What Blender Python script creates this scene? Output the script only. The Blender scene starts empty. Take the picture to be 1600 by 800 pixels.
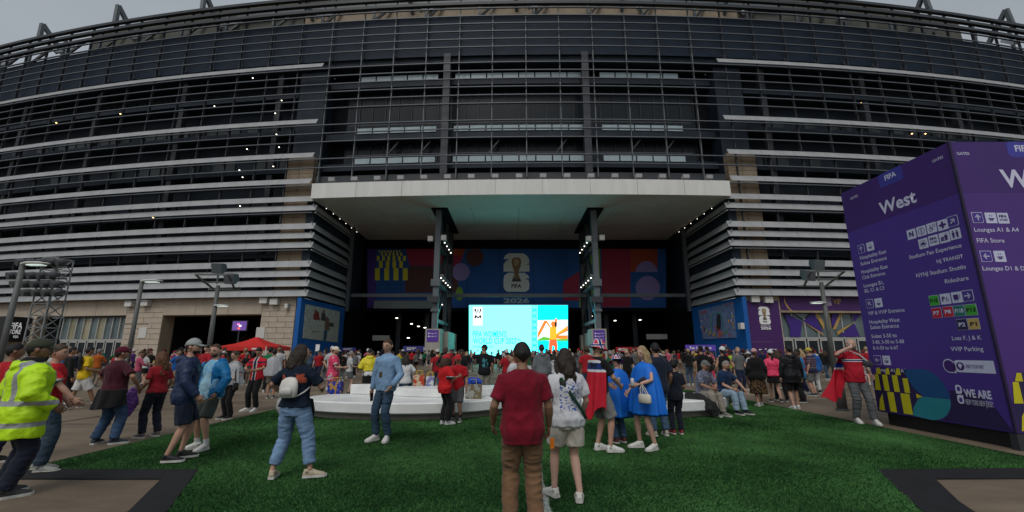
import bpy, math, random
import numpy as np
from mathutils import Vector, Matrix, Euler
random.seed(7); rng = np.random.default_rng(7)
sc = bpy.context.scene
COL = sc.collection
PI = math.pi
R = math.radians

# ---------------------------------------------------------------- camera
EYE = 1.6
PITCH = math.atan(150/682)
cam = bpy.data.cameras.new('camera'); camo = bpy.data.objects.new('camera', cam); COL.objects.link(camo)
cam.sensor_width = 36; cam.lens = 682/1600*36
cam.clip_start = 0.05; cam.clip_end = 5000
camo.location = (0, 0, EYE); camo.rotation_euler = (PI/2 + PITCH, 0, 0)
sc.camera = camo

# ---------------------------------------------------------------- sky, sun, exposure (overcast)
SUN_EL, SUN_AZ = R(50), R(200)           # soft sun behind the camera, veiled by cloud
w = bpy.data.worlds.new('World'); sc.world = w; w.use_nodes = True
nt = w.node_tree; nt.nodes.clear()
sky = nt.nodes.new('ShaderNodeTexSky'); sky.sky_type = 'NISHITA'; sky.sun_disc = False
sky.sun_elevation = SUN_EL; sky.sun_rotation = SUN_AZ; sky.dust_density = 4; sky.air_density = 1.2
hs = nt.nodes.new('ShaderNodeHueSaturation'); hs.inputs['Saturation'].default_value = 0.30
cl = nt.nodes.new('ShaderNodeTexNoise'); cl.inputs['Scale'].default_value = 2.2; cl.inputs['Detail'].default_value = 5
mp = nt.nodes.new('ShaderNodeMapping'); mp.inputs['Scale'].default_value = (1, 1, 3)
tc = nt.nodes.new('ShaderNodeTexCoord')
cr = nt.nodes.new('ShaderNodeMapRange'); cr.inputs['To Min'].default_value = 0.85; cr.inputs['To Max'].default_value = 1.12
gm = nt.nodes.new('ShaderNodeMix'); gm.data_type = 'RGBA'; gm.inputs[0].default_value = 0.75
gm.inputs[7].default_value = (2.0, 2.25, 2.5, 1)
mul = nt.nodes.new('ShaderNodeMix'); mul.data_type = 'RGBA'; mul.blend_type = 'MULTIPLY'; mul.inputs[0].default_value = 1
bg = nt.nodes.new('ShaderNodeBackground'); bg.inputs['Strength'].default_value = 0.12
wo = nt.nodes.new('ShaderNodeOutputWorld')
L = nt.links.new
L(sky.outputs[0], hs.inputs['Color']); L(hs.outputs[0], gm.inputs[6]); L(tc.outputs['Generated'], mp.inputs[0])
L(mp.outputs[0], cl.inputs['Vector']); L(cl.outputs['Fac'], cr.inputs['Value']); L(gm.outputs[2], mul.inputs[6])
L(cr.outputs[0], mul.inputs[7]); L(mul.outputs[2], bg.inputs['Color']); L(bg.outputs[0], wo.inputs['Surface'])
sl = bpy.data.lights.new('sun', 'SUN'); sl.energy = 0.68; sl.angle = R(28); sl.color = (1, 0.97, 0.93)
so = bpy.data.objects.new('sun', sl); COL.objects.link(so)
# light travels from the sun towards the stadium front
so.rotation_euler = Vector((-0.22*math.cos(SUN_EL), -0.97*math.cos(SUN_EL), math.sin(SUN_EL))).to_track_quat('Z', 'Y').to_euler()
sc.view_settings.view_transform = 'Standard'; sc.view_settings.look = 'None'
sc.view_settings.gamma = 1; sc.view_settings.use_curve_mapping = False
sc.view_settings.exposure = 0.42
sc.render.engine = 'CYCLES'
sc.cycles.use_denoising = True
sc.cycles.max_bounces = 6; sc.cycles.diffuse_bounces = 3; sc.cycles.glossy_bounces = 3
sc.cycles.transparent_max_bounces = 8
sc.cycles.caustics_reflective = False; sc.cycles.caustics_refractive = False

# ---------------------------------------------------------------- layout helpers
SP, CP = math.sin(PITCH), math.cos(PITCH)
def ray(x, y):
    u = (x-800)/682; v = (400-y)/682
    return Vector((u, CP-SP*v, SP+CP*v))
def at(x, y, Y):
    d = ray(x, y); t = Y/d.y
    return Vector((d.x*t, Y, EYE+d.z*t))
def G(x, y, z=0.0):
    d = ray(x, y); t = (z-EYE)/d.z
    return Vector((d.x*t, d.y*t, z))
def srgb(r, g, b):
    return tuple(((c/255)/12.92 if c <= 10 else (((c/255)+0.055)/1.055)**2.4) for c in (r, g, b))

# ---------------------------------------------------------------- materials
MATS = {}
def mat(name, col=(.5, .5, .5), rough=.6, var=.15, scale=6, bump=0, bscale=None, metal=0, spec=.4, emit=None, estr=1, objcol=False, alpha=1, stretch=None, sheen=0):
    if name in MATS: return MATS[name]
    m = bpy.data.materials.new(name); m.use_nodes = True; MATS[name] = m
    n = m.node_tree.nodes; l = m.node_tree.links.new
    b = n['Principled BSDF']
    b.inputs['Roughness'].default_value = rough; b.inputs['Metallic'].default_value = metal
    b.inputs['Specular IOR Level'].default_value = spec
    if sheen: b.inputs['Sheen Weight'].default_value = sheen
    t = n.new('ShaderNodeTexCoord'); mpn = n.new('ShaderNodeMapping'); l(t.outputs['Object'], mpn.inputs[0])
    if stretch: mpn.inputs['Scale'].default_value = stretch
    nz = n.new('ShaderNodeTexNoise'); nz.inputs['Scale'].default_value = scale; nz.inputs['Detail'].default_value = 6
    nz.inputs['Roughness'].default_value = .6
    l(mpn.outputs[0], nz.inputs['Vector'])
    mr = n.new('ShaderNodeMapRange'); mr.inputs['From Min'].default_value = .3; mr.inputs['From Max'].default_value = .7
    mr.inputs['To Min'].default_value = 1-var; mr.inputs['To Max'].default_value = 1+var
    l(nz.outputs['Fac'], mr.inputs['Value'])
    mx = n.new('ShaderNodeMix'); mx.data_type = 'RGBA'; mx.blend_type = 'MULTIPLY'; mx.inputs[0].default_value = 1
    l(mr.outputs[0], mx.inputs[7])
    if objcol:
        oi = n.new('ShaderNodeObjectInfo'); l(oi.outputs['Color'], mx.inputs[6])
    else:
        mx.inputs[6].default_value = (*col, 1)
    m['mixnode'] = mx.name
    l(mx.outputs[2], b.inputs['Base Color'])
    if bump:
        bn = n.new('ShaderNodeBump'); bn.inputs['Strength'].default_value = bump; bn.inputs['Distance'].default_value = .02
        nz2 = n.new('ShaderNodeTexNoise'); nz2.inputs['Scale'].default_value = bscale or scale*4; nz2.inputs['Detail'].default_value = 4
        l(mpn.outputs[0], nz2.inputs['Vector']); l(nz2.outputs['Fac'], bn.inputs['Height']); l(bn.outputs[0], b.inputs['Normal'])
    if emit:
        b.inputs['Emission Color'].default_value = (*emit, 1); b.inputs['Emission Strength'].default_value = estr
    if alpha < 1:
        b.inputs['Alpha'].default_value = alpha
    return m
def bands(name, base, bl, rough=.7, bump=.25, bscale=40, coord='Object'):
    """cloth or print with coloured bands: bl = [(axis, lo, hi, col, axis2, lo2, hi2 ...)]"""
    if name in MATS: return MATS[name]
    m = mat(name, base, rough, .12, 8, bump, bscale, spec=.25)
    n = m.node_tree.nodes; l = m.node_tree.links.new
    mx = n[m['mixnode']]
    t = n.new('ShaderNodeTexCoord'); sx = n.new('ShaderNodeSeparateXYZ'); l(t.outputs[coord], sx.inputs[0])
    prev = None; first = n.new('ShaderNodeRGB'); first.outputs[0].default_value = (*base, 1); prev = first.outputs[0]
    for bd in bl:
        col = bd[3]; fac = None
        rg = [(bd[0], bd[1], bd[2])] + [tuple(bd[i:i+3]) for i in range(4, len(bd), 3)]
        for ax, lo, hi in rg:
            g = n.new('ShaderNodeMath'); g.operation = 'GREATER_THAN'; l(sx.outputs['XYZ'.index(ax.upper())], g.inputs[0]); g.inputs[1].default_value = lo
            h = n.new('ShaderNodeMath'); h.operation = 'LESS_THAN'; l(sx.outputs['XYZ'.index(ax.upper())], h.inputs[0]); h.inputs[1].default_value = hi
            k = n.new('ShaderNodeMath'); k.operation = 'MULTIPLY'; l(g.outputs[0], k.inputs[0]); l(h.outputs[0], k.inputs[1])
            if fac is None: fac = k.outputs[0]
            else:
                k2 = n.new('ShaderNodeMath'); k2.operation = 'MULTIPLY'; l(fac, k2.inputs[0]); l(k.outputs[0], k2.inputs[1]); fac = k2.outputs[0]
        mm = n.new('ShaderNodeMix'); mm.data_type = 'RGBA'; l(fac, mm.inputs[0]); l(prev, mm.inputs[6]); mm.inputs[7].default_value = (*col, 1); prev = mm.outputs[2]
    l(prev, mx.inputs[6])
    return m

# ---------------------------------------------------------------- mesh helpers
class MB:
    def __init__(s): s.v = []; s.f = []
    def add(s, v, f):
        o = len(s.v); s.v.extend([tuple(p) for p in v]); s.f.extend([tuple(i+o for i in q) for q in f]); return s
    def box(s, lo, hi):
        x0, y0, z0 = lo; x1, y1, z1 = hi
        return s.add([(x0,y0,z0),(x1,y0,z0),(x1,y1,z0),(x0,y1,z0),(x0,y0,z1),(x1,y0,z1),(x1,y1,z1),(x0,y1,z1)],
                     [(0,3,2,1),(4,5,6,7),(0,1,5,4),(1,2,6,5),(2,3,7,6),(3,0,4,7)])
    def hexa(s, p):      # 8 points: bottom 4 then top 4
        return s.add(p, [(0,3,2,1),(4,5,6,7),(0,1,5,4),(1,2,6,5),(2,3,7,6),(3,0,4,7)])
    def beam(s, a, b, w=.1, h=None, up=(0,0,1)):
        a = Vector(a); b = Vector(b); d = (b-a).normalized(); h = h or w
        u = Vector(up)
        if abs(d.dot(u)) > .98: u = Vector((0,1,0))
        sx = d.cross(u).normalized()*w/2; sy = sx.cross(d).normalized()*h/2
        return s.hexa([a-sx-sy, a+sx-sy, a+sx+sy, a-sx+sy, b-sx-sy, b+sx-sy, b+sx+sy, b-sx+sy])
    def tube(s, pts, rad, n=10, cap=True, ref=(0,1,0)):
        """loft of ellipses along pts; rad scalar or (a,b); a along the ref-side axis"""
        pts = [Vector(p) for p in pts]; N = len(pts); o = len(s.v)
        pu = None
        for i, p in enumerate(pts):
            d = (pts[min(i+1,N-1)]-pts[max(i-1,0)])
            d = d.normalized() if d.length > 1e-9 else Vector((0,0,1))
            rf = Vector(ref) if pu is None else pu
            if abs(d.dot(rf)) > .97: rf = Vector((1,0,0)) if abs(d.x) < .9 else Vector((0,0,1))
            u = (rf - d*rf.dot(d)).normalized(); pu = u; v = d.cross(u)
            r = rad[i] if isinstance(rad, (list,tuple)) else rad
            ra, rb = r if isinstance(r, (list,tuple)) else (r, r)
            for k in range(n):
                t = 2*PI*k/n
                s.v.append(tuple(p + u*(ra*math.cos(t)) + v*(rb*math.sin(t))))
        for i in range(N-1):
            for k in range(n):
                a = o+i*n+k; b = o+i*n+(k+1)%n
                s.f.append((a, b, b+n, a+n))
        if cap:
            s.f.append(tuple(o+k for k in reversed(range(n)))); s.f.append(tuple(o+(N-1)*n+k for k in range(n)))
        return s
    def rings(s, rs, n=18, cap=True):
        """rs: list of (cx,cy,cz,hx,hy[,fn]) horizontal ellipses"""
        o = len(s.v)
        for r in rs:
            for k in range(n):
                t = 2*PI*k/n; q = r[5](t) if len(r) > 5 else 1
                s.v.append((r[0]+r[3]*q*math.cos(t), r[1]+r[4]*q*math.sin(t), r[2]))
        for i in range(len(rs)-1):
            for k in range(n):
                a = o+i*n+k; b = o+i*n+(k+1)%n
                s.f.append((a, b, b+n, a+n))
        if cap:
            s.f.append(tuple(o+k for k in reversed(range(n)))); s.f.append(tuple(o+(len(rs)-1)*n+k for k in range(n)))
        return s
    def prism(s, poly, z0, z1):
        n = len(poly)
        return s.add([(x,y,z0) for x,y in poly]+[(x,y,z1) for x,y in poly],
                     [tuple(reversed(range(n))), tuple(range(n,2*n))]+[(i,(i+1)%n,(i+1)%n+n,i+n) for i in range(n)])
    def mesh(s, name):
        m = bpy.data.meshes.new(name); m.from_pydata(s.v, [], s.f); m.update(); return m
def link(name, me, parent=None, material=None, smooth=False, inv=None):
    if material is not None and not me.materials: me.materials.append(material)
    if smooth:
        me.shade_smooth()
    o = bpy.data.objects.new(name, me); COL.objects.link(o)
    if parent is not None:
        o.parent = parent
        if inv is not None: o.matrix_parent_inverse = Matrix.Translation(-Vector(inv))
        elif 'org' in parent: o.matrix_parent_inverse = Matrix.Translation(-Vector(parent['org']))
    return o
def put(name, mb, material, parent=None, smooth=False):
    return link(name, mb.mesh(name), parent, material, smooth)
def tag(o, label, cat, group=None):
    o['label'] = label; o['category'] = cat
    if group: o['group'] = group
    return o
def thing(name, loc, label, cat, group=None, org=True):
    e = bpy.data.objects.new(name, None); COL.objects.link(e); e.location = loc; e.empty_display_size = .2
    tag(e, label, cat, group)
    if org: e['org'] = list(loc)
    return e
def struct(o): o['kind'] = 'structure'; return o
TMP = bpy.data.scenes.new('workbench')          # scratch scene, removed at the end
def bake(objs):
    vl = TMP.view_layers[0]; vl.update(); dg = vl.depsgraph
    out = [bpy.data.meshes.new_from_object(o.evaluated_get(dg)) for o in objs]
    for o in objs:
        d = o.data; bpy.data.objects.remove(o)
        (bpy.data.curves if isinstance(d, bpy.types.Curve) else bpy.data.meshes).remove(d)
    return out
_TX = {}
def text_mesh(body, bold=0):
    c = bpy.data.curves.new('t', 'FONT'); c.body = body; c.size = 1; c.offset = bold; c.resolution_u = 2
    o = bpy.data.objects.new('t', c); TMP.collection.objects.link(o)
    return bake([o])[0]
def text(body, o, rv, uv, material, parent, width=None, height=None, align='L', bold=.01, name='lettering', squash=None):
    """flat lettering: o = baseline start (L), end (R) or middle (C); rv/uv unit vectors of the face"""
    me = text_mesh(body, bold)
    n = len(me.vertices)
    if n == 0: return None
    co = np.empty(n*3); me.vertices.foreach_get('co', co); co = co.reshape(-1,3)
    x0, x1 = co[:,0].min(), co[:,0].max(); y1 = co[:,1].max()
    if width: k = width/(x1-x0)
    else: k = height/0.73
    ky = k
    if width and height: ky = height/0.73
    X = (co[:,0]-x0)*k; W = (x1-x0)*k
    if align == 'R': X -= W
    if align == 'C': X -= W/2
    Yv = co[:,1]*ky
    o = np.array(o); out = o + X[:,None]*np.array(rv) + Yv[:,None]*np.array(uv)
    me.vertices.foreach_set('co', out.ravel()); me.update(); me.name = name
    return link(name, me, parent, material)
def flat(name, pts, material, parent, thick=None, nv=None):
    """a thin printed/sheet polygon in world coords; thick extrudes along nv"""
    pts = [Vector(p) for p in pts]; n = len(pts); m = MB()
    if thick:
        q = [p+Vector(nv)*thick for p in pts]
        m.add(pts+q, [tuple(reversed(range(n))), tuple(range(n,2*n))]+[(i,(i+1)%n,(i+1)%n+n,i+n) for i in range(n)])
    else: m.add(pts, [tuple(range(n))])
    return put(name, m, material, parent)

# ================================================================ SETTING
m_conc = mat('paving', (.135, .098, .068), .75, .32, .35, .25, 9, spec=.35)
def tweak_paving():
    n = m_conc.node_tree.nodes; l = m_conc.node_tree.links.new; mx = n[m_conc['mixnode']]
    t = n.new('ShaderNodeTexCoord'); v = n.new('ShaderNodeTexNoise'); v.inputs['Scale'].default_value = .12; v.inputs['Detail'].default_value = 8; v.inputs['Roughness'].default_value = .7
    mpn = n.new('ShaderNodeMapping'); mpn.inputs['Scale'].default_value = (1, 2.6, 1); l(t.outputs['Object'], mpn.inputs[0]); l(mpn.outputs[0], v.inputs['Vector'])
    c = n.new('ShaderNodeValToRGB'); l(v.outputs['Fac'], c.inputs[0])
    c.color_ramp.elements[0].position = .34; c.color_ramp.elements[0].color = (.098, .073, .050, 1)
    c.color_ramp.elements[1].position = .68; c.color_ramp.elements[1].color = (.24, .186, .130, 1)
    l(c.outputs[0], mx.inputs[6])
tweak_paving()
# one big sheet of paving; expansion joints are thin dark sealed strips 4 mm proud
gm_ = MB(); gm_.box((-600, -400, -.5), (600, 900, 0)); struct(put('ground', gm_, m_conc))
GROUND = bpy.data.objects['ground']
m_joint = mat('joint_seal', (.035, .03, .026), .8)
for i, y in enumerate([-3, 1.5, 6.0, 10.5, 15.0, 19.5, 24.0, 28.5, 33.0, 37.5, 42.0]):
    j = MB(); j.box((-70, y-.02, .001), (-8.2, y+.02, .004)); put('expansion_joint', j, m_joint, GROUND)
    j = MB(); j.box((9.4, y+.6-.02, .001), (70, y+.6+.02, .004)); put('expansion_joint', j, m_joint, GROUND)
for x in (-24, -19.5, -15, -10.5, 12.5, 17, 21.5, 26):
    j = MB(); j.box((x-.02, -4, .005), (x+.02, 46, .008)); put('expansion_joint', j, m_joint, GROUND)

TURF = [(-6.8, 6.55), (-4.34, 6.53), (-3.54, 4.96), (-3.0, 3.4), (-2.9, -6), (3.5, -6), (3.6, 3.4), (4.19, 4.93), (5.05, 6.53), (8.0, 6.6), (8.0, 15), (7.5, 19.5), (-6.3, 19.5), (-6.7, 15)]
m_turf = mat('turf_base', (.012, .045, .015), .95, .4, 3, spec=.05)
tb = MB(); tb.prism(TURF, .001, .012)
struct(put('turf', tb, m_turf)); TURFO = bpy.data.objects['turf']
m_rub = mat('rubber', (.009, .009, .010), .75, .35, 4, .3, 60)
rb = MB()
def strip(mb, a, b, w, z0=.001, z1=.018):
    a = Vector((*a, 0)); b = Vector((*b, 0)); d = (b-a).normalized(); nrm = Vector((d.y, -d.x, 0))*w
    p = [a, b, b+nrm, a+nrm]
    mb.hexa([Vector((q.x, q.y, z0)) for q in p]+[Vector((q.x, q.y, z1)) for q in p])
def rstrip(a, b, w):
    mb = MB(); strip(mb, a, b, w); return put('rubber_edging', mb, m_rub, TURFO)
# ramp mats at the two near corners and slim trim along the long sides
def poly_part(name, pts, z0, z1, m, par):
    mb = MB(); mb.prism(pts, z0, z1); return put(name, mb, m, par)
poly_part('rubber_edging', [(-4.34, 6.53), (-6.8, 6.55), (-8.2, 6.56), (-8.2, 6.08), (-4.48, 6.07)], .002, .02, m_rub, TURFO)
poly_part('rubber_edging', [(-4.34, 6.535), (-4.485, 6.065), (-3.92, 4.93), (-3.35, 3.4), (-3.25, -6), (-2.9, -6), (-3.0, 3.4), (-3.54, 4.96)], .003, .022, m_rub, TURFO)
poly_part('rubber_edging', [(5.05, 6.53), (8.0, 6.6), (9.2, 6.62), (9.2, 6.14), (5.42, 6.08)], .002, .02, m_rub, TURFO)
poly_part('rubber_edging', [(5.05, 6.525), (5.425, 6.085), (4.85, 5.2), (4.55, 4.6), (4.1, 3.4), (4.0, -6), (3.5, -6), (3.6, 3.4), (4.19, 4.93)], .003, .022, m_rub, TURFO)
for a, b in (((8.0, 6.6), (8.0, 15)), ((8.0, 15), (7.5, 19.5)), ((7.5, 19.5), (-6.3, 19.5)), ((-6.3, 19.5), (-6.7, 15)), ((-6.7, 15), (-6.8, 6.55))):
    rstrip(b, a, .07)
# turf fibres
def inside(px, py, poly):
    r = np.zeros(len(px), bool); n = len(poly)
    for i in range(n):
        x0, y0 = poly[i]; x1, y1 = poly[(i+1) % n]
        c = ((y0 > py) != (y1 > py)) & (px < (x1-x0)*(py-y0)/(y1-y0+1e-12)+x0); r ^= c
    return r
m_blade = mat('turf_fibre', (.055, .150, .042), .75, .5, .8, spec=.12)
m_white_fib = mat('turf_fibre_white', (.70, .74, .70), .8, .25, 3, spec=.1)
def fibres(name, n, x0, x1, y0, y1, poly, material, wd, ht, excl=None):
    px = rng.uniform(x0, x1, n); py = y0 + (y1-y0)*rng.uniform(0, 1, n)
    k = inside(px, py, poly)
    if excl is not None: k &= ~excl(px, py)
    px, py = px[k], py[k]; n = len(px)
    a = rng.uniform(0, 2*PI, n); h = ht*rng.uniform(.6, 1.2, n)
    worn = np.sin(px*1.3+2*np.sin(py*.9))+np.sin(py*1.7+1.5*np.sin(px*.6))+.6*np.sin(px*4.1+py*2.7); h *= .82+.16*worn/2.6   # trodden patches
    lean = rng.normal(0, .018, (n, 2)) + np.array([.006, -.004])
    # pile lies in gently varying directions
    lean[:, 0] += .012*np.sin(px*2.1+py*.7); lean[:, 1] += .012*np.cos(py*1.7-px*.4)
    dx, dy = np.cos(a)*wd/2, np.sin(a)*wd/2
    v = np.empty((n, 3, 3)); v[:, 0] = np.stack([px-dx, py-dy, np.full(n, .010)], 1); v[:, 1] = np.stack([px+dx, py+dy, np.full(n, .010)], 1)
    v[:, 2] = np.stack([px+lean[:, 0], py+lean[:, 1], .010+h], 1)
    me = bpy.data.meshes.new(name); me.vertices.add(n*3); me.vertices.foreach_set('co', v.ravel())
    me.loops.add(n*3); me.loops.foreach_set('vertex_index', np.arange(n*3)); me.polygons.add(n)
    me.polygons.foreach_set('loop_start', np.arange(0, n*3, 3)); me.update(); me.validate()
    o = link(name, me, None, material); o['kind'] = 'stuff'; return o
LINE_X0, LINE_X1 = .27, .39
isline = lambda x, y: (x > LINE_X0) & (x < LINE_X1) & (y < 8.2)
o = fibres('turf_grass', 420000, -6.9, 8.1, 3.6, 9.5, TURF, m_blade, .009, .028, isline)
tag(o, 'bright green artificial grass pile nearest the camera', 'grass'); o['kind'] = 'stuff'
o = fibres('turf_grass', 300000, -6.9, 8.1, 9.5, 19.5, TURF, m_blade, .013, .032)
tag(o, 'green artificial grass pile around the white benches', 'grass'); o['kind'] = 'stuff'
o = fibres('pitch_line', 14000, LINE_X0, LINE_X1, 3.6, 8.2, TURF, m_white_fib, .010, .028)
tag(o, 'white pitch line running up the turf between the couple', 'line'); o['kind'] = 'stuff'

# ================================================================ STADIUM
CX, Y0, RAD = .8, 46.5, 330.0
SKEW = 6.0                                 # the facade is turned about one degree, right side nearer
CEN = Vector((CX+SKEW, Y0+RAD, 0))
def TH(s): return (s-SKEW)/RAD
def F(s, d, z):
    t = TH(s); r = RAD-d
    return Vector((CEN.x+r*math.sin(t), CEN.y-r*math.cos(t), z))
def fS(px, py, d=0.0):
    """(s, z) where the sight line through a photo pixel meets the facade layer at depth d"""
    dr = ray(px, py); r = RAD-d; ox, oy = -CEN.x, -CEN.y
    a = dr.x**2+dr.y**2; b = 2*(ox*dr.x+oy*dr.y); c = ox*ox+oy*oy-r*r
    t = (-b-math.sqrt(b*b-4*a*c))/(2*a)
    X, Y = dr.x*t, dr.y*t
    return math.atan2(X-CEN.x, CEN.y-Y)*RAD+SKEW, EYE+dr.z*t
ST = thing('stadium', (CX, Y0, 0), 'huge dark stadium with curved silver louvers and a deep entrance portal', 'stadium')
m_alu = mat('aluminium', (.32, .325, .33), .5, .16, .35, spec=.35, metal=.1, bump=.1, bscale=2)
m_bar = mat('bar_metal', (.105, .12, .138), .5, .1, .5, spec=.45, metal=.2)
m_fin = mat('fin_metal', (.13, .14, .15), .5, .1, 1, metal=.2)
m_find = mat('fin_metal_dark', (.045, .05, .058), .5, .1, 1, metal=.2)
m_dark = mat('dark_cladding', (.016, .025, .038), .5, .4, .3, spec=.25)
m_navy = mat('navy_cladding', (.012, .023, .042), .55, .25, .4, spec=.2)
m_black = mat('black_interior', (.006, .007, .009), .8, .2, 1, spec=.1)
m_glassd = mat('dark_glass', (.014, .020, .025), .25, .3, .6, spec=.25)
m_glassg = mat('green_glass', (.026, .034, .034), .25, .3, .6, spec=.4)
m_rail = mat('rail_glass', (.38, .48, .52), .2, .12, 1.5, spec=.6)  # pale tint stands in for sky reflected in the guard glass
m_steel = mat('painted_steel', (.10, .118, .13), .45, .12, 1, spec=.4)
m_steeld = mat('dark_steel', (.028, .032, .038), .5, .15, 1, spec=.4)
m_beige = mat('beige_stone', (.46, .385, .305), .8, .12, 1.2, .15, 30)
m_beige2 = mat('beige_panel', (.43, .36, .285), .8, .1, .7, .1, 20)
m_tan = mat('tan_cladding', (.30, .235, .165), .75, .15, .7)
m_olive = mat('roof_soffit', (.085, .085, .07), .8, .3, .4)
m_white = mat('white_panel', (.66, .66, .63), .55, .08, 1.2, spec=.4, stretch=(1, 1, .15))
m_soffit = mat('soffit_panel', (.60, .59, .56), .6, .08, .3)
m_blue = mat('blue_wall', (.008, .10, .36), .6, .1, .4, spec=.3)
m_lamp = mat('lit_lamp', (1, 1, 1), .5, emit=(1, .93, .8), estr=3)
m_lampw = mat('lit_lamp_warm', (1, .8, .5), .5, emit=(1, .55, .2), estr=5)
def arc(s0, s1, prof, step=3.0):
    """extrude a closed (d,z) profile along the facade arc"""
    n = max(1, int(abs(s1-s0)/step)); mb = MB(); k = len(prof)
    for i in range(n+1):
        s = s0+(s1-s0)*i/n
        for d, z in prof: mb.v.append(tuple(F(s, d, z)))
    for i in range(n):
        for j in range(k):
            a = i*k+j; b = i*k+(j+1) % k; mb.f.append((a, b, b+k, a+k))
    mb.f.append(tuple(range(k))); mb.f.append(tuple(n*k+j for j in reversed(range(k))))
    return mb
def abox(s0, s1, d0, d1, z0, z1, step=4.0):
    return arc(s0, s1, [(d0, z0), (d1, z0), (d1, z1), (d0, z1)], step)
SEG = {}
def arc_copy(key, name, build, s, z, material, parent=ST):
    """a facade piece shared by rotation about the arc's centre (mesh built round s=0, z=0)"""
    if key not in SEG:
        me = build().mesh(name)
        co = np.empty(len(me.vertices)*3); me.vertices.foreach_get('co', co); co = co.reshape(-1, 3); co -= np.array(CEN); me.vertices.foreach_set('co', co.ravel())
        me.materials.append(material); SEG[key] = me
    o = bpy.data.objects.new(name, SEG[key]); COL.objects.link(o); o.parent = parent
    if parent is ST: o.matrix_parent_inverse = Matrix.Translation(-Vector(ST['org']))
    o.location = CEN + Vector((0, 0, z)); o.rotation_euler = (0, 0, -s/RAD*1.0 if False else s/RAD)
    return o
PITCHZ = 1.1
ztop = 43.67
BIG = {6, 13, 17, 20, 22, 23, 25, 26, 27, 29, 30, 31, 32}
EDGE = 24.4
BLADE = [(.33, -.22), (.37, -.25), (-.02, -1.0), (-.07, -.99)]
BAR = [(.0, -.055), (.18, -.055), (.18, .045), (.0, .045)]
SEGL = 4.05
for k in range(33):
    z = ztop-PITCHZ*k
    if k in BIG:
        zz = z+.12
        for sd in (-1, 1):
            e0 = EDGE-(1.0 if k > 20 else 0)
            for i in range(10):
                arc_copy('blade', 'louver_blade', lambda: arc(-SEGL/2+.015, SEGL/2-.015, BLADE, 4.1), sd*(e0+SEGL*(i+.5)), zz, m_alu)
            a, b = e0+SEGL*10+.015, 165
            p = [(d, zz+q) for d, q in BLADE]
            put('louver_blade', arc(sd*a, sd*b, p, 3.5), m_alu, ST)
    else:
        p = [(d, z+q) for d, q in BAR]
        if k <= 19: put('louver_bar', arc(-165, 165, p, 3.5), m_bar, ST)
        else:
            for sd in (-1, 1): put('louver_bar', arc(sd*(EDGE-.6), sd*165, p, 3.5), m_bar, ST)
# heavier top rails
for z in (44.35, 45.4, 46.4):
    put('top_rail', arc(-165, 165, [(-.1, z-.2), (.35, z-.2), (.35, z+.18), (-.1, z+.18)], 3.5), m_steeld, ST)
# vertical fins that carry the louvers
FS = 4.1
for i in range(-39, 40):
    s = i*FS+.9
    lo = 21.2 if abs(s) < EDGE else 8.2
    arc_copy(('fin', lo), 'fin_post', lambda lo=lo: abox(-.05, .05, .30, .58, lo, 46.4), s, 0, m_fin if lo > 10 else m_find)
    if abs(s) < 60: arc_copy('bracket', 'fin_bracket', lambda: arc(-.05, .05, [(.5, 37.0), (1.0, 37.9), (1.0, 38.1), (.5, 37.4)]), s, 0, m_fin)
# dark solid band behind the top louvers, in bays
for i in range(-39, 40):
    arc_copy('parapet', 'parapet_panel', lambda: abox(-FS/2+.02, FS/2-.02, .9, 1.25, 37.6, 43.2), i*FS+.9+FS/2, 0, m_navy)
put('parapet_beam', abox(-165, 165, 1.25, 3.4, 36.9, 37.55), m_dark, ST)
# upper deck behind the rails: pale soffit slabs, beams, bright tube ends
put('upper_wall', abox(-66, 66, 3.6, 4.2, 38, 49.6), m_olive, ST); put('upper_wall', abox(-30, 30, 3.4, 3.6, 38, 47.2), m_tan, ST)
for sd in (-1, 1): put('upper_wall', abox(sd*66.02, sd*165, 3.6, 4.2, 38, 45.6), m_olive, ST)
put('seating_soffit', arc(-165, 165, [(4.3, 44.9), (13, 48.2), (13, 48.6), (4.3, 45.3)]), m_olive, ST)
m_pale = mat('pale_steel', (.5, .53, .55), .4, .1, 1, spec=.5)
for i in range(-11, 12):
    s = i*14.2-.2 + (0)
    A = F(s-.5, .6, 49.9 if abs(i) < 5 else 49.4); B = F(s-.2, .5, 46.4); C = F(s, 3.5, 46.2)
    fr = MB(); fr.beam(A, B, .42, .5); fr.beam(A, C, .42, .55); put('roof_frame', fr, m_steel, ST)
    be = MB(); be.beam(F(s+1.6, 1.6, 45.0), F(s+2.6, 3.3, 46.9), .5, .45); put('roof_tube', be, m_pale, ST)
for i in range(-23, 24):
    be = MB(); be.beam(F(i*7.1+2, 2.2, 43.3), F(i*7.1+2, 2.2, 47.6), .3); put('roof_post', be, m_steel, ST)
    be = MB(); be.beam(F(i*7.1+2, 2.2, 44.2), F(i*7.1+4.4, 3.3, 47.8), .28); put('roof_brace', be, m_steeld, ST)
put('roof_edge_beam', arc(-40, 36, [(3, 47.2), (3.7, 47.2), (3.7, 47.9), (3, 47.9)]), m_steel, ST)
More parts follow.
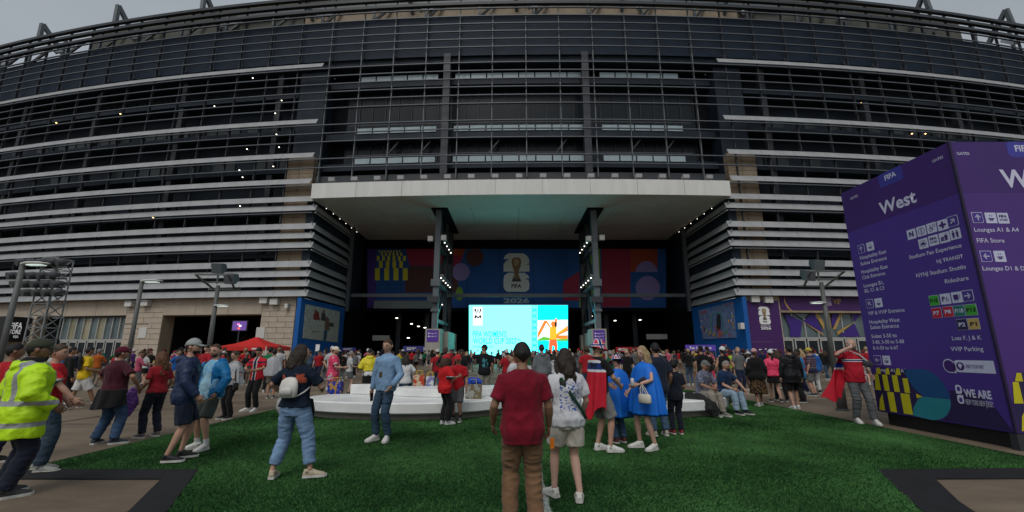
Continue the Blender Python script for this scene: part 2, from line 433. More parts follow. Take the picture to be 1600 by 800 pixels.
# side backing wall with floors and window bays
for sd in (-1, 1):
    put('side_wall', abox(sd*28.2, sd*165, 4.0, 4.6, 8, 38), m_dark, ST)
    for z in (12.6, 17.8, 23.2, 28.4, 33.4):
        put('floor_slab', abox(sd*28.2, sd*165, 1.6, 4.0, z-.25, z+.25), m_dark, ST)
    for rz, r0, r1 in ((24.2, 0, 22), (29.4, 2, 22), (18.9, 8, 20), (34.3, 6, 18)):
        for j in range(r0, r1):
            if random.random() < .22: continue
            arc_copy(('pane', rz), 'window_pane', lambda rz=rz: abox(-.75, .75, 3.86, 3.95, rz, rz+1.9), sd*(30.5+j*1.75+(j//4)*.9), 0, m_glassg if random.random() < .7 else m_glassd)
    # stone piers flanking the portal, in stacked slabs
    z = 8.2
    pier = put('pier', abox(sd*24.7, sd*28.2, 1.75, 4.0, 8, 37), m_dark, ST)
    while z < 24.0:
        for a in range(2):
            arc_copy('pierslab', 'stone_slab', lambda: abox(-.85, .85, .95, 1.74, .02, 1.08), sd*(25.6+a*1.75), z, m_tan, pier)
        z += 1.1
    # tall columns behind the louvers
    for s in (31, 45, 59, 73): put('column', abox(sd*s-.35, sd*s+.35, 1.8, 2.5, 8, 38), m_steeld, ST)
# central curtain wall over the portal
put('curtain_wall', abox(-25, 25, 4.2, 4.6, 20.6, 38), m_black, ST)
RZ = [fS(800, y, 2.5)[1] for y in (250, 202, 120)]
for z in RZ: put('floor_slab', abox(-24.6, 24.6, 2.6, 4.2, z-.9, z+.0), m_dark, ST)
for z0, z1 in ((RZ[0]+.1, RZ[1]-1), (RZ[1]+.1, RZ[1]+4.4), (RZ[2]+.1, 37.6), (RZ[1]+4.6, RZ[2]-1)):
    for j in range(-13, 13):
        s = j*1.75+.9
        arc_copy(('cw', z0), 'window_pane', lambda z0=z0, z1=z1: abox(-.80, .80, 4.08, 4.16, z0, z1), s, 0, m_glassd)
        arc_copy(('cwm', z0), 'mullion', lambda z0=z0, z1=z1: abox(-.05, .05, 3.96, 4.19, z0, z1), s+.875, 0, m_steeld)
for z, lo, hi in ((RZ[0], -10, 10), (RZ[1], -10, 10), (RZ[2], -10, 10)):
    for j in range(lo, hi):
        s = (j+.5)*2.05
        if abs(abs(s)-8.6) < .9: continue
        arc_copy(('rail', z), 'guard_panel', lambda z=z: abox(-.94, .94, 2.5, 2.55, z-.12, z+.60), s, 0, m_rail)
    for a, b in ((-21.5, -.01), (.01, 21.5)):
        put('handrail', abox(a, b, 2.46, 2.58, z+.95, z+1.02), m_fin, ST)
put('portal_beam', abox(-24.2, 24.2, .7, 2.6, 20.9, 21.9), m_steeld, ST)
for s in (-8.9, 8.2): put('column', abox(s-.42, s+.42, .9, 1.8, 20.6, 38), m_find, ST)
for s in (-17.4, -13.3, -4.6, 3.8, 13.0, 17.3):
    b = MB(); b.beam(F(s, 3.2, RZ[0]+.2), F(s+2.2, 3.2, RZ[1]-1), .2); put('brace', b, m_steeld, ST)
# lamps glowing inside the dark galleries
for i, (x, y) in enumerate([(347,120),(395,122),(387,165),(440,157),(430,177),(386,233),(432,210),(436,230),(374,266),(427,260),(379,277),(363,317),(375,322),(299,377),(355,375),(239,340),(88,192),(188,178),(1345,161),(1425,209),(1446,209),(1228,310),(1260,311),(335,166)]):
    s, z = fS(x, y, 1.5); b = MB(); p = F(s, 1.5, z); b.box(p-Vector((.055, .055, .03)), p+Vector((.055, .055, .035)))
    put('gallery_lamp', b, m_lampw if y in (340, 192, 178, 161, 209) else m_lamp, ST)

# ---------------------------------------------------------------- portal: canopy, soffit, recess
CZ0, CZ1, YB = 18.8, 20.6, 66.4
CS = 23.9
can = put('canopy', abox(-CS, CS, -.32, 4.1, CZ0+.02, CZ1-.01), m_white, ST)
for i in range(9):
    a, b = -CS+i*2*CS/9+.02, -CS+(i+1)*2*CS/9-.02
    put('fascia_panel', abox(a, b, -.42, -.33, CZ0, CZ1, 2), m_white, can)
for i in range(17):
    s = -CS+2.2+i*(2*CS-4.4)/16; p = F(s, -.05, CZ1); fl = MB(); fl.box(p+Vector((-.36, -.3, .28)), p+Vector((.36, .35, .72)))
    fl.beam(p+Vector((0, 0, -.02)), p+Vector((0, 0, .3)), .12); put('floodlight', fl, m_alu, can)
XL, XR = CX-23.4, CX+23.5
nx = 8
for i in range(nx):
    for j, (ya, yb) in enumerate(((50.5, 58.4), (58.45, YB))):
        x0 = XL+(XR-XL)*i/nx+.02; x1 = XL+(XR-XL)*(i+1)/nx-.02
        b = MB(); b.box((x0, ya, CZ0), (x1, yb, CZ0+.12)); put('soffit_panel', b, m_soffit, ST)
    s0 = -CS+2*CS*i/nx+.02; s1 = -CS+2*CS*(i+1)/nx-.02
    put('soffit_panel', abox(s0, s1, -.3, 3.9, CZ0-.01, CZ0+.018), m_soffit, can)
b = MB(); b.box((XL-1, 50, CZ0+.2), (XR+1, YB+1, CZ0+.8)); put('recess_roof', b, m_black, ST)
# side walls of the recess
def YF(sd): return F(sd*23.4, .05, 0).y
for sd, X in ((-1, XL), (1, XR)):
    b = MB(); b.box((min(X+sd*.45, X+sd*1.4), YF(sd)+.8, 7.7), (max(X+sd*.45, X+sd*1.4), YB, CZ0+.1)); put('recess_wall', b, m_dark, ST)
    for k in range(21, 33):
        z = ztop-PITCHZ*k+.12
        if z > 18.6: continue
        bl = MB()
        q = [(X+sd*.3, z-.14), (X+sd*.34, z-.18), (X-sd*.12, z-1.0), (X-sd*.07, z-1.0)] if k in BIG else [(X+sd*.1, z-.18), (X-sd*.1, z-.18), (X-sd*.1, z-.08), (X+sd*.1, z-.08)]
        ya, yb = YF(sd)+.02, 59.2
        bl.hexa([(q[0][0], ya, q[0][1]), (q[1][0], ya, q[1][1]), (q[2][0], ya, q[2][1]), (q[3][0], ya, q[3][1]), (q[0][0], yb, q[0][1]), (q[1][0], yb, q[1][1]), (q[2][0], yb, q[2][1]), (q[3][0], yb, q[3][1])])
        put('return_louver', bl, m_alu, ST)
    b = MB(); b.box((X-sd*.1-.25, 59.3, 7), (X-sd*.1+.25, 59.8, CZ0)); put('column', b, m_steel, ST)
    lt = MB()
    for i in range(6):
        lt = MB(); p = Vector((X-sd*.3, 50+i*2.1, CZ0-.35)); lt.box(p-Vector((.03, .03, .025)), p+Vector((.03, .03, .025))); put('edge_lamp', lt, m_lamp, ST)
    # blue painted lower wall
    wb = MB(); x0, x1 = (X-.05, X+.02) if sd < 0 else (X-.02, X+.05)
    wb.hexa([(X+.55, YF(sd)+.05, 0), (X, 59.2, 0), (X+sd*1.0, 59.2, 0), (X+sd*1.0, YF(sd)+.05, 0), (X+sd*.55, YF(sd)+.05, 7.45), (X, 59.2, 7.45), (X+sd*1.0, 59.2, 7.45), (X+sd*1.0, YF(sd)+.05, 7.45)] if sd > 0 else
            [(X-.55, YF(sd)+.05, 0), (X-1.0, YF(sd)+.05, 0), (X-1.0, 59.2, 0), (X, 59.2, 0), (X-.55, YF(sd)+.05, 7.45), (X-1.0, YF(sd)+.05, 7.45), (X-1.0, 59.2, 7.45), (X, 59.2, 7.45)])
    put('blue_wall', wb, m_blue, ST)
# interior beyond the back wall
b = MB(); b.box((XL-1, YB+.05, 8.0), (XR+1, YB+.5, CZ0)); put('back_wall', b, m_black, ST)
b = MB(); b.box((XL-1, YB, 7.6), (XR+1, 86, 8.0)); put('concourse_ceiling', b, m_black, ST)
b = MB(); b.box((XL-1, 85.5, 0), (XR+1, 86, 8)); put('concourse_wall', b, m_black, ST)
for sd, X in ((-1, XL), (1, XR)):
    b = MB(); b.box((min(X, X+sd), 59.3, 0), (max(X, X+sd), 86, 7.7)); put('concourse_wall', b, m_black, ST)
for X in (-18, -13.5, 15, 19.5, -5, 6.6):
    b = MB(); b.box((X-.35, 70, 0), (X+.35, 70.7, 7.6)); put('column', b, m_steeld, ST)
b = MB(); b.box((XL+.6, 59.4, 8.95), (XR-.6, 59.9, 9.4)); put('cross_beam', b, m_steel, ST)
for x, y in ((553,498),(643,506),(654,510),(664,512),(1000,500),(961,501),(1063,496),(620,497),(924,494),(638,528),(690,476)):
    p = at(x, y, 65); b = MB(); b.box(p-Vector((.16, .1, .05)), p+Vector((.16, .1, .05))); put('concourse_lamp', b, m_lamp, ST)
for x0, x1, y0, y1 in ((582, 608, 524, 532), (1010, 1043, 522, 530)):
    a = at(x0, y0, 68); c = at(x1, y1, 68); b = MB(); b.box((a.x, 68, c.z), (c.x, 68.3, a.z)); put('wall_unit', b, m_soffit, ST)
a = at(585, 470, 66); c = at(676, 482, 66); b = MB(); b.box((a.x, 65.8, c.z), (c.x, 66.2, a.z)); put('header_panel', b, mat('pale_header', (.22, .27, .28), .6), ST)
a = at(1050, 519, 70); c = at(1076, 550, 70); b = MB(); b.box((a.x, 70, 0), (c.x, 70.4, a.z)); put('concourse_door', b, m_steeld, ST)
# two braced column towers that hold the canopy
m_pier = mat('pier_stone', (.34, .32, .28), .75, .1, 1, .1, 20)
def tower(xc, lab):
    P = put('tower_base', MB().box((xc-.95, 50.6, 0), (xc+.75, 53.2, 4.2)), m_pier, ST)
    put('tower_base', MB().box((xc-.2, 53.2, 0), (xc+1.3 if xc < 0 else xc+.4, 61.5, 4.0)), m_pier, ST)
    put('tower_base', MB().box((xc-.5, 61.5, 0), (xc+1.1, 63, 3.9)), m_pier, ST)
    c1 = put('column', MB().box((xc-.36, 51.0, 4.2), (xc+.28, 51.7, CZ0)), m_steel, ST)
    put('column', MB().box((xc-.3, 61.2, 3.9), (xc+.4, 62, CZ0)), m_steeld, ST)
    put('column', MB().box((xc-.05, 57, 4.0), (xc+.35, 57.4, CZ0)), m_steeld, ST)
    for z in (5.2, 9.6, 14.2): put('tower_beam', MB().box((xc-.25, 51.8, z-.2), (xc+.25, 61.2, z+.2)), m_steel if z < 12 else m_steeld, ST)
    for z0, z1, ya, yb in ((5.4, 9.4, 51.9, 57), (9.4, 5.4, 57.4, 61.2), (9.8, 14, 51.9, 57), (14, 9.8, 57.4, 61.2), (14.4, 18.6, 57, 51.9), (14.4, 18.6, 61.2, 57.4)):
        put('tower_brace', MB().beam((xc, ya, z0), (xc, yb, z1), .3), m_steeld, ST)
    put('column_capital', MB().box((xc-.9, 50.7, CZ0-.2), (xc+1.1, 62, CZ0-.02)), m_black, ST)
    put('speaker_box', MB().box((xc-.9, 50.5, 7.2), (xc+.5, 50.9, 7.9)), m_steeld, ST)
    put('column_collar', MB().box((xc-.6, 50.75, 9.2), (xc+.5, 51.95, 10.0)), m_steel, ST)
    put('column_collar', MB().box((xc-.5, 50.8, 6.2), (xc+.4, 51.9, 6.5)), m_steel, ST)
    for i in range(5):
        for j, z in enumerate((14.9, 10.1)):
            y = 51.2+i*1.9; f = MB(); f.box((xc-.75, y, z), (xc-.3, y+.6, z+.55)) if xc > 0 else f.box((xc+.35, y, z), (xc+.8, y+.6, z+.55))
            u = put('tower_spotlight', f, m_steel, ST)
            xx = xc-.76 if xc > 0 else xc+.42
            g = MB(); g.box((xx+.03, y-.03, z+.02), (xx+.16, y-.005, z+.13)); put('spotlight_lens', g, m_lamp, u)
    f = MB(); f.box((xc-1.15, 50.6, 14.6), (xc-.55, 51.2, 15.2)); put('tower_spotlight', f, m_soffit, ST)
    f = MB(); f.box((xc+.45, 50.5, 14.7), (xc+1.05, 51.0, 15.3)); put('tower_spotlight', f, m_soffit, ST)
    # purple wayfinding plate on the base
    m_pp = mat('purple_plate', (.10, .035, .33), .5)
    s = put('wayfinding_plate', MB().box((xc-.75, 50.54, 2.75), (xc+.55, 50.6, 4.05)), m_pp, ST)
    m_wp = mat('white_print', (.72, .70, .80), .6, .03)
    for i, t in enumerate(('Lounges A1', 'Lounges D1', 'FIFA Store') if xc > 0 else ('Lounges D1', 'Lounges A1')):
        text(t, (xc-.1, 50.53, 3.62-i*.33), (1,0,0), (0,0,1), m_wp, s, height=.15, align='C'); put('plate_icon', MB().box((xc-.62, 50.52, 3.60-i*.33), (xc-.47, 50.535, 3.76-i*.33)), m_wp, s)
tower(-8.95, 'l'); tower(10.05, 'r')

# ---------------------------------------------------------------- ground floor of the facade (children of the stadium)
DW = .8
def sx(px, py=520): return fS(px, py, DW)[0]
def zy(px, py): return fS(px, py, DW)[1]
def stone_wall(s0, s1, z1, name='stone_wall', d=DW, rows=13, cols=None):
    W = put(name, abox(s0, s1, d+.08, d+1.6, 0, z1), m_tan, ST)
    cols = cols or max(1, round(abs(s1-s0)/2.0)); bh = z1/rows; bw = abs(s1-s0)/cols
    for r in range(rows):
        off = 0 if r % 2 == 0 else .5
        c = -off
        while c < cols:
            a = max(0, c); b = min(cols, c+1); c += 1
            if b-a < .2: continue
            a_, b_ = min(s0, s1)+a*bw, min(s0, s1)+b*bw
            arc_copy(('blk', round(b_-a_, 2), round(bh, 2), d), 'stone_block', lambda a_=a_, b_=b_: abox(-(b_-a_)/2+.022, (b_-a_)/2-.022, d-.0, d+.09, .022, bh-.022), (a_+b_)/2, r*bh, m_beige, W)
    return W
ZL = 7.9                                      # underside of the lowest louver
# left side, from the portal outwards
stone_wall(sx(458), sx(405), ZL)
zo = zy(330, 492)
lint = put('lintel', abox(sx(405), sx(250), DW+.05, DW+1.5, zo, ZL), m_beige2, ST)
for i in range(3):
    a = sx(405)+(sx(250)-sx(405))*i/3; b = sx(405)+(sx(250)-sx(405))*(i+1)/3
    put('lintel_panel', abox(a-.02, b+.02, DW-.02, DW+.05, zo+.03, ZL-.02), m_beige2, lint)
stone_wall(sx(250), sx(192), ZL)
zg = zy(130, 494)
lint = put('lintel', abox(sx(192), sx(52), DW+.05, DW+1.5, zg, ZL), m_beige2, ST)
for i in range(3):
    a = sx(192)+(sx(52)-sx(192))*i/3; b = sx(192)+(sx(52)-sx(192))*(i+1)/3
    put('lintel_panel', abox(a-.02, b+.02, DW-.02, DW+.05, zg+.03, ZL-.02), m_beige2, lint)
stone_wall(sx(52), sx(20), ZL)
put('stone_wall', abox(sx(20), -168, DW, DW+1.5, 0, ZL), m_beige2, ST)
# glazed doors on the left
m_frame = mat('door_frame', (.42, .42, .40), .5, metal=.2)
m_frame_d = mat('dark_frame', (.05, .055, .06), .5)
m_glass_l = mat('hall_glass', (.10, .135, .14), .1, .3, .5, spec=.6)
m_glass_w = mat('hall_glass_painted_glow', (.30, .27, .17), .15, .25, .4, spec=.6)  # indoor glow painted as a warm pane colour, nothing emits here
def glazing(px0, px1, pyt, pyd, n, ndoor, panes, frame, pattern=None):
    s0, s1 = sx(px0), sx(px1); pm = (px0+px1)/2; zt, zd = zy(pm, pyt), zy(pm, pyd)
    W = put('glazed_front', abox(s0, s1, DW+1.2, DW+1.3, 0, zt), m_black, ST)
    put('transom', abox(s0, s1, DW+.5, DW+.7, zd-.09, zd+.09), frame, W)
    put('head_frame', abox(s0, s1, DW+.45, DW+.75, zt-.12, zt+.05), m_frame_d, W)
    for i in range(n+1):
        s = s0+(s1-s0)*i/n; put('mullion', abox(s-.06, s+.06, DW+.45, DW+.7, zd+.09, zt-.12), frame, W)
        if i < n:
            a = s0+(s1-s0)*(i+.04)/n; b = s0+(s1-s0)*(i+.96)/n
            put('pane', abox(a, b, DW+.6, DW+.64, zd+.12, zt-.14), panes[i % len(panes)], W)
    for i in range(ndoor):
        a = s0+(s1-s0)*(i+.06)/ndoor; b = s0+(s1-s0)*(i+.94)/ndoor
        D = put('door', abox(a, b, DW+.62, DW+.66, .05, zd-.1), m_glassd, W)
        for q0, q1 in ((a, a+(b-a)*.1), (b-(b-a)*.1, b)): put('door_stile', abox(q0, q1, DW+.52, DW+.61, .05, zd-.1), frame, D)
        put('door_rail', abox(a+(b-a)*.1, b-(b-a)*.1, DW+.53, DW+.61, zd-.3, zd-.1), frame, D)
    return W, s0, s1, zd, zt
glazing(88, 190, 495, 531, 9, 7, [m_glass_l, m_glass_l, m_glass_l, m_glass_w, m_glass_l, m_glass_w, m_glass_l, m_glass_w, m_glass_l][::-1], m_frame)
# black shop box with white lettering
m_blk = mat('sign_black', (.012, .012, .013), .5)
m_wht = mat('sign_white', (.75, .75, .75), .6, .03)
sA, sB = sx(48, 515), sx(-60, 515); zA, zB = zy(20, 534), zy(20, 497)
SH = put('shop_sign_box', abox(sA, sB, -1.6, DW, zA, zB), m_blk, ST)
put('stone_wall', abox(sx(88), sx(52), DW+1.2, DW+1.4, 0, zB), m_black, ST)
def arc_text(body, s, z, d, parent, m, height, align='L', width=None):
    o = F(s, d, z); t = TH(s)
    return text(body, o, (math.cos(t), math.sin(t), 0), (0, 0, 1), m, parent, height=height, width=width, align=align, bold=.02)
s_r, z1 = fS(34, 512, -1.65); arc_text('FIFA', s_r, z1-.1, -1.63, SH, m_wht, .72, 'R')
s_r, z2 = fS(31.5, 521, -1.65); arc_text('STORE', s_r, z2-.05, -1.63, SH, m_wht, .52, 'R')
s_r, z3 = fS(28, 528, -1.65); arc_text('VISA', s_r, z3+.0, -1.63, SH, m_wht, .30, 'R')
# stair hall in the left opening
so0, so1 = sx(252), sx(404)
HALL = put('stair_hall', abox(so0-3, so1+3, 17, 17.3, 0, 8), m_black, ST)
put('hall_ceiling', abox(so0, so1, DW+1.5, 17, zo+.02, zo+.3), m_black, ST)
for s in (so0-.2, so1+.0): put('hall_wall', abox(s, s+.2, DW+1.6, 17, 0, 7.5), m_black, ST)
m_step = mat('concrete_step', (.12, .115, .11), .85, .2, 2)
for i in range(12):
    put('stair_step', abox(fS(318, 540, 9)[0], fS(400, 540, 9)[0], 7.0+i*.62, 17, i*.3, (i+1)*.3-.004), m_step, HALL)
put('stair_parapet', arc(fS(300, 540, 7)[0], fS(318, 540, 7)[0]-.02, [(6.6, 0), (16.5, 0), (16.5, 5.4), (14.5, 5.4), (6.6, 1.0)]), mat('stair_grey', (.07, .07, .075), .8), HALL)
# equipment boxes, cameras on the stone
for x, y in ((416, 469), (432, 471), (232, 473), (207, 474), (1176, 467), (1197, 468)):
    s, z = fS(x, y, DW); b = abox(s-.45, s+.45, DW-.55, DW-.02, z-.4, z+.25); put('wall_speaker', b, m_soffit, ST)
for x, y in ((451, 478),):
    s, z = fS(x, y, DW); put('wall_camera', abox(s-.18, s+.18, DW-.5, DW-.02, z-.3, z+.2), m_soffit, ST)
for x, y, w_, h_ in ((223, 520, 6, 8), (407, 520, 6, 9)):
    s, z = fS(x, y, DW); put('grey_plate', abox(s-.5, s+.5, DW-.06, DW-.01, z-.6, z+.6), m_soffit, ST)
s, z = fS(205, 537, DW); put('brown_plaque', abox(s-.4, s+.4, DW-.06, DW-.01, z-.35, z+.35), m_tan, ST)

# ---------------------------------------------------------------- emblem builder: stacked figures with a cup
m_cup = mat('cup_gold', (.22, .14, .06), .5); m_cupd = mat('cup_dark', (.05, .045, .04), .5); m_emw = mat('emblem_white', (.70, .76, .72), .6, .03)
def rr(x0, y0, x1, y1, r, n=6):
    """rounded polygon; r = (bl, br, tr, tl)"""
    out = []
    for (cx, cy, rad, a0) in ((x1-r[1], y0+r[1], r[1], -90), (x1-r[2], y1-r[2], r[2], 0), (x0+r[3], y1-r[3], r[3], 90), (x0+r[0], y0+r[0], r[0], 180)):
        if rad <= 0: out.append((cx, cy)); continue
        for k in range(n+1):
            t = R(a0+90*k/n); out.append((cx+rad*math.cos(t), cy+rad*math.sin(t)))
    return out
def emblem(o, rv, uv, nv, h, parent, m=None, cup=True, word=True, off=.02):
    o, rv, uv, nv = Vector(o), Vector(rv), Vector(uv), Vector(nv); m = m or m_emw; k = h
    def P(pts, e): return [o+rv*(x*k)+uv*(y*k)+nv*(off*e) for x, y in pts]
    W = .33
    # figure two: rounded block with two wedge cuts built from three pieces
    E_ = flat('emblem_figure', P([(-W,.52),(W,.52),(W,.70),(W*.72,.70),(W,.74),(W,.83),(W-.05,.93),(W-.15,1.0),(-W+.12,1.0),(-W+.03,.93),(-W,.84),(-W*.72,.855),(-W*.60,.835),(-W+.06,.80),(-W,.70)], 1), m, parent)
    flat('emblem_figure', P([(-W+.10,0),(W-.10,0),(W-.02,.05),(W,.14),(W,.22),(W-.03,.31),(W*.66,.325),(W*.80,.345),(W,.34),(W-.03,.42),(W-.12,.49),(-W+.12,.49),(-W+.02,.42),(-W,.32),(-W,.14),(-W+.03,.05)], 1), m, parent)
    if cup:
        flat('emblem_cup', P([(-.125,.26),(.125,.26),(.10,.33),(.06,.42),(.055,.52),(.10,.64),(.125,.76),(.115,.84),(.06,.89),(-.06,.89),(-.115,.84),(-.125,.76),(-.10,.64),(-.055,.52),(-.06,.42),(-.10,.33)], 2), m_cup, E_)
        flat('emblem_cup', P([(-.125,.26),(.125,.26),(.10,.33),(-.10,.33)], 2.6), m_cupd, E_)
        flat('emblem_cup', P([(-.05,.66),(.05,.70),(.07,.80),(0,.86),(-.07,.80)], 2.6), mat('cup_light', (.45, .33, .16), .4), E_)
    if word: text('FIFA', P([(0, .10)], 2)[0], rv, uv, m_cupd, parent, height=.10*k, align='C', bold=.03)

# ---------------------------------------------------------------- big printed banner on the back wall
def BZ(x, y): p = at(x, y, YB-.02); return p
m_ban = mat('banner_blue', (.016, .10, .34), .7, .2, .15)
m_ban2 = mat('banner_teal', (.008, .05, .13), .7, .25, .12)
bl_, tr_ = BZ(574, 481), BZ(1041, 389)
BAN = thing('banner', ((bl_.x+tr_.x)/2, YB, bl_.z), 'wide dark blue event banner across the back wall of the entrance', 'banner')
def onb(pts, lv): return [BZ(x, y)-Vector((0, .03*lv, 0)) for x, y in pts]
nb = 9
for i in range(nb):
    xa = 574+(1041-574)*i/nb; xb = 574+(1041-574)*(i+1)/nb-.35
    flat('banner_panel', onb([(xa, 481), (xb, 481), (xb, 389), (xa, 389)], 0), m_ban, BAN, .02, (0, -1, 0))
cY = mat('banner_yellow', (0.743, 0.702, 0.041), .7); cM = mat('banner_maroon', (0.338, 0.027, 0.068), .7); cB = mat('banner_brown', (0.108, 0.041, 0.043), .7)
cP = mat('banner_purple', (0.081, 0.041, 0.270), .7); cO = mat('banner_orange', (0.378, 0.068, 0.027), .7); cG = mat('banner_green', (0.216, 0.405, 0.054), .7)
cL = mat('banner_lilac', (0.297, 0.243, 0.540), .7); cK = mat('banner_check', (0.014, 0.162, 0.351), .7)
flat('banner_print', onb([(574, 481), (588, 481), (588, 389), (574, 389)], 1), cP, BAN)
flat('banner_print', onb([(634, 389), (678, 389), (726, 389), (722, 406), (716, 416), (640, 415)], 1), cM, BAN)
flat('banner_print', onb([(632, 457), (678, 457), (716, 457), (716, 416.5), (641, 415.6), (634, 435)], 1), cB, BAN)
for r_, (ya, yb, w0) in enumerate(((438, 419, 14.5), (418.5, 408, 10.5), (407.5, 400, 8.2), (399.5, 395, 6), (394.5, 391.5, 4.5))):
    j = 0; x = 586+(5 if r_ % 2 else 0)+r_*1.5
    while x < 634-r_*1.5:
        flat('banner_check', onb([(x, ya), (x+w0*.52, ya), (x+w0*.52, yb), (x, yb)], 1.5), cY, BAN); x += w0
for j in range(5):
    for q in range(2):
        x = 589+j*9+(4.5 if q else 0); flat('banner_check', onb([(x, 448+q*8-8), (x+4.5, 448+q*8-8), (x+4.5, 440+q*8-1), (x, 440+q*8-1)], 1.5), cK, BAN)
circ = lambda cx, cy, r, a0=0, a1=360, n=18, ry=None: [(cx+r*math.cos(R(a0+(a1-a0)*i/n)), cy-(ry or r)*math.sin(R(a0+(a1-a0)*i/n))) for i in range(n+(0 if a1-a0 == 360 else 1))]
flat('banner_print', onb(circ(716, 389, 11, 180, 360), 1.7), cO, BAN)
flat('banner_print', onb([(905, 480), (938, 480), (938, 389), (925, 389), (908, 412)], 1), cG, BAN)
flat('banner_print', onb([(940, 480), (985, 480), (985, 389), (940, 389)], 1), cM, BAN)
flat('banner_print', onb([(985, 425), (1027, 425), (1027, 389), (985, 389)], 1), cO, BAN)
flat('banner_print', onb(circ(1012, 450, 19, 0, 360, 22), 1.6), cL, BAN)
flat('banner_print', onb(circ(1010, 425, 17, 0, 180, 14), 1.8), cL, BAN)
flat('banner_print', onb([(880, 470), (905, 470), (905, 424), (880, 440)], 1.2), cM, BAN)
flat('banner_print', onb(circ(720, 425, 14, 0, 360, 16), 1.2), cL, BAN)
flat('banner_print', onb(circ(742, 402, 14, 0, 360, 16), 1.1), cB, BAN)
flat('banner_print', onb(circ(718, 459, 6, 0, 360, 12, 11), 1.4), cG, BAN)
e0 = BZ(807, 456)-Vector((0, .06, 0)); eh = BZ(807, 396).z-e0.z
emblem(e0, (1,0,0), (0,0,1), (0,-1,0), eh, BAN, off=.03)
p = BZ(807, 473.2)-Vector((0, .06, 0)); text('2026', p, (1,0,0), (0,0,1), mat('banner_white', (.40, .55, .58), .6, .03), BAN, width=3.9, height=.72, align='C', bold=.04)

# ---------------------------------------------------------------- LED screen
YS = 60.2
def SC(x, y): return at(x, y, YS)
s0_, s1_ = SC(733, 555), SC(887, 477)
SCR = thing('led_screen', ((s0_.x+s1_.x)/2, YS, 0), 'bright cyan LED screen showing tournament lettering in the entrance', 'screen')
zb_ = .7
put('screen_body', MB().box((s0_.x-.1, YS+.03, .3), (s1_.x+.1, YS+.6, s1_.z+.02)), m_black, SCR)
put('top_housing', MB().box((s0_.x-.1, YS-.1, s1_.z+.02), (s1_.x+.1, YS+.5, s1_.z+.12)), mat('housing', (.45, .45, .47), .5), SCR)
for x in (s0_.x+1, s1_.x-1): put('screen_foot', MB().box((x-.4, YS-.4, 0), (x+.4, YS+.9, .3)), m_steeld, SCR)
def em(name, c, s=1.0): return mat(name, c, .5, 0, emit=c, estr=s)
e_cy = em('screen_cyan', (.11, .90, .86), 2.6); e_te = em('screen_teal', (.0, .40, .43), 1.2); e_bl = em('screen_sky', (.0, .55, .85), 2.0)
e_wh = em('screen_white', (.9, .95, .95), .9); e_bk = em('screen_black', (.02, .02, .02), .4); e_or = em('screen_orange', (.95, .24, .03), .72)
e_yl = em('screen_amber', (.98, .50, .03), .72); e_gr = em('screen_green', (.14, .6, .05), .6); e_rd = em('screen_red', (.85, .14, .04), .72)
def onS(pts, lv): return [SC(x, y)-Vector((0, .012*lv, 0)) for x, y in pts]
zc = lambda x, y: (x, y)
def sq(x0, y0, x1, y1, lv, m, name='screen_area'): return flat(name, onS([(x0, y1), (x1, y1), (x1, y0), (x0, y0)], lv), m, SCR)
c3 = SC(733, 556)
sq(733, 477, 840, 556, 1, e_cy); sq(840, 477, 887.2, 556, 1.5, e_bl); sq(830.5, 477, 839, 556, 1.5, em('screen_pale', (.07, .75, .74), 2.4))
for i in range(8):
    y = 480+i*9.2
    for sgn in (1, -1):
        flat('screen_pattern', onS([(831, y+4.5-4*sgn), (835, y+4.5-.2*sgn), (839, y+4.5-4*sgn), (839, y+4.5-2*sgn), (835, y+4.5+1.6*sgn), (831, y+4.5-2*sgn)][::sgn], 2), e_te, SCR)
sq(739, 479.5, 754, 508.5, 2, e_wh)
for (a, b) in (((741.5,482.5),(744,487)), ((750,482.5),(752,487)), ((741.5,493),(744,497.5)), ((750,493),(752,497.5))):
    sq(a[0], a[1], b[0], b[1], 3, e_bk, 'screen_mark')
for pts in ([(744,489.5),(746.5,483),(747.2,483),(745.5,489.5)], [(750,489.5),(747.4,483),(746.8,483),(748.5,489.5)], [(742,497.5),(743.5,492),(747,495.5),(750.5,492),(752,497.5),(750,495),(747,498),(744,495)]):
    flat('screen_mark', onS(pts, 3), e_bk, SCR)
text('BRAZIL 2027', SC(746.6, 505)-Vector((0, .04, 0)), (1,0,0), (0,0,1), e_or, SCR, width=.85, align='C')
def scr_text(t, x0, y0, x1, hpx, m):
    a = SC(x0, y0); b = SC(x1, y0); hh = SC(x0, y0-hpx).z-a.z
    text(t, a-Vector((0, .04, 0)), (1,0,0), (0,0,1), m, SCR, width=b.x-a.x, height=hh, bold=.015)
scr_text("FIFA WOMEN'S", 738.6, 526.3, 791.5, 9.4, e_te); scr_text('WORLD CUP 2027', 738.6, 537, 807, 9.4, e_te); scr_text('TM', 807.6, 532.5, 813, 3, e_te); scr_text('24 JUNE - 25 JULY 2027', 738.6, 543, 771, 3.4, e_te)
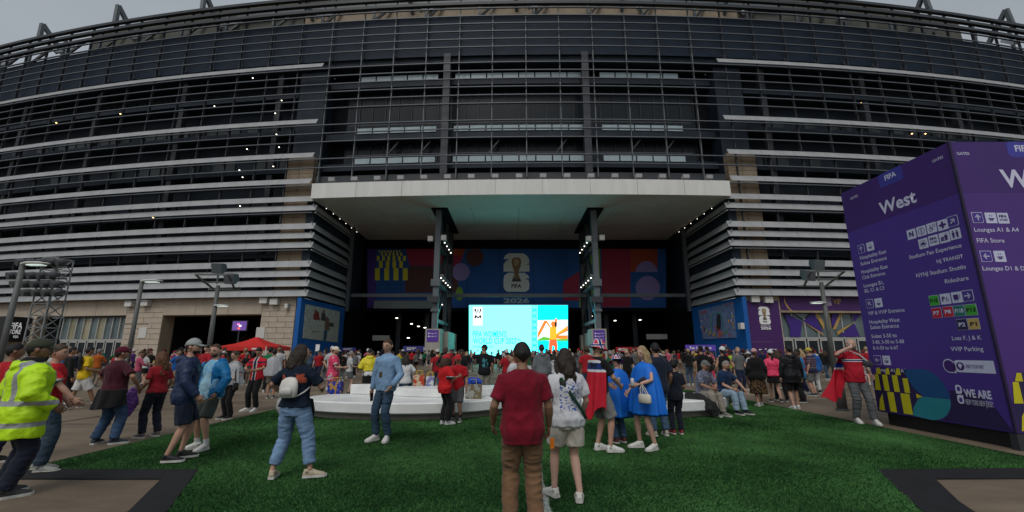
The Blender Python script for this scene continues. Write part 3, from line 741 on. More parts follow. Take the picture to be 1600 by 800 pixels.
# illustrated figure holding a long scarf
flat('screen_art', onS([(840, 532), (887, 532), (887, 499.5), (840, 500.5)], 2), e_wh, SCR)
flat('screen_art', onS([(840, 531), (849, 526), (860, 528), (870, 530), (887, 529), (887, 533), (870, 533), (858, 531.5), (840, 533)], 3), e_gr, SCR)
flat('screen_art', onS([(840, 521), (850.5, 501), (854, 500.5), (853, 506), (841, 528), (840, 528)], 3), e_or, SCR)
flat('screen_art', onS([(867, 523), (887, 509), (887, 517), (872, 524), (887, 524), (887, 530), (867, 529)], 3), e_or, SCR)
flat('screen_art', onS([(868, 522), (886, 511), (886, 513.5), (869, 524)], 4), e_yl, SCR)
flat('screen_art', onS([(859, 531), (869, 531), (869.5, 513), (868, 510), (860, 511), (859, 515)], 4), e_yl, SCR)
flat('screen_art', onS([(852, 502), (854, 500.5), (860, 510), (860, 513.5)], 4), e_or, SCR)
flat('screen_art', onS([(868, 510), (866.8, 499), (868.6, 496.5), (870.3, 499), (870, 512)], 4), e_or, SCR)
flat('screen_art', onS(circ(864.5, 506.5, 3.6, 0, 360, 14, 4.6), 5), e_or, SCR)
flat('screen_art', onS([(866.8, 503), (869.4, 503), (870, 508), (868, 512.5), (866.5, 508)], 6), e_bk, SCR)
flat('screen_art', onS([(858.5, 530.5), (869.5, 530.5), (871, 540), (870.5, 552), (867.5, 552), (866, 541), (863, 540), (862.5, 548), (863.5, 552), (860, 553), (857.5, 545), (857.8, 538)], 4.5), e_rd, SCR)
random.seed(3)
for i in range(46):
    x = random.uniform(841, 886); y = random.uniform(501.5, 524)
    if 852 < x < 872 or (x > 868 and y > 508) or (x < 853 and y > 514-(x-840)): continue
    sq(x, y, x+.6, y+.7, 2.6, e_bk, 'screen_dot')

# ---------------------------------------------------------------- painted panels on the two blue walls
def blue_map(sd):
    # wall plane from (X+-.55, 46.9) to (X, 59.2)
    X = XL if sd < 0 else XR; A = Vector((X+sd*.55, YF(sd)+.05, 0)); B = Vector((X, 59.2, 0)); d = (B-A); n = Vector((d.y, -d.x, 0)).normalized() if sd < 0 else Vector((-d.y, d.x, 0)).normalized()
    def f(px, py, lv=1):
        r_ = ray(px, py); o = Vector((0, 0, EYE)); t = (A-o).dot(n)/r_.dot(n)
        return o+r_*t+n*(.03*lv)
    return f, n, d.normalized()
fL, nL, dL = blue_map(-1); fR, nR, dR = blue_map(1)
m_news = mat('newsprint', (.38, .40, .36), .8, .35, 3)
ML = flat('mural', [fL(472, 528.5), fL(526.5, 535), fL(530.5, 487), fL(477, 475)], m_news, None, .05, nL)
tag(ML, 'newspaper collage mural on the blue wall left of the entrance', 'mural')
m_ink = mat('ink', (.05, .05, .05), .8); m_nred = mat('news_red', (.22, .03, .03), .8); m_nblue = mat('news_blue', (.03, .08, .14), .8); m_nskin = mat('news_brown', (.16, .09, .06), .8)
def mp_(f, pts, lv, m, par=ML, nm='mural_print'): return flat(nm, [f(x, y, lv) for x, y in pts], m, par)
mp_(fL, [(488, 499), (499, 501), (497, 488), (493, 485), (489, 490)], 3, m_nred); mp_(fL, [(500, 500), (508, 502), (507, 490), (502, 488)], 3, m_ink)
mp_(fL, [(506, 515), (514, 517), (513, 497), (508, 494)], 3, m_nskin); mp_(fL, [(504, 532), (508, 533), (511, 517), (505.5, 515)], 3, m_nblue); mp_(fL, [(513, 510), (520, 511), (520, 505), (514, 504)], 3, m_ink)
mp_(fL, [(490, 490), (493, 490.5), (493, 484), (490, 483.5)], 3.4, m_nskin); mp_(fL, [(503, 489), (506, 490), (506, 484.5), (503, 484)], 3.4, m_nskin)
for i in range(9):
    x = 475+i*1.0; 
for i in range(7):
    xx = 479+i*7.2
    for j in range(9):
        y0 = 481+j*5.2+(xx-477)*.16
        if 486 < xx < 516 and y0 < 512: continue
        mp_(fL, [(xx, y0+1.1), (xx+4.6, y0+1.9), (xx+4.6, y0+.9), (xx, y0+.1)], 2.2, m_ink)
pf = [fL(484, 514, 3), fL(498, 516, 3)]
mp_(fL, [(487, 518.5), (499, 516.5), (499, 517.4), (487, 519.6)], 3, m_ink)
# rainbow mural on the right
m_r0 = mat('mural_sky', (.14, .19, .36), .8, .3, 2)
MR = flat('mural', [fR(1099.5, 530), (fR(1151.5, 527.5)), fR(1146.5, 471), fR(1091.5, 485)], m_r0, None, .05, nR)
tag(MR, 'painted rainbow mural on the blue wall right of the entrance', 'mural')
mc = {k: mat('mural_'+k, tuple(c*1.5 for c in v), .8) for k, v in dict(red=(.30,.03,.03), orange=(.36,.12,.02), yellow=(.38,.30,.03), green=(.06,.20,.04), blue=(.02,.09,.28), black=(.012,.012,.015), pink=(.26,.07,.09), white=(.35,.36,.38), brown=(.10,.05,.03)).items()}
def mr(pts, lv, c): return mp_(fR, pts, lv, mc[c], MR)
for i, c in enumerate(('red', 'orange', 'yellow', 'green', 'blue')):
    r0 = 13.3-i*1.25
    out = [(1121.5+r0*math.cos(R(a))*1.0, 497-r0*.95*math.sin(R(a))) for a in range(0, 181, 12)]; inn = [(1121.5+(r0-1.2)*math.cos(R(a)), 497-(r0-1.2)*.95*math.sin(R(a))) for a in range(180, -1, -12)]
    mr([(1121.5+r0+1, 515)]+out+[(1121.5-r0, 520)]+[(1121.5-r0+1.2, 520)]+inn+[(1121.5+r0-.2, 515)], 2+i*.3, c)
mr([(1121, 517), (1127, 517), (1128, 505), (1127, 492), (1123, 490), (1121, 495)], 4, 'black'); mr([(1123, 527), (1128, 527), (1128.5, 515), (1123, 513)], 4, 'pink'); mr([(1118, 512), (1121, 516), (1121.5, 513), (1119, 507)], 4, 'pink')
random.seed(11)
for i in range(46):
    x = random.uniform(1094, 1148); lo = 527; 
    if 1106 < x < 1136: y = random.uniform(518, 525)
    else: y = random.uniform(488 if x > 1136 else 498, 524)
    w_, h_ = random.uniform(1.5, 3.6), random.uniform(2, 6); c = random.choice(['red','orange','yellow','green','blue','black','white','brown','pink','yellow','green'])
    mr([(x, y+h_/2), (x+w_/2, y+h_/3), (x+w_*.6, y-h_/3), (x+w_/3, y-h_/2), (x, y-h_*.3)], 3+random.random(), c)
for i, (x, y) in enumerate(((1097, 492), (1099, 490), (1101, 489), (1103, 489), (1109, 485), (1111, 484), (1113, 484), (1133, 478), (1136, 477), (1141, 476), (1144, 475))):
    mr([(x, y), (x+1.6, y-.3), (x+1.6, y-3.2), (x, y-3)], 3, 'red' if i < 4 or i > 6 else 'blue')
# small poster and camera, right blue wall
po = flat('poster', [fR(1128, 545, 1), fR(1136, 545, 1), fR(1135.5, 538, 1), (fR(1128, 538, 1))], mc['white'], None, .03, nR); tag(po, 'small red and white notice low on the right blue wall', 'notice')
flat('notice_print', [fR(1128, 540, 3), fR(1136, 540, 3), fR(1135.5, 538, 3), (fR(1128, 538, 3))], mc['red'], po)
c_ = fR(1163, 509, 8); put('wall_camera', MB().box(c_-Vector((.3, .3, .35)), c_+Vector((.1, .3, .3))), m_soffit, ST)

# ---------------------------------------------------------------- right ground floor: purple banner, VIP front
stone_wall(sx(1168), sx(1224), ZL)
def onw0(px, py, d): s, z = fS(px, py, d); return F(s, d, z)
m_purl2 = mat('vinyl_lilac', (.25, .15, .3), .6)
m_pur = mat('vinyl_purple', (.055, .012, .105), .55, .15, .3); m_purl = mat('vinyl_violet', (.075, .025, .15), .55, .1, .3); m_gold = mat('vinyl_gold', (.42, .26, .08), .5, .1, .5); m_purb = mat('vinyl_indigo', (.045, .016, .19), .5)
s0, s1 = sx(1170), sx(1221); zb0, zb1 = zy(1195, 549), zy(1195, 470)
PB = put('hanging_banner', abox(s0, s1, DW-.14, DW-.06, .6, zb1), m_pur); tag(PB, 'tall purple event banner hung on the stone pier beside the VIP entrance', 'banner')
t = TH((s0+s1)/2); rv = Vector((math.cos(t), math.sin(t), 0)); nv = Vector((math.sin(t), -math.cos(t), 0))
sc_, ze = fS(1194.5, 507, DW); emblem(F(sc_, DW-.16, ze), rv, (0,0,1), nv, fS(1194.5, 479.5, DW)[1]-ze, PB, m=m_wht, off=.015)
text('WORLD CUP', F(sc_, DW-.18, fS(1194.5, 510.6, DW)[1]), rv, (0,0,1), m_wht, PB, width=1.15, height=.16, align='C'); text('2026', F(sc_, DW-.18, fS(1194.5, 514.8, DW)[1]), rv, (0,0,1), m_wht, PB, width=1.15, height=.26, align='C', bold=.04)
for x0_, x1_, y0_ in ((1185.5, 1191, 546), (1195, 1198, 545.2), (1202, 1208.5, 545.6), (1210, 1214, 545.8)): flat('banner_logo', [onw0(x, y, DW-.17) for x, y in ((x0_, y0_+1), (x1_, y0_+1), (x1_-.4, y0_-.6), (x0_+.4, y0_-.6))], m_wht, PB)
for i_ in range(8): flat('banner_line', [onw0(x, y, DW-.17) for x, y in ((1175+i_*4.4, 534.4), (1179.4+i_*4.4, 534.4), (1179.4+i_*4.4, 534.0), (1175+i_*4.4, 534.0))], m_purl2, PB)
def onw(px, py, d): s, z = fS(px, py, d); return F(s, d, z)
for pts in ([(1176, 483), (1189, 497), (1187, 498)], [(1221, 497), (1203, 504), (1203, 502.5)], [(1170, 512), (1185, 510.5), (1185, 511.4)], [(1221, 512.5), (1204, 511), (1204, 510)], [(1212, 480), (1203, 496), (1201, 495)], [(1170, 497), (1186, 503), (1186, 504)]):
    flat('banner_ray', [onw(x, y, DW-.17) for x, y in pts], m_purl, PB)
zv0, zv1 = zy(1280, 487), ZL
LV = put('lintel', abox(sx(1224), sx(1400), DW+.05, DW+1.5, zv0, ZL), m_beige2, ST)
VB = put('fascia_banner', abox(sx(1225), sx(1352), DW-.08, DW+.0, zv0+.15, ZL-.15), m_pur, None); tag(VB, 'long purple fascia banner lettered VIP above the glazed doors', 'banner')
put('sill_band', abox(sx(1224), sx(1400), DW-.1, DW+.4, zv0-.12, zv0+.1), m_tan, LV)
t = TH(sx(1310)); rv = Vector((math.cos(t), math.sin(t), 0)); nv = Vector((math.sin(t), -math.cos(t), 0))
s_, z_ = fS(1293.8, 478, DW); emblem(F(s_, DW-.1, z_), rv, (0,0,1), nv, fS(1293, 461.5, DW)[1]-z_, VB, m=mat('lilac_print', (.30, .24, .36), .6), cup=False, word=False, off=.015)
s_, z_ = fS(1301, 475.5, DW); text('VIP', F(s_, DW-.11, z_), rv, (0,0,1), m_gold, VB, width=.95, height=.62, bold=.01)
flat('banner_swoosh', [onw(x, y, DW-.1) for x, y in ((1225.5, 462), (1228, 473), (1234, 482), (1239, 486.2), (1236, 486.4), (1230, 481), (1225.2, 472))], m_gold, VB)
W, g0, g1, zd, zt = glazing(1224, 1400, 488, 528, 9, 9, [m_glass_l], m_frame)
gd = DW+.43
for pts, m in (([(1224,487.5),(1253,502),(1251,526.5),(1234.5,526.5),(1234.5,513)], m_purb), ([(1268,489.5),(1273,489.5),(1286,521),(1255,501.5)], m_purb), ([(1300,489.5),(1311,489.5),(1304,508),(1299,510)], m_purb),
               ([(1334,503.5),(1331,488.5),(1349,489),(1340,497)], m_purb), ([(1311,526),(1335,505),(1344,526)], m_purb), ([(1241,490),(1247,490),(1262,491),(1255,499)], m_glass_l),
               ([(1254,502),(1287,521.5),(1286,524)], m_gold), ([(1273,489.5),(1279,489.5),(1288,506),(1288,516)], m_gold), ([(1291,489.5),(1296,489.5),(1299,512),(1292,515)], m_gold), ([(1312,489.5),(1317,489.5),(1306,514),(1301,515)], m_gold), ([(1335,503),(1309,524),(1308,518)], m_gold)):
    flat('window_graphic', [onw(x, y, gd) for x, y in pts], m, W)
stone_wall(sx(1400), sx(1440), ZL)
put('stone_wall', abox(sx(1440), 168, DW, DW+1.5, 0, ZL), m_beige2, ST)

# ---------------------------------------------------------------- benches
m_bench = mat('bench_white', (.74, .75, .73), .45, .13, 1.6, spec=.4); m_bbase = mat('bench_base', (.30, .27, .23), .8, .15, 2, .1, 30)
def smooth_poly(pts, n=6):
    P = [Vector((*p, 0)) for p in pts]; out = []; N = len(P)
    for i in range(N):
        p0, p1, p2, p3 = P[(i-1) % N], P[i], P[(i+1) % N], P[(i+2) % N]
        for k in range(n):
            t = k/n; q = .5*((2*p1)+(p2-p0)*t+(2*p0-5*p1+4*p2-p3)*t*t+(3*p1-p0-3*p2+p3)*t**3); out.append((q.x, q.y))
    return out
def inset(poly, d):
    n = len(poly); out = []
    for i in range(n):
        a = Vector(poly[i-1]); b = Vector(poly[i]); c = Vector(poly[(i+1) % n]); t = (c-a).normalized(); nn = Vector((-t.y, t.x)); out.append((b.x+nn.x*d, b.y+nn.y*d))
    return out
def bevel_slab(mb, poly, z0, z1, r=.03):
    loops = [(inset(poly, r), z0), (poly, z0+r), (poly, z1-r), (inset(poly, r), z1)]
    n = len(poly); o = len(mb.v)
    for pl, z in loops: mb.v.extend([(x, y, z) for x, y in pl])
    for i in range(3):
        for k in range(n): a = o+i*n+k; b = o+i*n+(k+1) % n; mb.f.append((a, b, b+n, a+n))
    mb.f.append(tuple(o+k for k in reversed(range(n)))); mb.f.append(tuple(o+3*n+k for k in range(n)))
def bench(label, low, up, up2=None):
    c = (sum(p[0] for p in low)/len(low), sum(p[1] for p in low)/len(low), 0)
    B = thing('curved_bench', c, label, 'bench', 'white tiered benches on the turf')
    lp = smooth_poly(low); mb = MB(); bevel_slab(mb, lp, .17, .43); put('seat', mb, m_bench, B)
    mb = MB(); mb.prism(inset(lp, .22), .005, .17); put('base', mb, m_bbase, B)
    for i, u in enumerate([up, up2]):
        if u:
            ulp = smooth_poly(u); mb = MB(); bevel_slab(mb, ulp, .432, .64+.06*i, .02); put('upper_tier', mb, m_bench, B)
    return B
bench('white curved tiered bench at the left, behind the man in the denim shirt', [(-5.45, 12.2), (-5.1, 11.45), (-4.2, 11.0), (-2.9, 10.75), (-1.7, 10.85), (-.75, 11.3), (.05, 12.1), (.35, 13.1), (.1, 13.9), (-2, 13.7), (-4.2, 13.2), (-5.2, 12.9)],
      [(-3.4, 12.6), (-2.2, 12.0), (-1.3, 12.0), (-.5, 12.5), (-.1, 13.4), (-1, 13.5), (-2.6, 13.25)], [(-4.6, 12.95), (-3.7, 12.75), (-3.55, 13.1), (-4.2, 13.15)])
bench('white curved tiered bench at the right where two men sit', [(.75, 13.2), (.9, 12.4), (1.7, 11.7), (3.0, 11.25), (4.1, 11.15), (5.2, 11.6), (5.9, 12.5), (5.7, 13.3), (4.6, 13.6), (2.2, 13.9), (1.0, 13.9)],
      [(1.3, 13.2), (2.0, 12.6), (3.0, 12.5), (3.3, 13.0), (2.6, 13.6), (1.6, 13.7)])

# ---------------------------------------------------------------- wayfinding tower "West"
WX0, WX1, WY0, WY1, WZ0, WZ1 = 8.42, 11.25, 7.75, 10.58, .27, 5.56
WT = thing('wayfinding_tower', (9.83, 9.16, 0), 'tall purple West wayfinding tower with parking and lounge directions', 'sign')
m_wfab = mat('sign_fabric', (.066, .031, .255), .5, .10, .5, .22, 1.6); m_whead = mat('sign_header', (.052, .016, .155), .5, .10, .5, .22, 1.6)
m_wfab2 = mat('sign_fabric_dim_face', (.070, .025, .200), .5, .10, .5, .22, 1.6); m_wfab3 = mat('sign_fabric_deep', (.035, .014, .15), .6, .06, .6)  # camera-side face: same fabric, weaker light put into its colour
put('base', MB().box((WX0+.12, WY0+.12, 0), (WX1-.12, WY1-.12, WZ0+.02)), m_blk, WT)
put('frame', MB().box((WX0+.004, WY0+.004, WZ0), (WX1, WY1, WZ1)), m_wfab3, WT)
put('corner_trim', MB().box((WX0-.012, WY0-.012, WZ0), (WX0+.03, WY0+.03, WZ1+.01)), mat('trim_dark', (.02, .01, .05), .5), WT)
put('foot', MB().box((WX0-.02, WY0-.02, 0), (WX0+.1, WY0+.1, .26)), m_steeld, WT)
def onL(px, py, lv=0):        # on the face towards the turf (plane X = WX0)
    r_ = ray(px, py); t = (WX0-.004*lv)/r_.x; return Vector((WX0-.004*lv, r_.y*t, EYE+r_.z*t))
def onR(px, py, lv=0):        # on the face towards the camera (plane Y = WY0)
    r_ = ray(px, py); t = (WY0-.004*lv)/r_.y; return Vector((r_.x*t, WY0-.004*lv, EYE+r_.z*t))
zh = 4.52
zlow = 1.0
put('fabric_panel', MB().box((WX0-.002, WY0+.02, WZ0+.02), (WX0+.003, WY1-.005, zh)), m_wfab, WT); put('fabric_panel', MB().box((WX0-.002, WY0+.02, zh+.002), (WX0+.003, WY1-.005, WZ1-.01)), m_whead, WT)
put('fabric_panel', MB().box((WX0+.02, WY0-.002, WZ0+.02), (WX1-.01, WY0+.003, zh)), m_wfab2, WT); put('fabric_panel', MB().box((WX0+.02, WY0-.002, zh+.002), (WX1-.01, WY0+.003, WZ1-.01)), m_whead, WT)
m_txt = mat('sign_text', (.60, .60, .78), .6, .02); m_icon = mat('sign_icon', (.56, .58, .76), .6, .02)
RVL = Vector((0, -1, 0)); RVR = Vector((1, 0, 0)); UV = Vector((0, 0, 1))
def tL(body, x0, y0, x1, y1, m=None, bold=.008):
    a, b = onL(x0, y0, 1.5), onL(x1, y1, 1.5); text(body, ((a.x), a.y, (a.z+b.z)/2), RVL, UV, m or m_txt, WT, width=a.y-b.y, bold=bold)
def tR(body, x0, y0, x1, y1, bold=.008):
    a, b = onR(x0, y0, 1.5), onR(x1, y1, 1.5); text(body, (a.x, a.y, (a.z+b.z)/2), RVR, UV, m_txt, WT, width=b.x-a.x, bold=bold)
tL('GATES', 1329, 312, 1340.5, 307.5); tL('GATES', 1457, 254, 1474, 247); tL('West', 1375.5, 335, 1433, 316, bold=.025)
def rpoly(c, rv, w_, h_, r, nrm, lv):
    return [c+rv*x+UV*y+nrm*(.004*lv) for x, y in rr(-w_/2, -h_/2, w_/2, h_/2, (r, r, r, r), 4)]
NL, NR = Vector((-1, 0, 0)), Vector((0, -1, 0))
m_badge = mat('sign_badge', (.045, .045, .32), .5)
cbd = onL(1391.5, 277); flat('badge', rpoly(Vector((cbd.x, cbd.y, WZ1-.16)), RVL, .62, .32, .08, NL, 1), m_badge, WT); tL('FIFA', 1382.5, 281, 1400.5, 275.5, bold=.03)
for t_, a, b, c, d in (('Hospitality East',1344,405,1385,396),('Suites Entrance',1345,414.5,1386,406),('Hospitality East',1346,427,1387.5,419.5),('Club Entrance',1347.5,436,1383.5,429.5),('Lounges B1,',1350,449,1381.5,444),('B2, C1 & C3',1351.5,457,1382,452.5),
        ('VIP & VVIP Entrance',1357,492,1414,487),('Hospitality West',1359,506,1406,502.5),('Suites Entrance',1360,514,1405,512),('Suites 3-50 to',1362,528,1401.5,527),('3-80, 5-50 to 5-88',1363.5,537,1413,536.5),('& 6-50 to 6-67',1364.5,546,1404,546),('Lounges A1 & A4',1369,580,1416,582),
        ('Stadium Fan Experience',1421,405,1503,386),('NJ TRANSIT',1464,411,1505.5,403),('NYNJ Stadium Shuttle',1432,433,1510,420),('Rideshare',1477,442.5,1514,437.5),('Lots F, J & K',1488,531,1534,531),('VVIP Parking',1486,548,1537,549)):
    tL(t_, a, b, c, d)
IC = .205
def icon(f, rv, nrm, px, py, kind, size=IC):
    c = f(px, py); s = size
    def P(pts, lv): return [c+rv*(x*s)+UV*(y*s)+nrm*(.004*lv) for x, y in pts]
    cols = dict(green=(.05, .36, .04), red=(.45, .012, .04), teal=(.01, .17, .13), navy=(.02, .014, .07), yellow=(.52, .36, .12))
    if kind.startswith('arrow'):
        flat('icon_plate', P(rr(-.5, -.5, .5, .5, (.02, .18, .02, .02), 4), 1), m_icon, WT); flat('icon_plate', P(rr(-.45, -.45, .45, .45, (.02, .16, .02, .02), 4), 2), m_wfab, WT)
        a = dict(arrow_u=90, arrow_l=180, arrow_r=0, arrow_ul=135, arrow_ur=45)[kind]; ca, sa = math.cos(R(a)), math.sin(R(a))
        for pts in ([(-.28,-.045),(.22,-.045),(.22,.045),(-.28,.045)], [(.30,0),(.04,.26),(-.02,.20),(.18,0),(-.02,-.20),(.04,-.26)]): flat('icon_arrow', P([(x*ca-y*sa, x*sa+y*ca) for x, y in pts], 3), m_icon, WT)
    elif kind[0] == 'P' and kind not in ('Paccess',):
        body, cn = kind.split(':'); flat('icon_plate', P(rr(-.5, -.5, .5, .5, (.04,)*4, 3), 1), m_icon, WT); flat('icon_plate', P(rr(-.47, -.47, .47, .47, (.03,)*4, 3), 2), mat('icon_'+cn, cols[cn], .5), WT)
        text(body, P([(0, -.17)], 3)[0], rv, UV, m_icon if cn in ('red', 'navy', 'teal') else m_blk, WT, width=s*(.6 if len(body) < 3 else .78), height=s*.36, align='C', bold=.03)
    else:
        flat('icon_plate', P(rr(-.5, -.5, .5, .5, (.04,)*4, 3), 1), m_icon, WT); K = m_whead
        g = lambda pts: flat('icon_glyph', P(pts, 2), K, WT)
        ci = lambda x, y, r, n=12, ry=None: [(x+r*math.cos(2*PI*i/n), y+(ry or r)*math.sin(2*PI*i/n)) for i in range(n)]
        def ring(x, y, r, t_=.05):
            for i in range(12):
                a0, a1 = 2*PI*i/12, 2*PI*(i+1)/12; g([(x+r*math.cos(a0), y+r*math.sin(a0)), (x+r*math.cos(a1), y+r*math.sin(a1)), (x+(r-t_)*math.cos(a1), y+(r-t_)*math.sin(a1)), (x+(r-t_)*math.cos(a0), y+(r-t_)*math.sin(a0))])
        if kind == 'plus': g([(-.1,-.33),(.1,-.33),(.1,.33),(-.1,.33)]); g([(-.33,-.1),(-.105,-.1),(-.105,.1),(-.33,.1)]); g([(.105,-.1),(.33,-.1),(.33,.1),(.105,.1)])
        elif kind == 'info': ring(0, 0, .36); g([(-.05,-.22),(.05,-.22),(.05,.08),(-.05,.08)]); g(ci(0, .18, .06))
        elif kind == 'bag': g(ci(-.1, .2, .05, 8)); g(ci(.1, .2, .05, 8)); g([(-.24,-.02),(.24,-.02),(.28,-.1),(-.28,-.1)]); g([(-.2,-.14),(.2,-.14),(.12,-.26),(-.12,-.26)])
        elif kind == 'access': ring(-.08, -.14, .19); g(ci(-.12, .24, .06, 8)); g([(-.15,.16),(-.07,.16),(-.05,0),(.1,0),(.16,-.2),(.1,-.22),(.04,-.06),(-.13,-.04)]); ring(.26, .18, .16, .04)
        elif kind == 'Paccess': text('P', P([(-.17, -.2)], 2)[0], rv, UV, K, WT, height=s*.45, align='C', bold=.03); ring(.18, -.12, .14, .04); g(ci(.16, .16, .045, 8)); g([(.14,.1),(.2,.1),(.2,-.08),(.14,-.08)])
        elif kind == 'bus': g(rr(-.3, -.2, .14, .26, (.05,)*4, 3)); g(ci(-.2, -.25, .06, 8)); g(ci(.04, -.25, .06, 8)); g([(.24,.1),(.3,.1),(.3,.24),(.24,.24)]); g([(.24,-.1),(.3,-.1),(.3,.04),(.24,.04)])
        elif kind == 'car': ring(0, 0, .34, .035); g(rr(-.24, -.14, .24, .02, (.04,)*4, 3)); g([(-.16,.025),(.16,.025),(.08,.16),(-.1,.16)])
        elif kind == 'store': text('FIFA', P([(0, .06)], 2)[0], rv, UV, K, WT, width=s*.7, height=s*.26, align='C', bold=.03); text('STORE', P([(0, -.26)], 2)[0], rv, UV, K, WT, width=s*.7, height=s*.22, align='C')
        elif kind == 'food': g([(.06,-.3),(.28,-.3),(.34,.2),(.0,.2)]); g([(.14,.22),(.2,.22),(.26,.4),(.2,.4)]); g(rr(-.36,-.3,-.02,-.2,(.03,)*4,3)); g(rr(-.36,-.17,-.02,-.09,(.03,)*4,3)); g(rr(-.36,-.06,-.02,.08,(.02,.02,.08,.08),4))
        elif kind == 'toilet':
            for x in (-.18, .18): g(ci(x, .28, .07, 10)); g([(x-.12,.18),(x+.12,.18),(x+.1,-.06),(x+.07,-.36),(x-.07,-.36),(x-.1,-.06)])
        elif kind == 'train': text('N', P([(0, -.22)], 2)[0], rv, UV, K, WT, height=s*.5, align='C', bold=.05)
for px, py, k in ((1346,389,'arrow_u'),(1360,385,'bag'),(1424.5,366,'train'),(1440,361,'info'),(1456,356,'access'),(1473,351.5,'plus'),(1489,345.5,'arrow_ur'),(1443,380.5,'car'),(1459,375.5,'store'),(1476,371,'food'),(1493,365.5,'toilet'),
                  (1359.5,474.5,'arrow_ul'),(1373,473,'bag'),(1371.6,562.5,'arrow_l'),(1385.6,563,'bag'),(1460,469.5,'P11B:green'),(1477.5,467,'Paccess'),(1495.5,464.5,'bus'),(1512.5,462,'arrow_r'),(1464,489,'P7:red'),(1482,487,'P8:red'),(1499.5,485.5,'P11B:teal'),(1518,484,'P13:green'),(1504,507,'P2:navy'),(1522,506,'P1:yellow')):
    icon(onL, RVL, NL, px, py, k)
tR('GATES', 1495.5, 242, 1515, 242); tR('Lounges A1 & A4', 1523, 362, 1592.5, 362); tR('FIFA Store', 1527, 379, 1570, 379); tR('Lounges D1 & D4', 1536, 422.5, 1607, 422.5)
a = onR(1567.5, 292, 1.5); text('West', a, RVR, UV, m_txt, WT, height=.36, bold=.025)
flat('badge', rpoly(Vector((WX0+1.40, WY0, WZ1-.16)), RVR, .62, .32, .08, NR, 1), m_badge, WT); text('FIFA', (WX0+1.4, WY0-.007, WZ1-.2), RVR, UV, m_txt, WT, height=.13, align='C', bold=.03)
for px, py, k in ((1527,340,'arrow_u'),(1548,340.5,'bag'),(1567,341,'store'),(1540.5,400.5,'arrow_l'),(1562,400.5,'bag')): icon(onR, RVR, NR, px, py, k)
# find-your-way pill (scannable code left blank) and host lettering
p0, p1 = onL(1492, 575), onL(1557, 575); zc = 1.34
flat('pill', [Vector((WX0-.005, p0.y+.02-x, z)) for x, z in rr(0, zc-.11, p0.y-p1.y, zc+.11, (.1, .01, .01, .1), 5)], m_icon, WT)
q = onL(1483.5, 572); cc = Vector((WX0-.005, q.y, zc+.0)); flat('pill', [cc+RVL*x+UV*y for x, y in rr(-.12, -.13, .12, .13, (.12, .01, .12, .12), 5)], m_icon, WT); cc.x -= .004; flat('pill', [cc+RVL*x+UV*y for x, y in rr(-.1, -.11, .1, .11, (.1, .01, .1, .1), 5)], m_whead, WT)
cp = onL(1502, 576); cp = Vector((WX0-.009, cp.y, zc)); flat('pin', [cp+RVL*(.075*math.cos(i*PI/8))+UV*(.075*math.sin(i*PI/8)) for i in range(16)], m_whead, WT); cp.x -= .004; flat('pin', [cp+RVL*x+UV*y for x, y in ((0,-.05),(.035,.0),(.035,.03),(0,.055),(-.035,.03),(-.035,0))], m_icon, WT)
a, b = onL(1511, 577), onL(1539, 577); text('FIND YOUR WAY', (WX0-.01, a.y, zc-.035), RVL, UV, m_whead, WT, width=a.y-b.y, height=.075, bold=.0)
a, b = onL(1508, 620), onL(1551, 623); text('WE ARE', (WX0-.008, a.y, (a.z+b.z)/2+.0), RVL, UV, m_txt, WT, width=a.y-b.y, height=.14, bold=.035)
text('NEW YORK NEW JERSEY', (WX0-.008, a.y, (a.z+b.z)/2-.14), RVL, UV, m_txt, WT, width=a.y-b.y, height=.1, bold=.0)
cs = onL(1501, 617); 
for i, pts in enumerate((rr(-.07, .02, .05, .18, (.0, .05, .05, .05), 4), rr(-.07, -.16, .05, .0, (.05, .05, .0, .05), 4))): flat('host_mark', [Vector((WX0-.008, cs.y, cs.z))+RVL*x+UV*y for x, y in pts], m_txt, WT); flat('host_mark', [Vector((WX0-.012, cs.y, cs.z))+RVL*(x*.5)+UV*(y*.5+.01*(1 if i == 0 else -1)+(.05 if i == 0 else -.04)) for x, y in pts], m_wfab, WT)
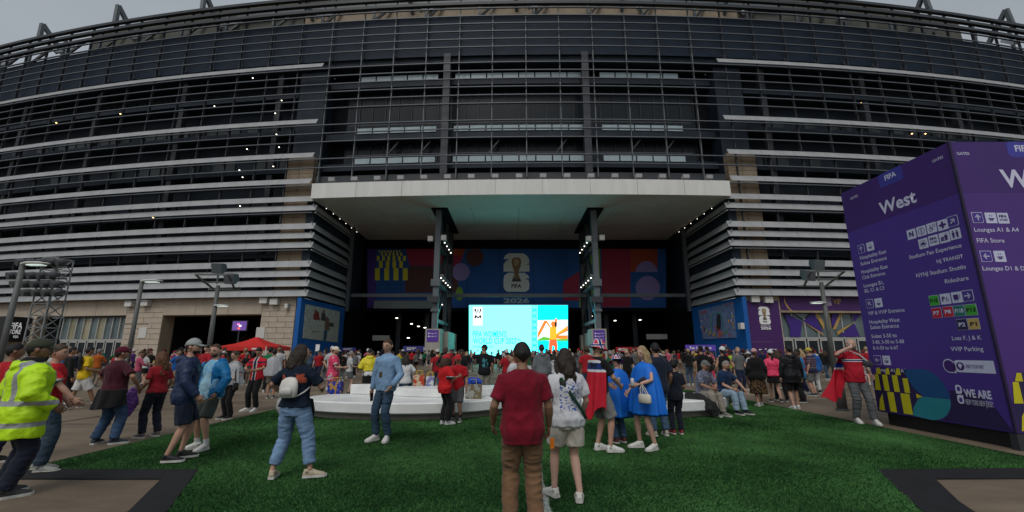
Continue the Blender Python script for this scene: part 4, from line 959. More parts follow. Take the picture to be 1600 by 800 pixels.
# printed artwork low on the tower: yellow check half-round, blue and teal rounds
m_ay = mat('art_yellow', (.55, .50, .012), .6, .05); m_an = mat('art_navy', (.022, .012, .07), .6, .05); m_ab = mat('art_blue', (.008, .075, .22), .6, .05); m_at = mat('art_teal', (.02, .22, .27), .6, .05)
def artface(map_, lim):
    def A(pts, lv, m):
        q = [map_(max(0, min(lim, x)), max(.02, z), lv) for x, z in pts]; flat('artwork', q, m, WT)
    z0, zm, z1 = .30, .74, 1.26
    A([(.02, z0), (1.0, z0), (1.12, .5), (1.2, .78), (1.05, 1.0), (.86, z1-.05), (.7, z1), (.28, z1), (.1, z1-.18), (.02, zm)], 1, m_an)
    for i, (x0, x1) in enumerate(((.06, .20), (.36, .53), (.70, .92))):
        A([(x0, z0+.01), (x1, z0+.01), (x1 if i else x1, zm-.01), (x0+(.08 if i == 0 else 0), zm-.01)] if i else [(x0, z0+.01), (x1+.02, z0+.01), (x1+.02, zm-.06), (x0+.06, z0+.24)], 2, m_ay)
    for x0, x1, zt in ((.04, .2, 1.1), (.30, .44, z1-.16), (.56, .70, z1-.16), (.82, .95, 1.05)):
        A([(x0, zm+.01), (x1, zm+.01), (x1, zt), (x0+(.06 if x0 < .1 else 0), zt)], 2, m_ay)
    for x0, x1 in ((.14, .28), (.40, .52), (.66, .8)):
        A([(x0, z1-.15), (x1, z1-.15), (x1, z1-.01), (x0+.06, z1-.01)], 2.5, m_ay)
    A([(1.08, .66), (1.22, .70), (1.09, .76)], 2.5, m_ay)
    A([(.86, z1-.03)]+[(1.30+.50*math.cos(R(a)), .72+.54*math.sin(R(a))) for a in range(90, -1, -9)]+[(1.24, .72), (1.05, .86)], 1.5, m_ab)
    A([(1.30+.5*math.cos(R(a)), .71+.44*math.sin(R(a))) for a in range(0, -91, -9)]+[(.92, z0-.0), (.96, .46), (1.1, .64), (1.24, .71)], 2, m_at)
    A([(1.55, z0), (2.78, z0), (2.6, .62), (2.35, .83), (2.1, .88), (1.82, .88), (1.8, .6), (1.7, .42)], 1.2, m_an)
artface(lambda x, z, lv: Vector((WX0-.004*lv, WY1-.005-x, z)), 2.8)
artface(lambda x, z, lv: Vector((WX0+.03+x, WY0-.004*lv, z)), 2.75)

# ---------------------------------------------------------------- street lamps, floodlight poles, lattice tower
m_pole = mat('pole_paint', (.105, .11, .105), .5, .15, 2, spec=.4); m_lens = mat('lamp_lens', (.8, .85, .8), .4, emit=(.8, 1, .95), estr=.35)
def lamp_post(x, y, h, hd, label):
    T = thing('street_lamp', (x, y, 0), label, 'street lamp', 'street lamps on the plaza')
    put('pole', MB().tube([(x, y, 0), (x, y, h)], [.115, .095], 14), m_pole, T, True); put('base_plate', MB().tube([(x, y, 0), (x, y, .12)], [.2, .17], 14), m_pole, T)
    a = Vector((x-hd*.05, y, h)); b = Vector((x+hd*1.15, y-.1, h+.02))
    hm = MB(); hm.tube([a, a+Vector((hd*.25, 0, .05)), a+Vector((hd*.7, 0, .06)), b], [(.08, .09), (.07, .17), (.06, .2), (.03, .1)], 12, ref=(0, 0, 1)); Hd = put('lamp_head', hm, m_soffit, T, True)
    put('lens', MB().box((min(a.x+hd*.3, a.x+hd*.95), y-.12, h-.055), (max(a.x+hd*.3, a.x+hd*.95), y+.1, h-.02)), m_lens, Hd)
    return T
p = at(36, 413, 18); lamp_post(p.x, 18, p.z, 1, 'grey street lamp at the far left in front of the store sign')
p = at(222, 440, 23.5); T = lamp_post(p.x, 23.5, p.z, 1, 'grey street lamp before the left stone pier with thin cross arms')
for z in (3.05, 4.25): put('banner_arm', MB().tube([(p.x-.75, 23.5, z), (p.x+.75, 23.5, z)], .025, 6), m_pole, T)
def flood_pole(px, py, Y, hd, label):
    p = at(px, py, Y); x, z = p.x, p.z
    T = thing('floodlight_pole', (x, Y, 0), label, 'floodlight', 'twin floodlight poles on the plaza')
    put('pole', MB().tube([(x, Y, 0), (x, Y, z)], [.15, .11], 14), m_pole, T, True)
    fr = MB()
    for dx in (-1.1, 1.1): fr.beam((x+dx*.9, Y-.7, z+.55), (x+dx*.6, Y+.6, z-.15), .09)
    for dy, dz in ((-.7, .55), (.6, -.15), (0, .2)): fr.beam((x-1.0, Y+dy, z+dz), (x+1.0, Y+dy, z+dz), .09)
    put('mount_frame', fr, m_pole, T)
    for dx, dz in ((-.1, 1.0), (hd*.75, .35)):
        f = MB(); f.tube([(x+dx, Y-.25, z+dz), (x+dx, Y-.1, z+dz+.05), (x+dx, Y+.45, z+dz+.3)], [(.42, .45), (.42, .45), (.2, .26)], 4, ref=(1, 0, 1)); put('floodlight_head', f, m_steel, T)
        put('head_bracket', MB().beam((x+dx, Y, z+dz), (x+dx, Y, z+.1), .08), m_pole, T)
    a = Vector((x, Y-.1, z-1.25)); hm = MB(); hm.tube([a, a+Vector((hd*.35, 0, .03)), a+Vector((hd*.9, 0, .02))], [(.06, .07), (.06, .18), (.03, .09)], 10, ref=(0, 0, 1)); Hd = put('lamp_head', hm, m_soffit, T, True)
    put('lens', MB().box((min(a.x+hd*.25, a.x+hd*.8), Y-.22, a.z-.05), (max(a.x+hd*.25, a.x+hd*.8), Y+.02, a.z-.02)), m_lens, Hd)
flood_pole(341, 446, 26.5, 1, 'grey pole with twin floodlights left of the entrance'); flood_pole(1283, 441, 26, -1, 'grey pole with twin floodlights right of the entrance by the VIP doors')
Lp = at(92, 405, 31); lx, lz = Lp.x, Lp.z
LT = thing('lattice_tower', (lx, 31, 0), 'grey lattice mast with a cluster of floodlights at the left', 'light mast')
hw = .55; legs = [(-hw, -hw), (hw, -hw), (hw, hw), (-hw, hw)]
m_mast = mat('mast_galvanised', (.24, .25, .25), .5, .15, 2, metal=.2); m_masth = mat('mast_heads', (.085, .09, .095), .5)
for a, b in legs: put('leg', MB().beam((lx+a, 31+b, 0), (lx+a, 31+b, lz), .07), m_mast, LT)
nzs = 10
for i in range(nzs):
    z0, z1 = lz*i/nzs, lz*(i+1)/nzs
    for k in range(4):
        a, b = legs[k], legs[(k+1) % 4]; m_ = MB(); m_.beam((lx+a[0], 31+a[1], z0), (lx+b[0], 31+b[1], z1), .035); m_.beam((lx+b[0], 31+b[1], z0), (lx+a[0], 31+a[1], z1), .035); m_.beam((lx+a[0], 31+a[1], z1), (lx+b[0], 31+b[1], z1), .05); put('lattice_brace', m_, m_mast, LT)
for r_, (z, n, x0) in enumerate(((lz-.35, 5, -1.9), (lz-1.3, 5, -2.3), (lz-1.9, 5, -1.9), (lz-2.5, 4, -1.0))):
    put('light_bar', MB().beam((lx+x0, 30.3, z-.25), (lx+1.6, 30.3, z-.25), .09), m_steeld, LT)
    for i in range(n):
        x = lx+x0+.3+i*.7
        f = MB(); f.tube([(x-.12, 29.85, z-.12), (x, 30.15, z), (x+.08, 30.5, z+.1)], [.25, .22, .09], 10); put('floodlight_head', f, m_masth, LT, False)

# ---------------------------------------------------------------- bollard, tent, stalls, tv
bo = thing('bollard', (9.25, 12.85, 0), 'grey steel bollard beside the turf, behind the red flag', 'bollard'); put('post', MB().tube([(9.25, 12.85, 0), (9.25, 12.85, .92), (9.25, 12.85, .98)], [.125, .125, .06], 18), m_pole, bo, True); put('collar', MB().tube([(9.25, 12.85, 0), (9.25, 12.85, .05)], .17, 18), m_pole, bo)
TY = 34
tx0, tx1 = at(363, 545, TY).x, at(436, 545, TY).x; tcx = (tx0+tx1)/2; ez = at(400, 543, TY).z+.05; az = at(400, 527, TY).z; hw = (tx1-tx0)/2
m_tent = mat('tent_red', (.56, .018, .014), .7, .1, 2, .1, 10)
TN = thing('gazebo_tent', (tcx, TY, 0), 'red pop-up gazebo tent on the plaza left of the entrance', 'tent')
cs = [(-hw, -hw), (hw, -hw), (hw, hw), (-hw, hw)]
rf = MB(); ring_ = []
for f_, zf in ((1, 0), (.55, .33), (.25, .68), (.05, 1)):
    for a, b in cs: rf.v.append((tcx+a*f_, TY+b*f_, ez+(az-ez)*zf))
for i in range(3):
    for k in range(4): a = i*4+k; b = i*4+(k+1) % 4; rf.f.append((a, b, b+4, a+4))
rf.f.append((12, 13, 14, 15)); put('tent_roof', rf, m_tent, TN)
for k in range(4):
    a, b = cs[k], cs[(k+1) % 4]; v = MB(); v.beam((tcx+a[0], TY+a[1], ez-.14), (tcx+b[0], TY+b[1], ez-.14), .02, .28); put('valance', v, m_tent, TN)
    put('leg', MB().beam((tcx+a[0], TY+a[1], 0), (tcx+a[0], TY+a[1], ez), .06), m_soffit, TN)
put('tent_logo', MB().box((tcx+hw*.42, TY-hw-.03, ez-.20), (tcx+hw*.62, TY-hw-.012, ez-.10)), m_wht, TN)
def stall(name, px0, px1, py, Y, col, txt, label, cat, hh=.5, tcol=None):
    a, b = at(px0, py, Y), at(px1, py, Y); z = a.z; T = thing(name, ((a.x+b.x)/2, Y, 0), label, cat)
    put('header_board', MB().box((a.x, Y-.06, z-hh/2), (b.x, Y+.06, z+hh/2)), col, T); put('counter', MB().box((a.x, Y-.3, 0), (b.x, Y+.3, 1.05)), m_steeld, T)
    for x in (a.x+.05, b.x-.05): put('post', MB().beam((x, Y, 1.05), (x, Y, z-hh/2), .08), m_steel, T)
    if txt and txt[0] == '#':
        n_w = int(txt[1:])
        for i in range(n_w):
            xa = a.x+(b.x-a.x)*(i+.22)/n_w; xb = a.x+(b.x-a.x)*(i+.78)/n_w
            for q in (.06, -.22): put('lettering_strip', MB().box((xa, Y-.075, z+hh*q), (xb-(xb-xa)*(.25 if q < 0 else 0), Y-.065, z+hh*(q+.16))), tcol or m_wht, T)
    elif txt: text(txt, ((a.x+b.x)/2, Y-.07, z-hh*.22), (1,0,0), (0,0,1), tcol or m_wht, T, width=(b.x-a.x)*.72, height=hh*.5, align='C', bold=.02)
    return T
m_sp = mat('stall_purple', (.12, .06, .45), .5); m_sr = mat('stall_red', (.42, .02, .03), .5); m_sb = mat('stall_blue', (.035, .035, .22), .5)
stall('info_kiosk', 1071, 1118, 543.5, 48, m_sp, 'Fan Info Point', 'purple Fan Info Point kiosk under the rainbow mural', 'kiosk', .62)
stall('ticket_kiosk', 630, 682, 545, 57, m_sb, '#2', 'indigo header kiosk below the left column tower', 'kiosk', .7)
stall('drinks_stall', 962, 988, 546, 57, m_sr, '#1', 'dark red drinks stall board in the dark concourse, left of its brighter twin', 'stall', .6)
stall('drinks_stall', 989, 1008, 546.5, 56, mat('stall_red2', (.5, .02, .03), .5), 'Coca-Cola', 'bright red drinks stall board with white script right of the column', 'stall', .6)
stall('merchandise_stall', 506, 556, 545.5, 57, m_sb, '#2', 'dark blue merchandise stall at the left end of the entrance', 'stall', .4)
tvp = at(374, 509, 44); TV = thing('display_screen', (tvp.x, 44, 0), 'purple lit display screen on a thin stand before the stair opening', 'screen')
a, b = at(362.5, 516, 44), at(386, 502, 44); put('bezel', MB().box((a.x-.08, 44, a.z-.08), (b.x+.08, 44.12, b.z+.08)), m_blk, TV); put('screen_face', MB().box((a.x, 43.985, a.z), (b.x, 43.998, b.z)), em('tv_purple', (.10, .05, .22), .7), TV)
put('stand', MB().beam((tvp.x, 44.06, 0), (tvp.x, 44.06, a.z), .1), m_steeld, TV); put('foot', MB().box((tvp.x-.5, 43.7, 0), (tvp.x+.5, 44.4, .08)), m_steeld, TV)
for i, (dx, dz, c) in enumerate(((-.1, .15, (.8, .2, .5)), (.1, 0, (.8, .8, 1)), (0, -.25, (.9, .1, .1)))): put('screen_spot', MB().box((tvp.x+dx-.12, 43.97, tvp.z+dz-.1), (tvp.x+dx+.12, 43.98, tvp.z+dz+.08)), em('tv_s%d' % i, c, .8), TV)
# hanging flag sign by the left mural
fp = at(493, 543, 44); HS = thing('flag_sign', (fp.x, 44, 0), 'small white feather sign in front of the left blue wall', 'sign'); put('pole', MB().beam((fp.x, 44, 0), (fp.x, 44, fp.z+.35), .05), m_steel, HS); put('flag', MB().box((fp.x+.03, 43.98, fp.z-.35), (fp.x+.4, 44.0, fp.z+.3)), m_wht, HS)

# ================================================================ PEOPLE
M_CLOTH = mat('cloth', rough=.85, var=.16, scale=5, bump=.15, bscale=160, spec=.15, objcol=True, sheen=.1)
M_DENIM = mat('denim', rough=.85, var=.30, scale=4, bump=.2, bscale=150, spec=.15, objcol=True)
M_SHELL = mat('shell_jacket', rough=.5, var=.15, scale=4, bump=.15, bscale=60, spec=.3, objcol=True)
M_SKIN = mat('skin', rough=.55, var=.10, scale=9, spec=.3, objcol=True)
M_HAIR = mat('hair', rough=.6, var=.35, scale=30, bump=.6, bscale=70, spec=.3, objcol=True, stretch=(1, 1, .25))
M_SHOE = mat('shoe', rough=.6, var=.15, scale=20, spec=.3, objcol=True)
M_RUBB = mat('sole_rubber', (.55, .54, .5), .7)
M_FILM = mat('clear_film', rough=.25, var=.1, scale=6, bump=.6, bscale=14, spec=.5, objcol=True, alpha=.55)
M_DARKM = mat('dark_marks', (.03, .022, .02), .5)
M_LIP = mat('lip', (.30, .12, .10), .5)
SKIN = dict(light=(.47, .27, .19), fair=(.52, .32, .24), tan=(.36, .19, .12), mid=(.26, .14, .085), dark=(.11, .06, .04))
HAIRC = dict(black=(.012, .011, .011), dark=(.025, .017, .013), brown=(.06, .035, .02), red=(.11, .045, .02), grey=(.22, .21, .2), blond=(.34, .24, .13), white=(.5, .5, .48))
V = Vector
def ik(a, b, l1, l2, pole):
    a, b = V(a), V(b); d = b-a; L_ = d.length
    if L_ > (l1+l2)*.999: b = a+d.normalized()*(l1+l2)*.999; d = b-a; L_ = d.length
    c = (l1*l1-l2*l2+L_*L_)/(2*L_); h = math.sqrt(max(0, l1*l1-c*c)); n = d.normalized()
    p = V(pole); p = (p-n*p.dot(n)); p = p.normalized() if p.length > 1e-6 else V((0, 1, 0))
    return a+n*c+p*h, b
def lerp(a, b, t): return V(a)+(V(b)-V(a))*t
from mathutils import noise as MN
def remesh(mb, vox, smooth=4, wr=0.0, wscale=.1, fold=None):
    o = bpy.data.objects.new('g', mb.mesh('g')); TMP.collection.objects.link(o)
    m = o.modifiers.new('r', 'REMESH'); m.mode = 'VOXEL'; m.voxel_size = vox; m.use_smooth_shade = True
    s = o.modifiers.new('s', 'SMOOTH'); s.iterations = smooth; s.factor = .5
    if wr and not fold:
        t = bpy.data.textures.get('wr%g' % wscale) or bpy.data.textures.new('wr%g' % wscale, 'CLOUDS'); t.noise_scale = wscale; t.noise_depth = 2
        d = o.modifiers.new('d', 'DISPLACE'); d.texture = t; d.strength = wr; d.mid_level = .5; d.texture_coords = 'LOCAL'
        s2 = o.modifiers.new('s2', 'SMOOTH'); s2.iterations = 1; s2.factor = .4
    me = bake([o])[0]
    if wr and fold:
        # creases: ridged noise, long across the fold direction, with a slow drift so they wander
        fx, fz = fold; n = len(me.vertices); co = np.empty(n*3); me.vertices.foreach_get('co', co); co = co.reshape(-1, 3); no = np.empty(n*3); me.vertices.foreach_get('normal', no); no = no.reshape(-1, 3)
        dsp = np.empty(n); nf = MN.noise; ox = random.random()*50
        for i in range(n):
            x, y, z = co[i]; q = nf((x*3+ox, y*3, z*3))*.35
            a_ = nf((x*fx+q+ox, y*fx, z*fz+q*2)); b_ = nf((x*fx*2.3+ox, y*fx*2.3+q, z*fz*2.3))
            dsp[i] = wr*(.72-1.5*abs(a_))+wr*.45*(.45-abs(b_))
        co += no*dsp[:, None]; me.vertices.foreach_set('co', co.ravel()); me.update()
    return me
def sheet(fn, nu, nv, thick=.006):
    mb = MB()
    for j in range(nv+1):
        for i in range(nu+1): mb.v.append(tuple(fn(i/nu, j/nv)))
    for j in range(nv):
        for i in range(nu): a = j*(nu+1)+i; mb.f.append((a, a+1, a+nu+2, a+nu+1))
    o = bpy.data.objects.new('g', mb.mesh('g')); TMP.collection.objects.link(o)
    m = o.modifiers.new('r', 'SOLIDIFY'); m.thickness = thick; s = o.modifiers.new('s', 'SUBSURF'); s.levels = 1
    me = bake([o])[0]; me.shade_smooth(); return me
# ---- head
HR = (.074, .096, .118)
def head_pt(th, ph, k=1.0, add=0.0, face=True):
    dx, dy, dz = math.sin(ph)*math.sin(th), math.sin(ph)*math.cos(th), math.cos(ph)     # th 0 = face direction +Y
    x, y, z = dx*HR[0], dy*HR[1], dz*HR[2]
    if z < 0:
        t = min(1, -z/HR[2]); x *= 1-.36*t**1.6
        if y < 0: y *= 1-.50*t
        else: y *= 1-.06*t
    if face and y > 0:
        y += .024*math.exp(-(x/.012)**2)*math.exp(-((z+.020)/.022)**2) + .004*math.exp(-((z-.024)/.010)**2-(x/.05)**2)
        y -= .008*math.exp(-(((abs(x)-.030)/.014)**2+((z-.002)/.011)**2))
        y += .005*math.exp(-((x/.02)**2+((z+.060)/.009)**2)) + .008*math.exp(-((x/.026)**2+((z+.098)/.016)**2))
    f = k+add
    return V((x*f, y*f, z*f)), dz
def head_grid(mb, M, kfn=None, NL=18, NO=26, face=True):
    o = len(mb.v)
    for i in range(NL+1):
        ph = PI*i/NL
        for j in range(NO):
            th = 2*PI*j/NO; p, _ = head_pt(th, ph, 1, 0, face)
            if kfn: p = p*kfn(th, ph, p)
            mb.v.append(tuple(M@p))
    for i in range(NL):
        for j in range(NO): a = o+i*NO+j; b = o+i*NO+(j+1) % NO; mb.f.append((a, a+NO, b+NO, b))
def wrapang(t): return abs((t+PI) % (2*PI)-PI)
def n3(p, s): 
    from mathutils import noise
    return noise.noise(V(p)*s)
def hair_k(kind):
    def f(th, ph, p):
        a = wrapang(th)/PI       # 0 front .. 1 back
        zl = {True: .062}.get(a < .22, .062-(a-.22)/.78*.14)      # hairline height
        if kind == 'buzz': g, zl = 1.035, zl+.006
        elif kind == 'bald': g, zl = 1.03, (9 if a < .38 or p.z > .045 else -.06)
        elif kind == 'short': g = 1.10+.04*n3(p, 28)+.03*n3(p, 75)
        else:
            g = (1.05 if a < .28 else 1.13)+(.02 if a < .28 else .05)*n3(p, 22)+.02*n3(p, 60); zl = .074 if a < .22 else zl-.02*min(1, (a-.22)/.1)
        t = max(0, min(1, (p.z-zl)/.018+.5))
        return .93+(g-.93)*t
    return f
def cap_k(th, ph, p):
    a = wrapang(th)/PI; zl = .040-.03*a
    t = max(0, min(1, (p.z-zl)/.010+.5)); return .92+(1.17-.92)*t
def beard_k(th, ph, p):
    a = wrapang(th)/PI
    t = max(0, min(1, (-.045-p.z)/.015+.5))*max(0, min(1, (.48-a)/.08)); return .93+(1.045-.93)*t
# ---- hand: x across (thumb +x), y palm normal, z along fingers
def hand(mb, M, curl=.5, side=1):
    q = MB(); q.tube([(0, 0, -.02), (0, 0, .02), (0, .002, .055), (0, .004, .092)], [(.017, .024), (.016, .034), (.016, .041), (.013, .041)], 8)
    for i, (x, ln) in enumerate(((.030, .070), (.010, .078), (-.010, .073), (-.029, .058))):
        p = V((x, .004, .088)); pts = [p]; a = curl*.5
        for s_ in (.45, .32, .23): a += curl*.45; p = p+V((x*.10*s_, math.sin(a)*ln*s_, math.cos(a)*ln*s_)); pts.append(p)
        q.tube(pts, [.0092, .0088, .0080, .0055], 6)
    q.tube([(.026, .0, .015), (.046, .012, .045), (.050, .024, .070), (.047, .032, .088)], [.013, .0115, .0095, .006], 6)
    if side < 0: q.v = [(-x, y, z) for x, y, z in q.v]; q.f = [tuple(reversed(f)) for f in q.f]
    mb.add([M@V(v) for v in q.v], q.f)
def frame(o, z, y):
    z = V(z).normalized(); y = V(y); y = (y-z*y.dot(z)).normalized(); x = y.cross(z)
    return Matrix(((x.x, y.x, z.x, o[0]), (x.y, y.y, z.y, o[1]), (x.z, y.z, z.z, o[2]), (0, 0, 0, 1)))
SHOE_ME = {}
def shoe_mesh(hi=False):
    if hi in SHOE_ME: return SHOE_ME[hi]
    ys = [(-.088, .022, .030, .035), (-.075, .034, .048, .045), (-.03, .038, .058, .055), (.02, .041, .058, .055), (.07, .046, .044, .043), (.12, .050, .034, .034), (.165, .043, .027, .028), (.19, .022, .016, .02)]
    mb = MB(); n = 12
    for y, rx, rz, zc in ys:
        for k in range(n): t = 2*PI*k/n; mb.v.append((rx*math.cos(t), y, max(.018, zc+rz*math.sin(t))))
    for i in range(len(ys)-1):
        for k in range(n): a = i*n+k; b = i*n+(k+1) % n; mb.f.append((a, a+n, b+n, b))
    mb.f.append(tuple(range(n))); mb.f.append(tuple((len(ys)-1)*n+k for k in reversed(range(n))))
    mb.tube([(0, -.035, .06), (0, -.04, .125 if hi else .108)], [(.046, .042), (.042, .036)], 12)
    nu = len(mb.f)
    out = [(x*1.08, y*1.03) for x, y in [(-.03, -.088), (.03, -.088), (.042, -.04), (.042, .03), (.052, .11), (.044, .165), (.02, .195), (-.02, .195), (-.044, .165), (-.052, .11), (-.042, .03), (-.042, -.04)]]
    mb.prism(out, 0, .03)
    me = mb.mesh('shoe'); me.materials.append(M_SHOE); me.materials.append(M_RUBB)
    for i, p in enumerate(me.polygons): p.material_index = 1 if i >= nu else 0; p.use_smooth = i < nu
    SHOE_ME[hi] = me; return me
TOR = [(.80, .135, .098, 0), (.86, .158, .110, -.004), (.92, .166, .116, -.008), (1.00, .156, .108, -.004), (1.08, .146, .102, 0), (1.18, .154, .108, 0), (1.28, .170, .116, 0), (1.36, .178, .112, -.004), (1.42, .160, .092, -.010), (1.455, .105, .075, -.012), (1.485, .066, .064, -.010)]
def build(sp):
    """returns [(part name, mesh, material, colour)] for a figure standing at the origin facing +Y, 1.75 m tall"""
    g = lambda k, d=None: sp.get(k, d)
    fem = g('sex', 'm') == 'f'; vox = g('vox', .016); bulk = g('bulk', 1.0)
    hip = V(g('hip', (0, 0, 0))); lean = R(g('lean', 0)); tw = R(g('twist', 0))
    shw = .158 if fem else .176
    def U(p):
        p = V(p); t = max(0, min(1, (p.z-.90)/.5)); a = lean*t; r = p-V((0, 0, .92))
        y = r.y*math.cos(a)+r.z*math.sin(a); z = -r.y*math.sin(a)+r.z*math.cos(a); x = r.x
        c, s = math.cos(tw*t), math.sin(tw*t); x, y = x*c-y*s, x*s+y*c
        return V((x, y, z+.92))+hip
    def tor(z0, z1, infl, hemx=0.0, neck=True, scale=1.0, belly=0.0):
        rs = []
        lv = sorted(set([z0]+[t[0] for t in TOR if z0 < t[0] < z1]+[z1]))
        for z in lv:
            for i in range(len(TOR)-1):
                if TOR[i][0] <= z <= TOR[i+1][0] or (i == 0 and z < TOR[0][0]) or (i == len(TOR)-2 and z > TOR[-1][0]):
                    a, b = TOR[i], TOR[i+1]; t = max(0, min(1, (z-a[0])/(b[0]-a[0]))); hx, hy, cy = [a[k]+(b[k]-a[k])*t for k in (1, 2, 3)]; break
            if fem:
                hx *= 1.03 if z < 1.0 else (.90 if z < 1.25 else .92)
                if 1.18 < z < 1.36: hy += .012
            f = bulk if z < 1.40 else 1+(bulk-1)*.5
            hem = hemx*max(0, min(1, (1.15-z)/.35))
            bl = belly*math.exp(-((z-1.06)/.13)**2)
            rs.append((0, cy+bl*.6, z, hx*f*scale+infl+hem+bl*.4, hy*f*scale+infl*.9+hem*.8+bl))
        return rs
    # limbs
    sh = {s: U((s*shw, -.008, 1.392)) for s in (-1, 1)}
    wr_t = {-1: g('hl', (-.27, .05, .87)), 1: g('hr', (.27, .05, .87))}
    el, wr = {}, {}
    for s in (-1, 1):
        el[s], wr[s] = ik(sh[s], V(wr_t[s]), .285, .255, g('pl' if s < 0 else 'pr', (s*.35, -1, -.3)))
    hj = {s: V((s*.088, 0, .90))+hip for s in (-1, 1)}
    ft = {-1: g('fl', (-.10, 0, 0)), 1: g('fr', (.10, 0, 0))}; fy = {-1: R(g('fyl', 8)), 1: R(g('fyr', -8))}
    kn, an = {}, {}
    for s in (-1, 1):
        f_ = ft[s]; kn[s], an[s] = ik(hj[s], V((f_[0], f_[1]-.035*0, f_[2]+.09)), .425, .415, g('kp', (0, 1, 0)) if abs(hip.z) < .2 else (s*.08, 1, .5))
    out = []
    skin = SKIN[g('skin', 'light')]
    top, bot = g('top', {}), g('bottom', {})
    # ---- body
    mb = MB(); q = MB(); q.rings(tor(.82, 1.485, 0, scale=.90), 14); mb.add([U(v) for v in q.v], q.f)
    nk = U((0, -.012, 1.46)); hc = U((0, .016, 1.60)); ht = g('head', (0, 0, 0))
    mb.tube([nk, lerp(nk, hc, .5), hc], [.060, .054, .055], 10)
    slv = {'tank': 0, 'tee': .48, 'long': 1, 'poncho': .9}.get(top.get('kind', 'tee'), .48); slv = top.get('sleeve', slv)
    aw = 1.0 if not fem else .86
    for s in (-1, 1):
        u = .86 if slv > .3 else 1
        mb.tube([lerp(sh[s], (0, sh[s].y, sh[s].z), .25), sh[s], lerp(sh[s], el[s], .4), el[s], lerp(el[s], wr[s], .3), wr[s]], [.045*u, .054*u*aw, .050*u*aw, .041*aw, .043*aw, .027*aw], 10)
        lw = .96 if fem else 1.0
        short = bot.get('kind') in ('shorts', 'skirt')
        mb.tube([hj[s], lerp(hj[s], kn[s], .35), lerp(hj[s], kn[s], .85), kn[s], lerp(kn[s], an[s], .28), lerp(kn[s], an[s], .75), an[s]], [.078*lw, .080*lw, .060*lw, .056*lw, .060*lw, .040, .036] if short else [.07, .07, .05, .046, .048, .034, .032], 10)
    body = remesh(mb, max(vox, .013), 3)
    hm = MB()
    Rm = (Euler((-lean*.7, 0, tw)).to_matrix() if False else Matrix.Rotation(tw+R(ht[0]), 3, 'Z')@Matrix.Rotation(R(ht[1])-lean*.55, 3, 'X')@Matrix.Rotation(R(ht[2]) if len(ht) > 2 else 0, 3, 'Y'))
    MH = Matrix.Translation(hc+V((0, .0, .032)))@Rm.to_4x4()@Matrix.Diagonal((1.12, 1.06, 1.06, 1))
    NLh, NOh = (22, 32) if vox < .013 else (14, 20)
    head_grid(hm, MH, None, NLh, NOh)
    for s in (-1, 1):
        e = MB(); e.tube([(s*.070, -.012, -.03), (s*.078, -.016, -.005), (s*.077, -.018, .022)], [(.014, .007), (.021, .008), (.014, .006)], 8, ref=(0, 1, 0)); hm.add([MH@V(v) for v in e.v], e.f)
    for s in (-1, 1):
        d = (wr[s]-el[s]).normalized(); pn = V(g('palml' if s < 0 else 'palmr', (-s, .3, 0)))
        if abs(pn.normalized().dot(d)) > .95: pn = V((0, -1, .2))
        fd = g('fdl' if s < 0 else 'fdr'); hand(hm, frame(wr[s], V(fd) if fd else d, pn), g('curl', .5), 1 if s < 0 else -1)
    nb_ = len(body.vertices); bv = np.empty(nb_*3); body.vertices.foreach_get('co', bv)
    bm_ = MB(); bm_.v = [tuple(v) for v in bv.reshape(-1, 3)]; bm_.f = [tuple(p.vertices) for p in body.polygons]; bpy.data.meshes.remove(body); bm_.add(hm.v, hm.f)
    me = bm_.mesh('body'); me.shade_smooth(); out.append(('body', me, M_SKIN, skin))
    if g('face', False):
        e = MB()
        for s in (-1, 1): e.tube([MH@V((s*.040, .0815, .001)), MH@V((s*.030, .0855, .003)), MH@V((s*.020, .0845, .001))], [(.002, .003), (.0045, .0055), (.002, .003)], 6); e.tube([MH@V((s*.047, .080, .018)), MH@V((s*.030, .0925, .023)), MH@V((s*.014, .095, .019))], .0038, 5)
        out.append(('eyes', e.mesh('eyes'), M_DARKM, (1, 1, 1)))
        e = MB(); e.tube([MH@V((-.022, .089, -.061)), MH@V((0, .0985, -.059)), MH@V((.022, .089, -.061))], [.003, .0055, .003], 6); out.append(('mouth', e.mesh('mouth'), M_LIP, (1, 1, 1)))
    # ---- hair, beard, hat
    hr = g('hair', ('short', 'dark'))
    if hr:
        hm = MB(); kk = hr[0]; col = HAIRC.get(hr[1], hr[1])
        if not (g('cap') and kk in ('short', 'buzz', 'bald') and False):
            head_grid(hm, MH, hair_k(kk if kk in ('short', 'buzz', 'bald') else 'long'), 34 if vox < .013 else 14, 48 if vox < .013 else 20, False)
        if kk in ('long', 'wavy', 'verylong'):
            ln = {'long': .26, 'wavy': .40, 'verylong': .46}[kk]; wv = .018 if kk != 'long' else .006
            for i in range(13):
                a = PI*(.30+1.40*i/12); p0 = MH@V((.070*math.sin(a), .080*math.cos(a)-.01, .02)); pts = [p0]; 
                rx = .085+.015*math.sin(i*5); 
                for k in range(1, 7):
                    t = k/6; pts.append(V((p0.x, p0.y, p0.z))+Rm@V((math.sin(a)*.035*t+wv*math.sin(t*9+i*2), math.cos(a)*.02*t-.055*t+wv*math.cos(t*8+i), 0))+V((0, 0, -ln*t*(.92+.12*math.sin(i*2.3)))))
                hm.tube(pts, [.030, .036, .036, .034, .030, .023, .010], 7)
        if kk in ('pony', 'lowpony'):
            p = MH@V((0, -.098, .03 if kk == 'pony' else -.02)); b = Rm@V((0, -1, 0))
            hm.tube([p-b*.02, p+b*.035, p+b*.055+V((0, 0, -.07)), p+b*.05+V((0, 0, -.16)), p+b*.03+V((0, 0, -.25)), p+b*.025+V((0, 0, -.31))], [.018, .030, .036, .034, .024, .006], 9)
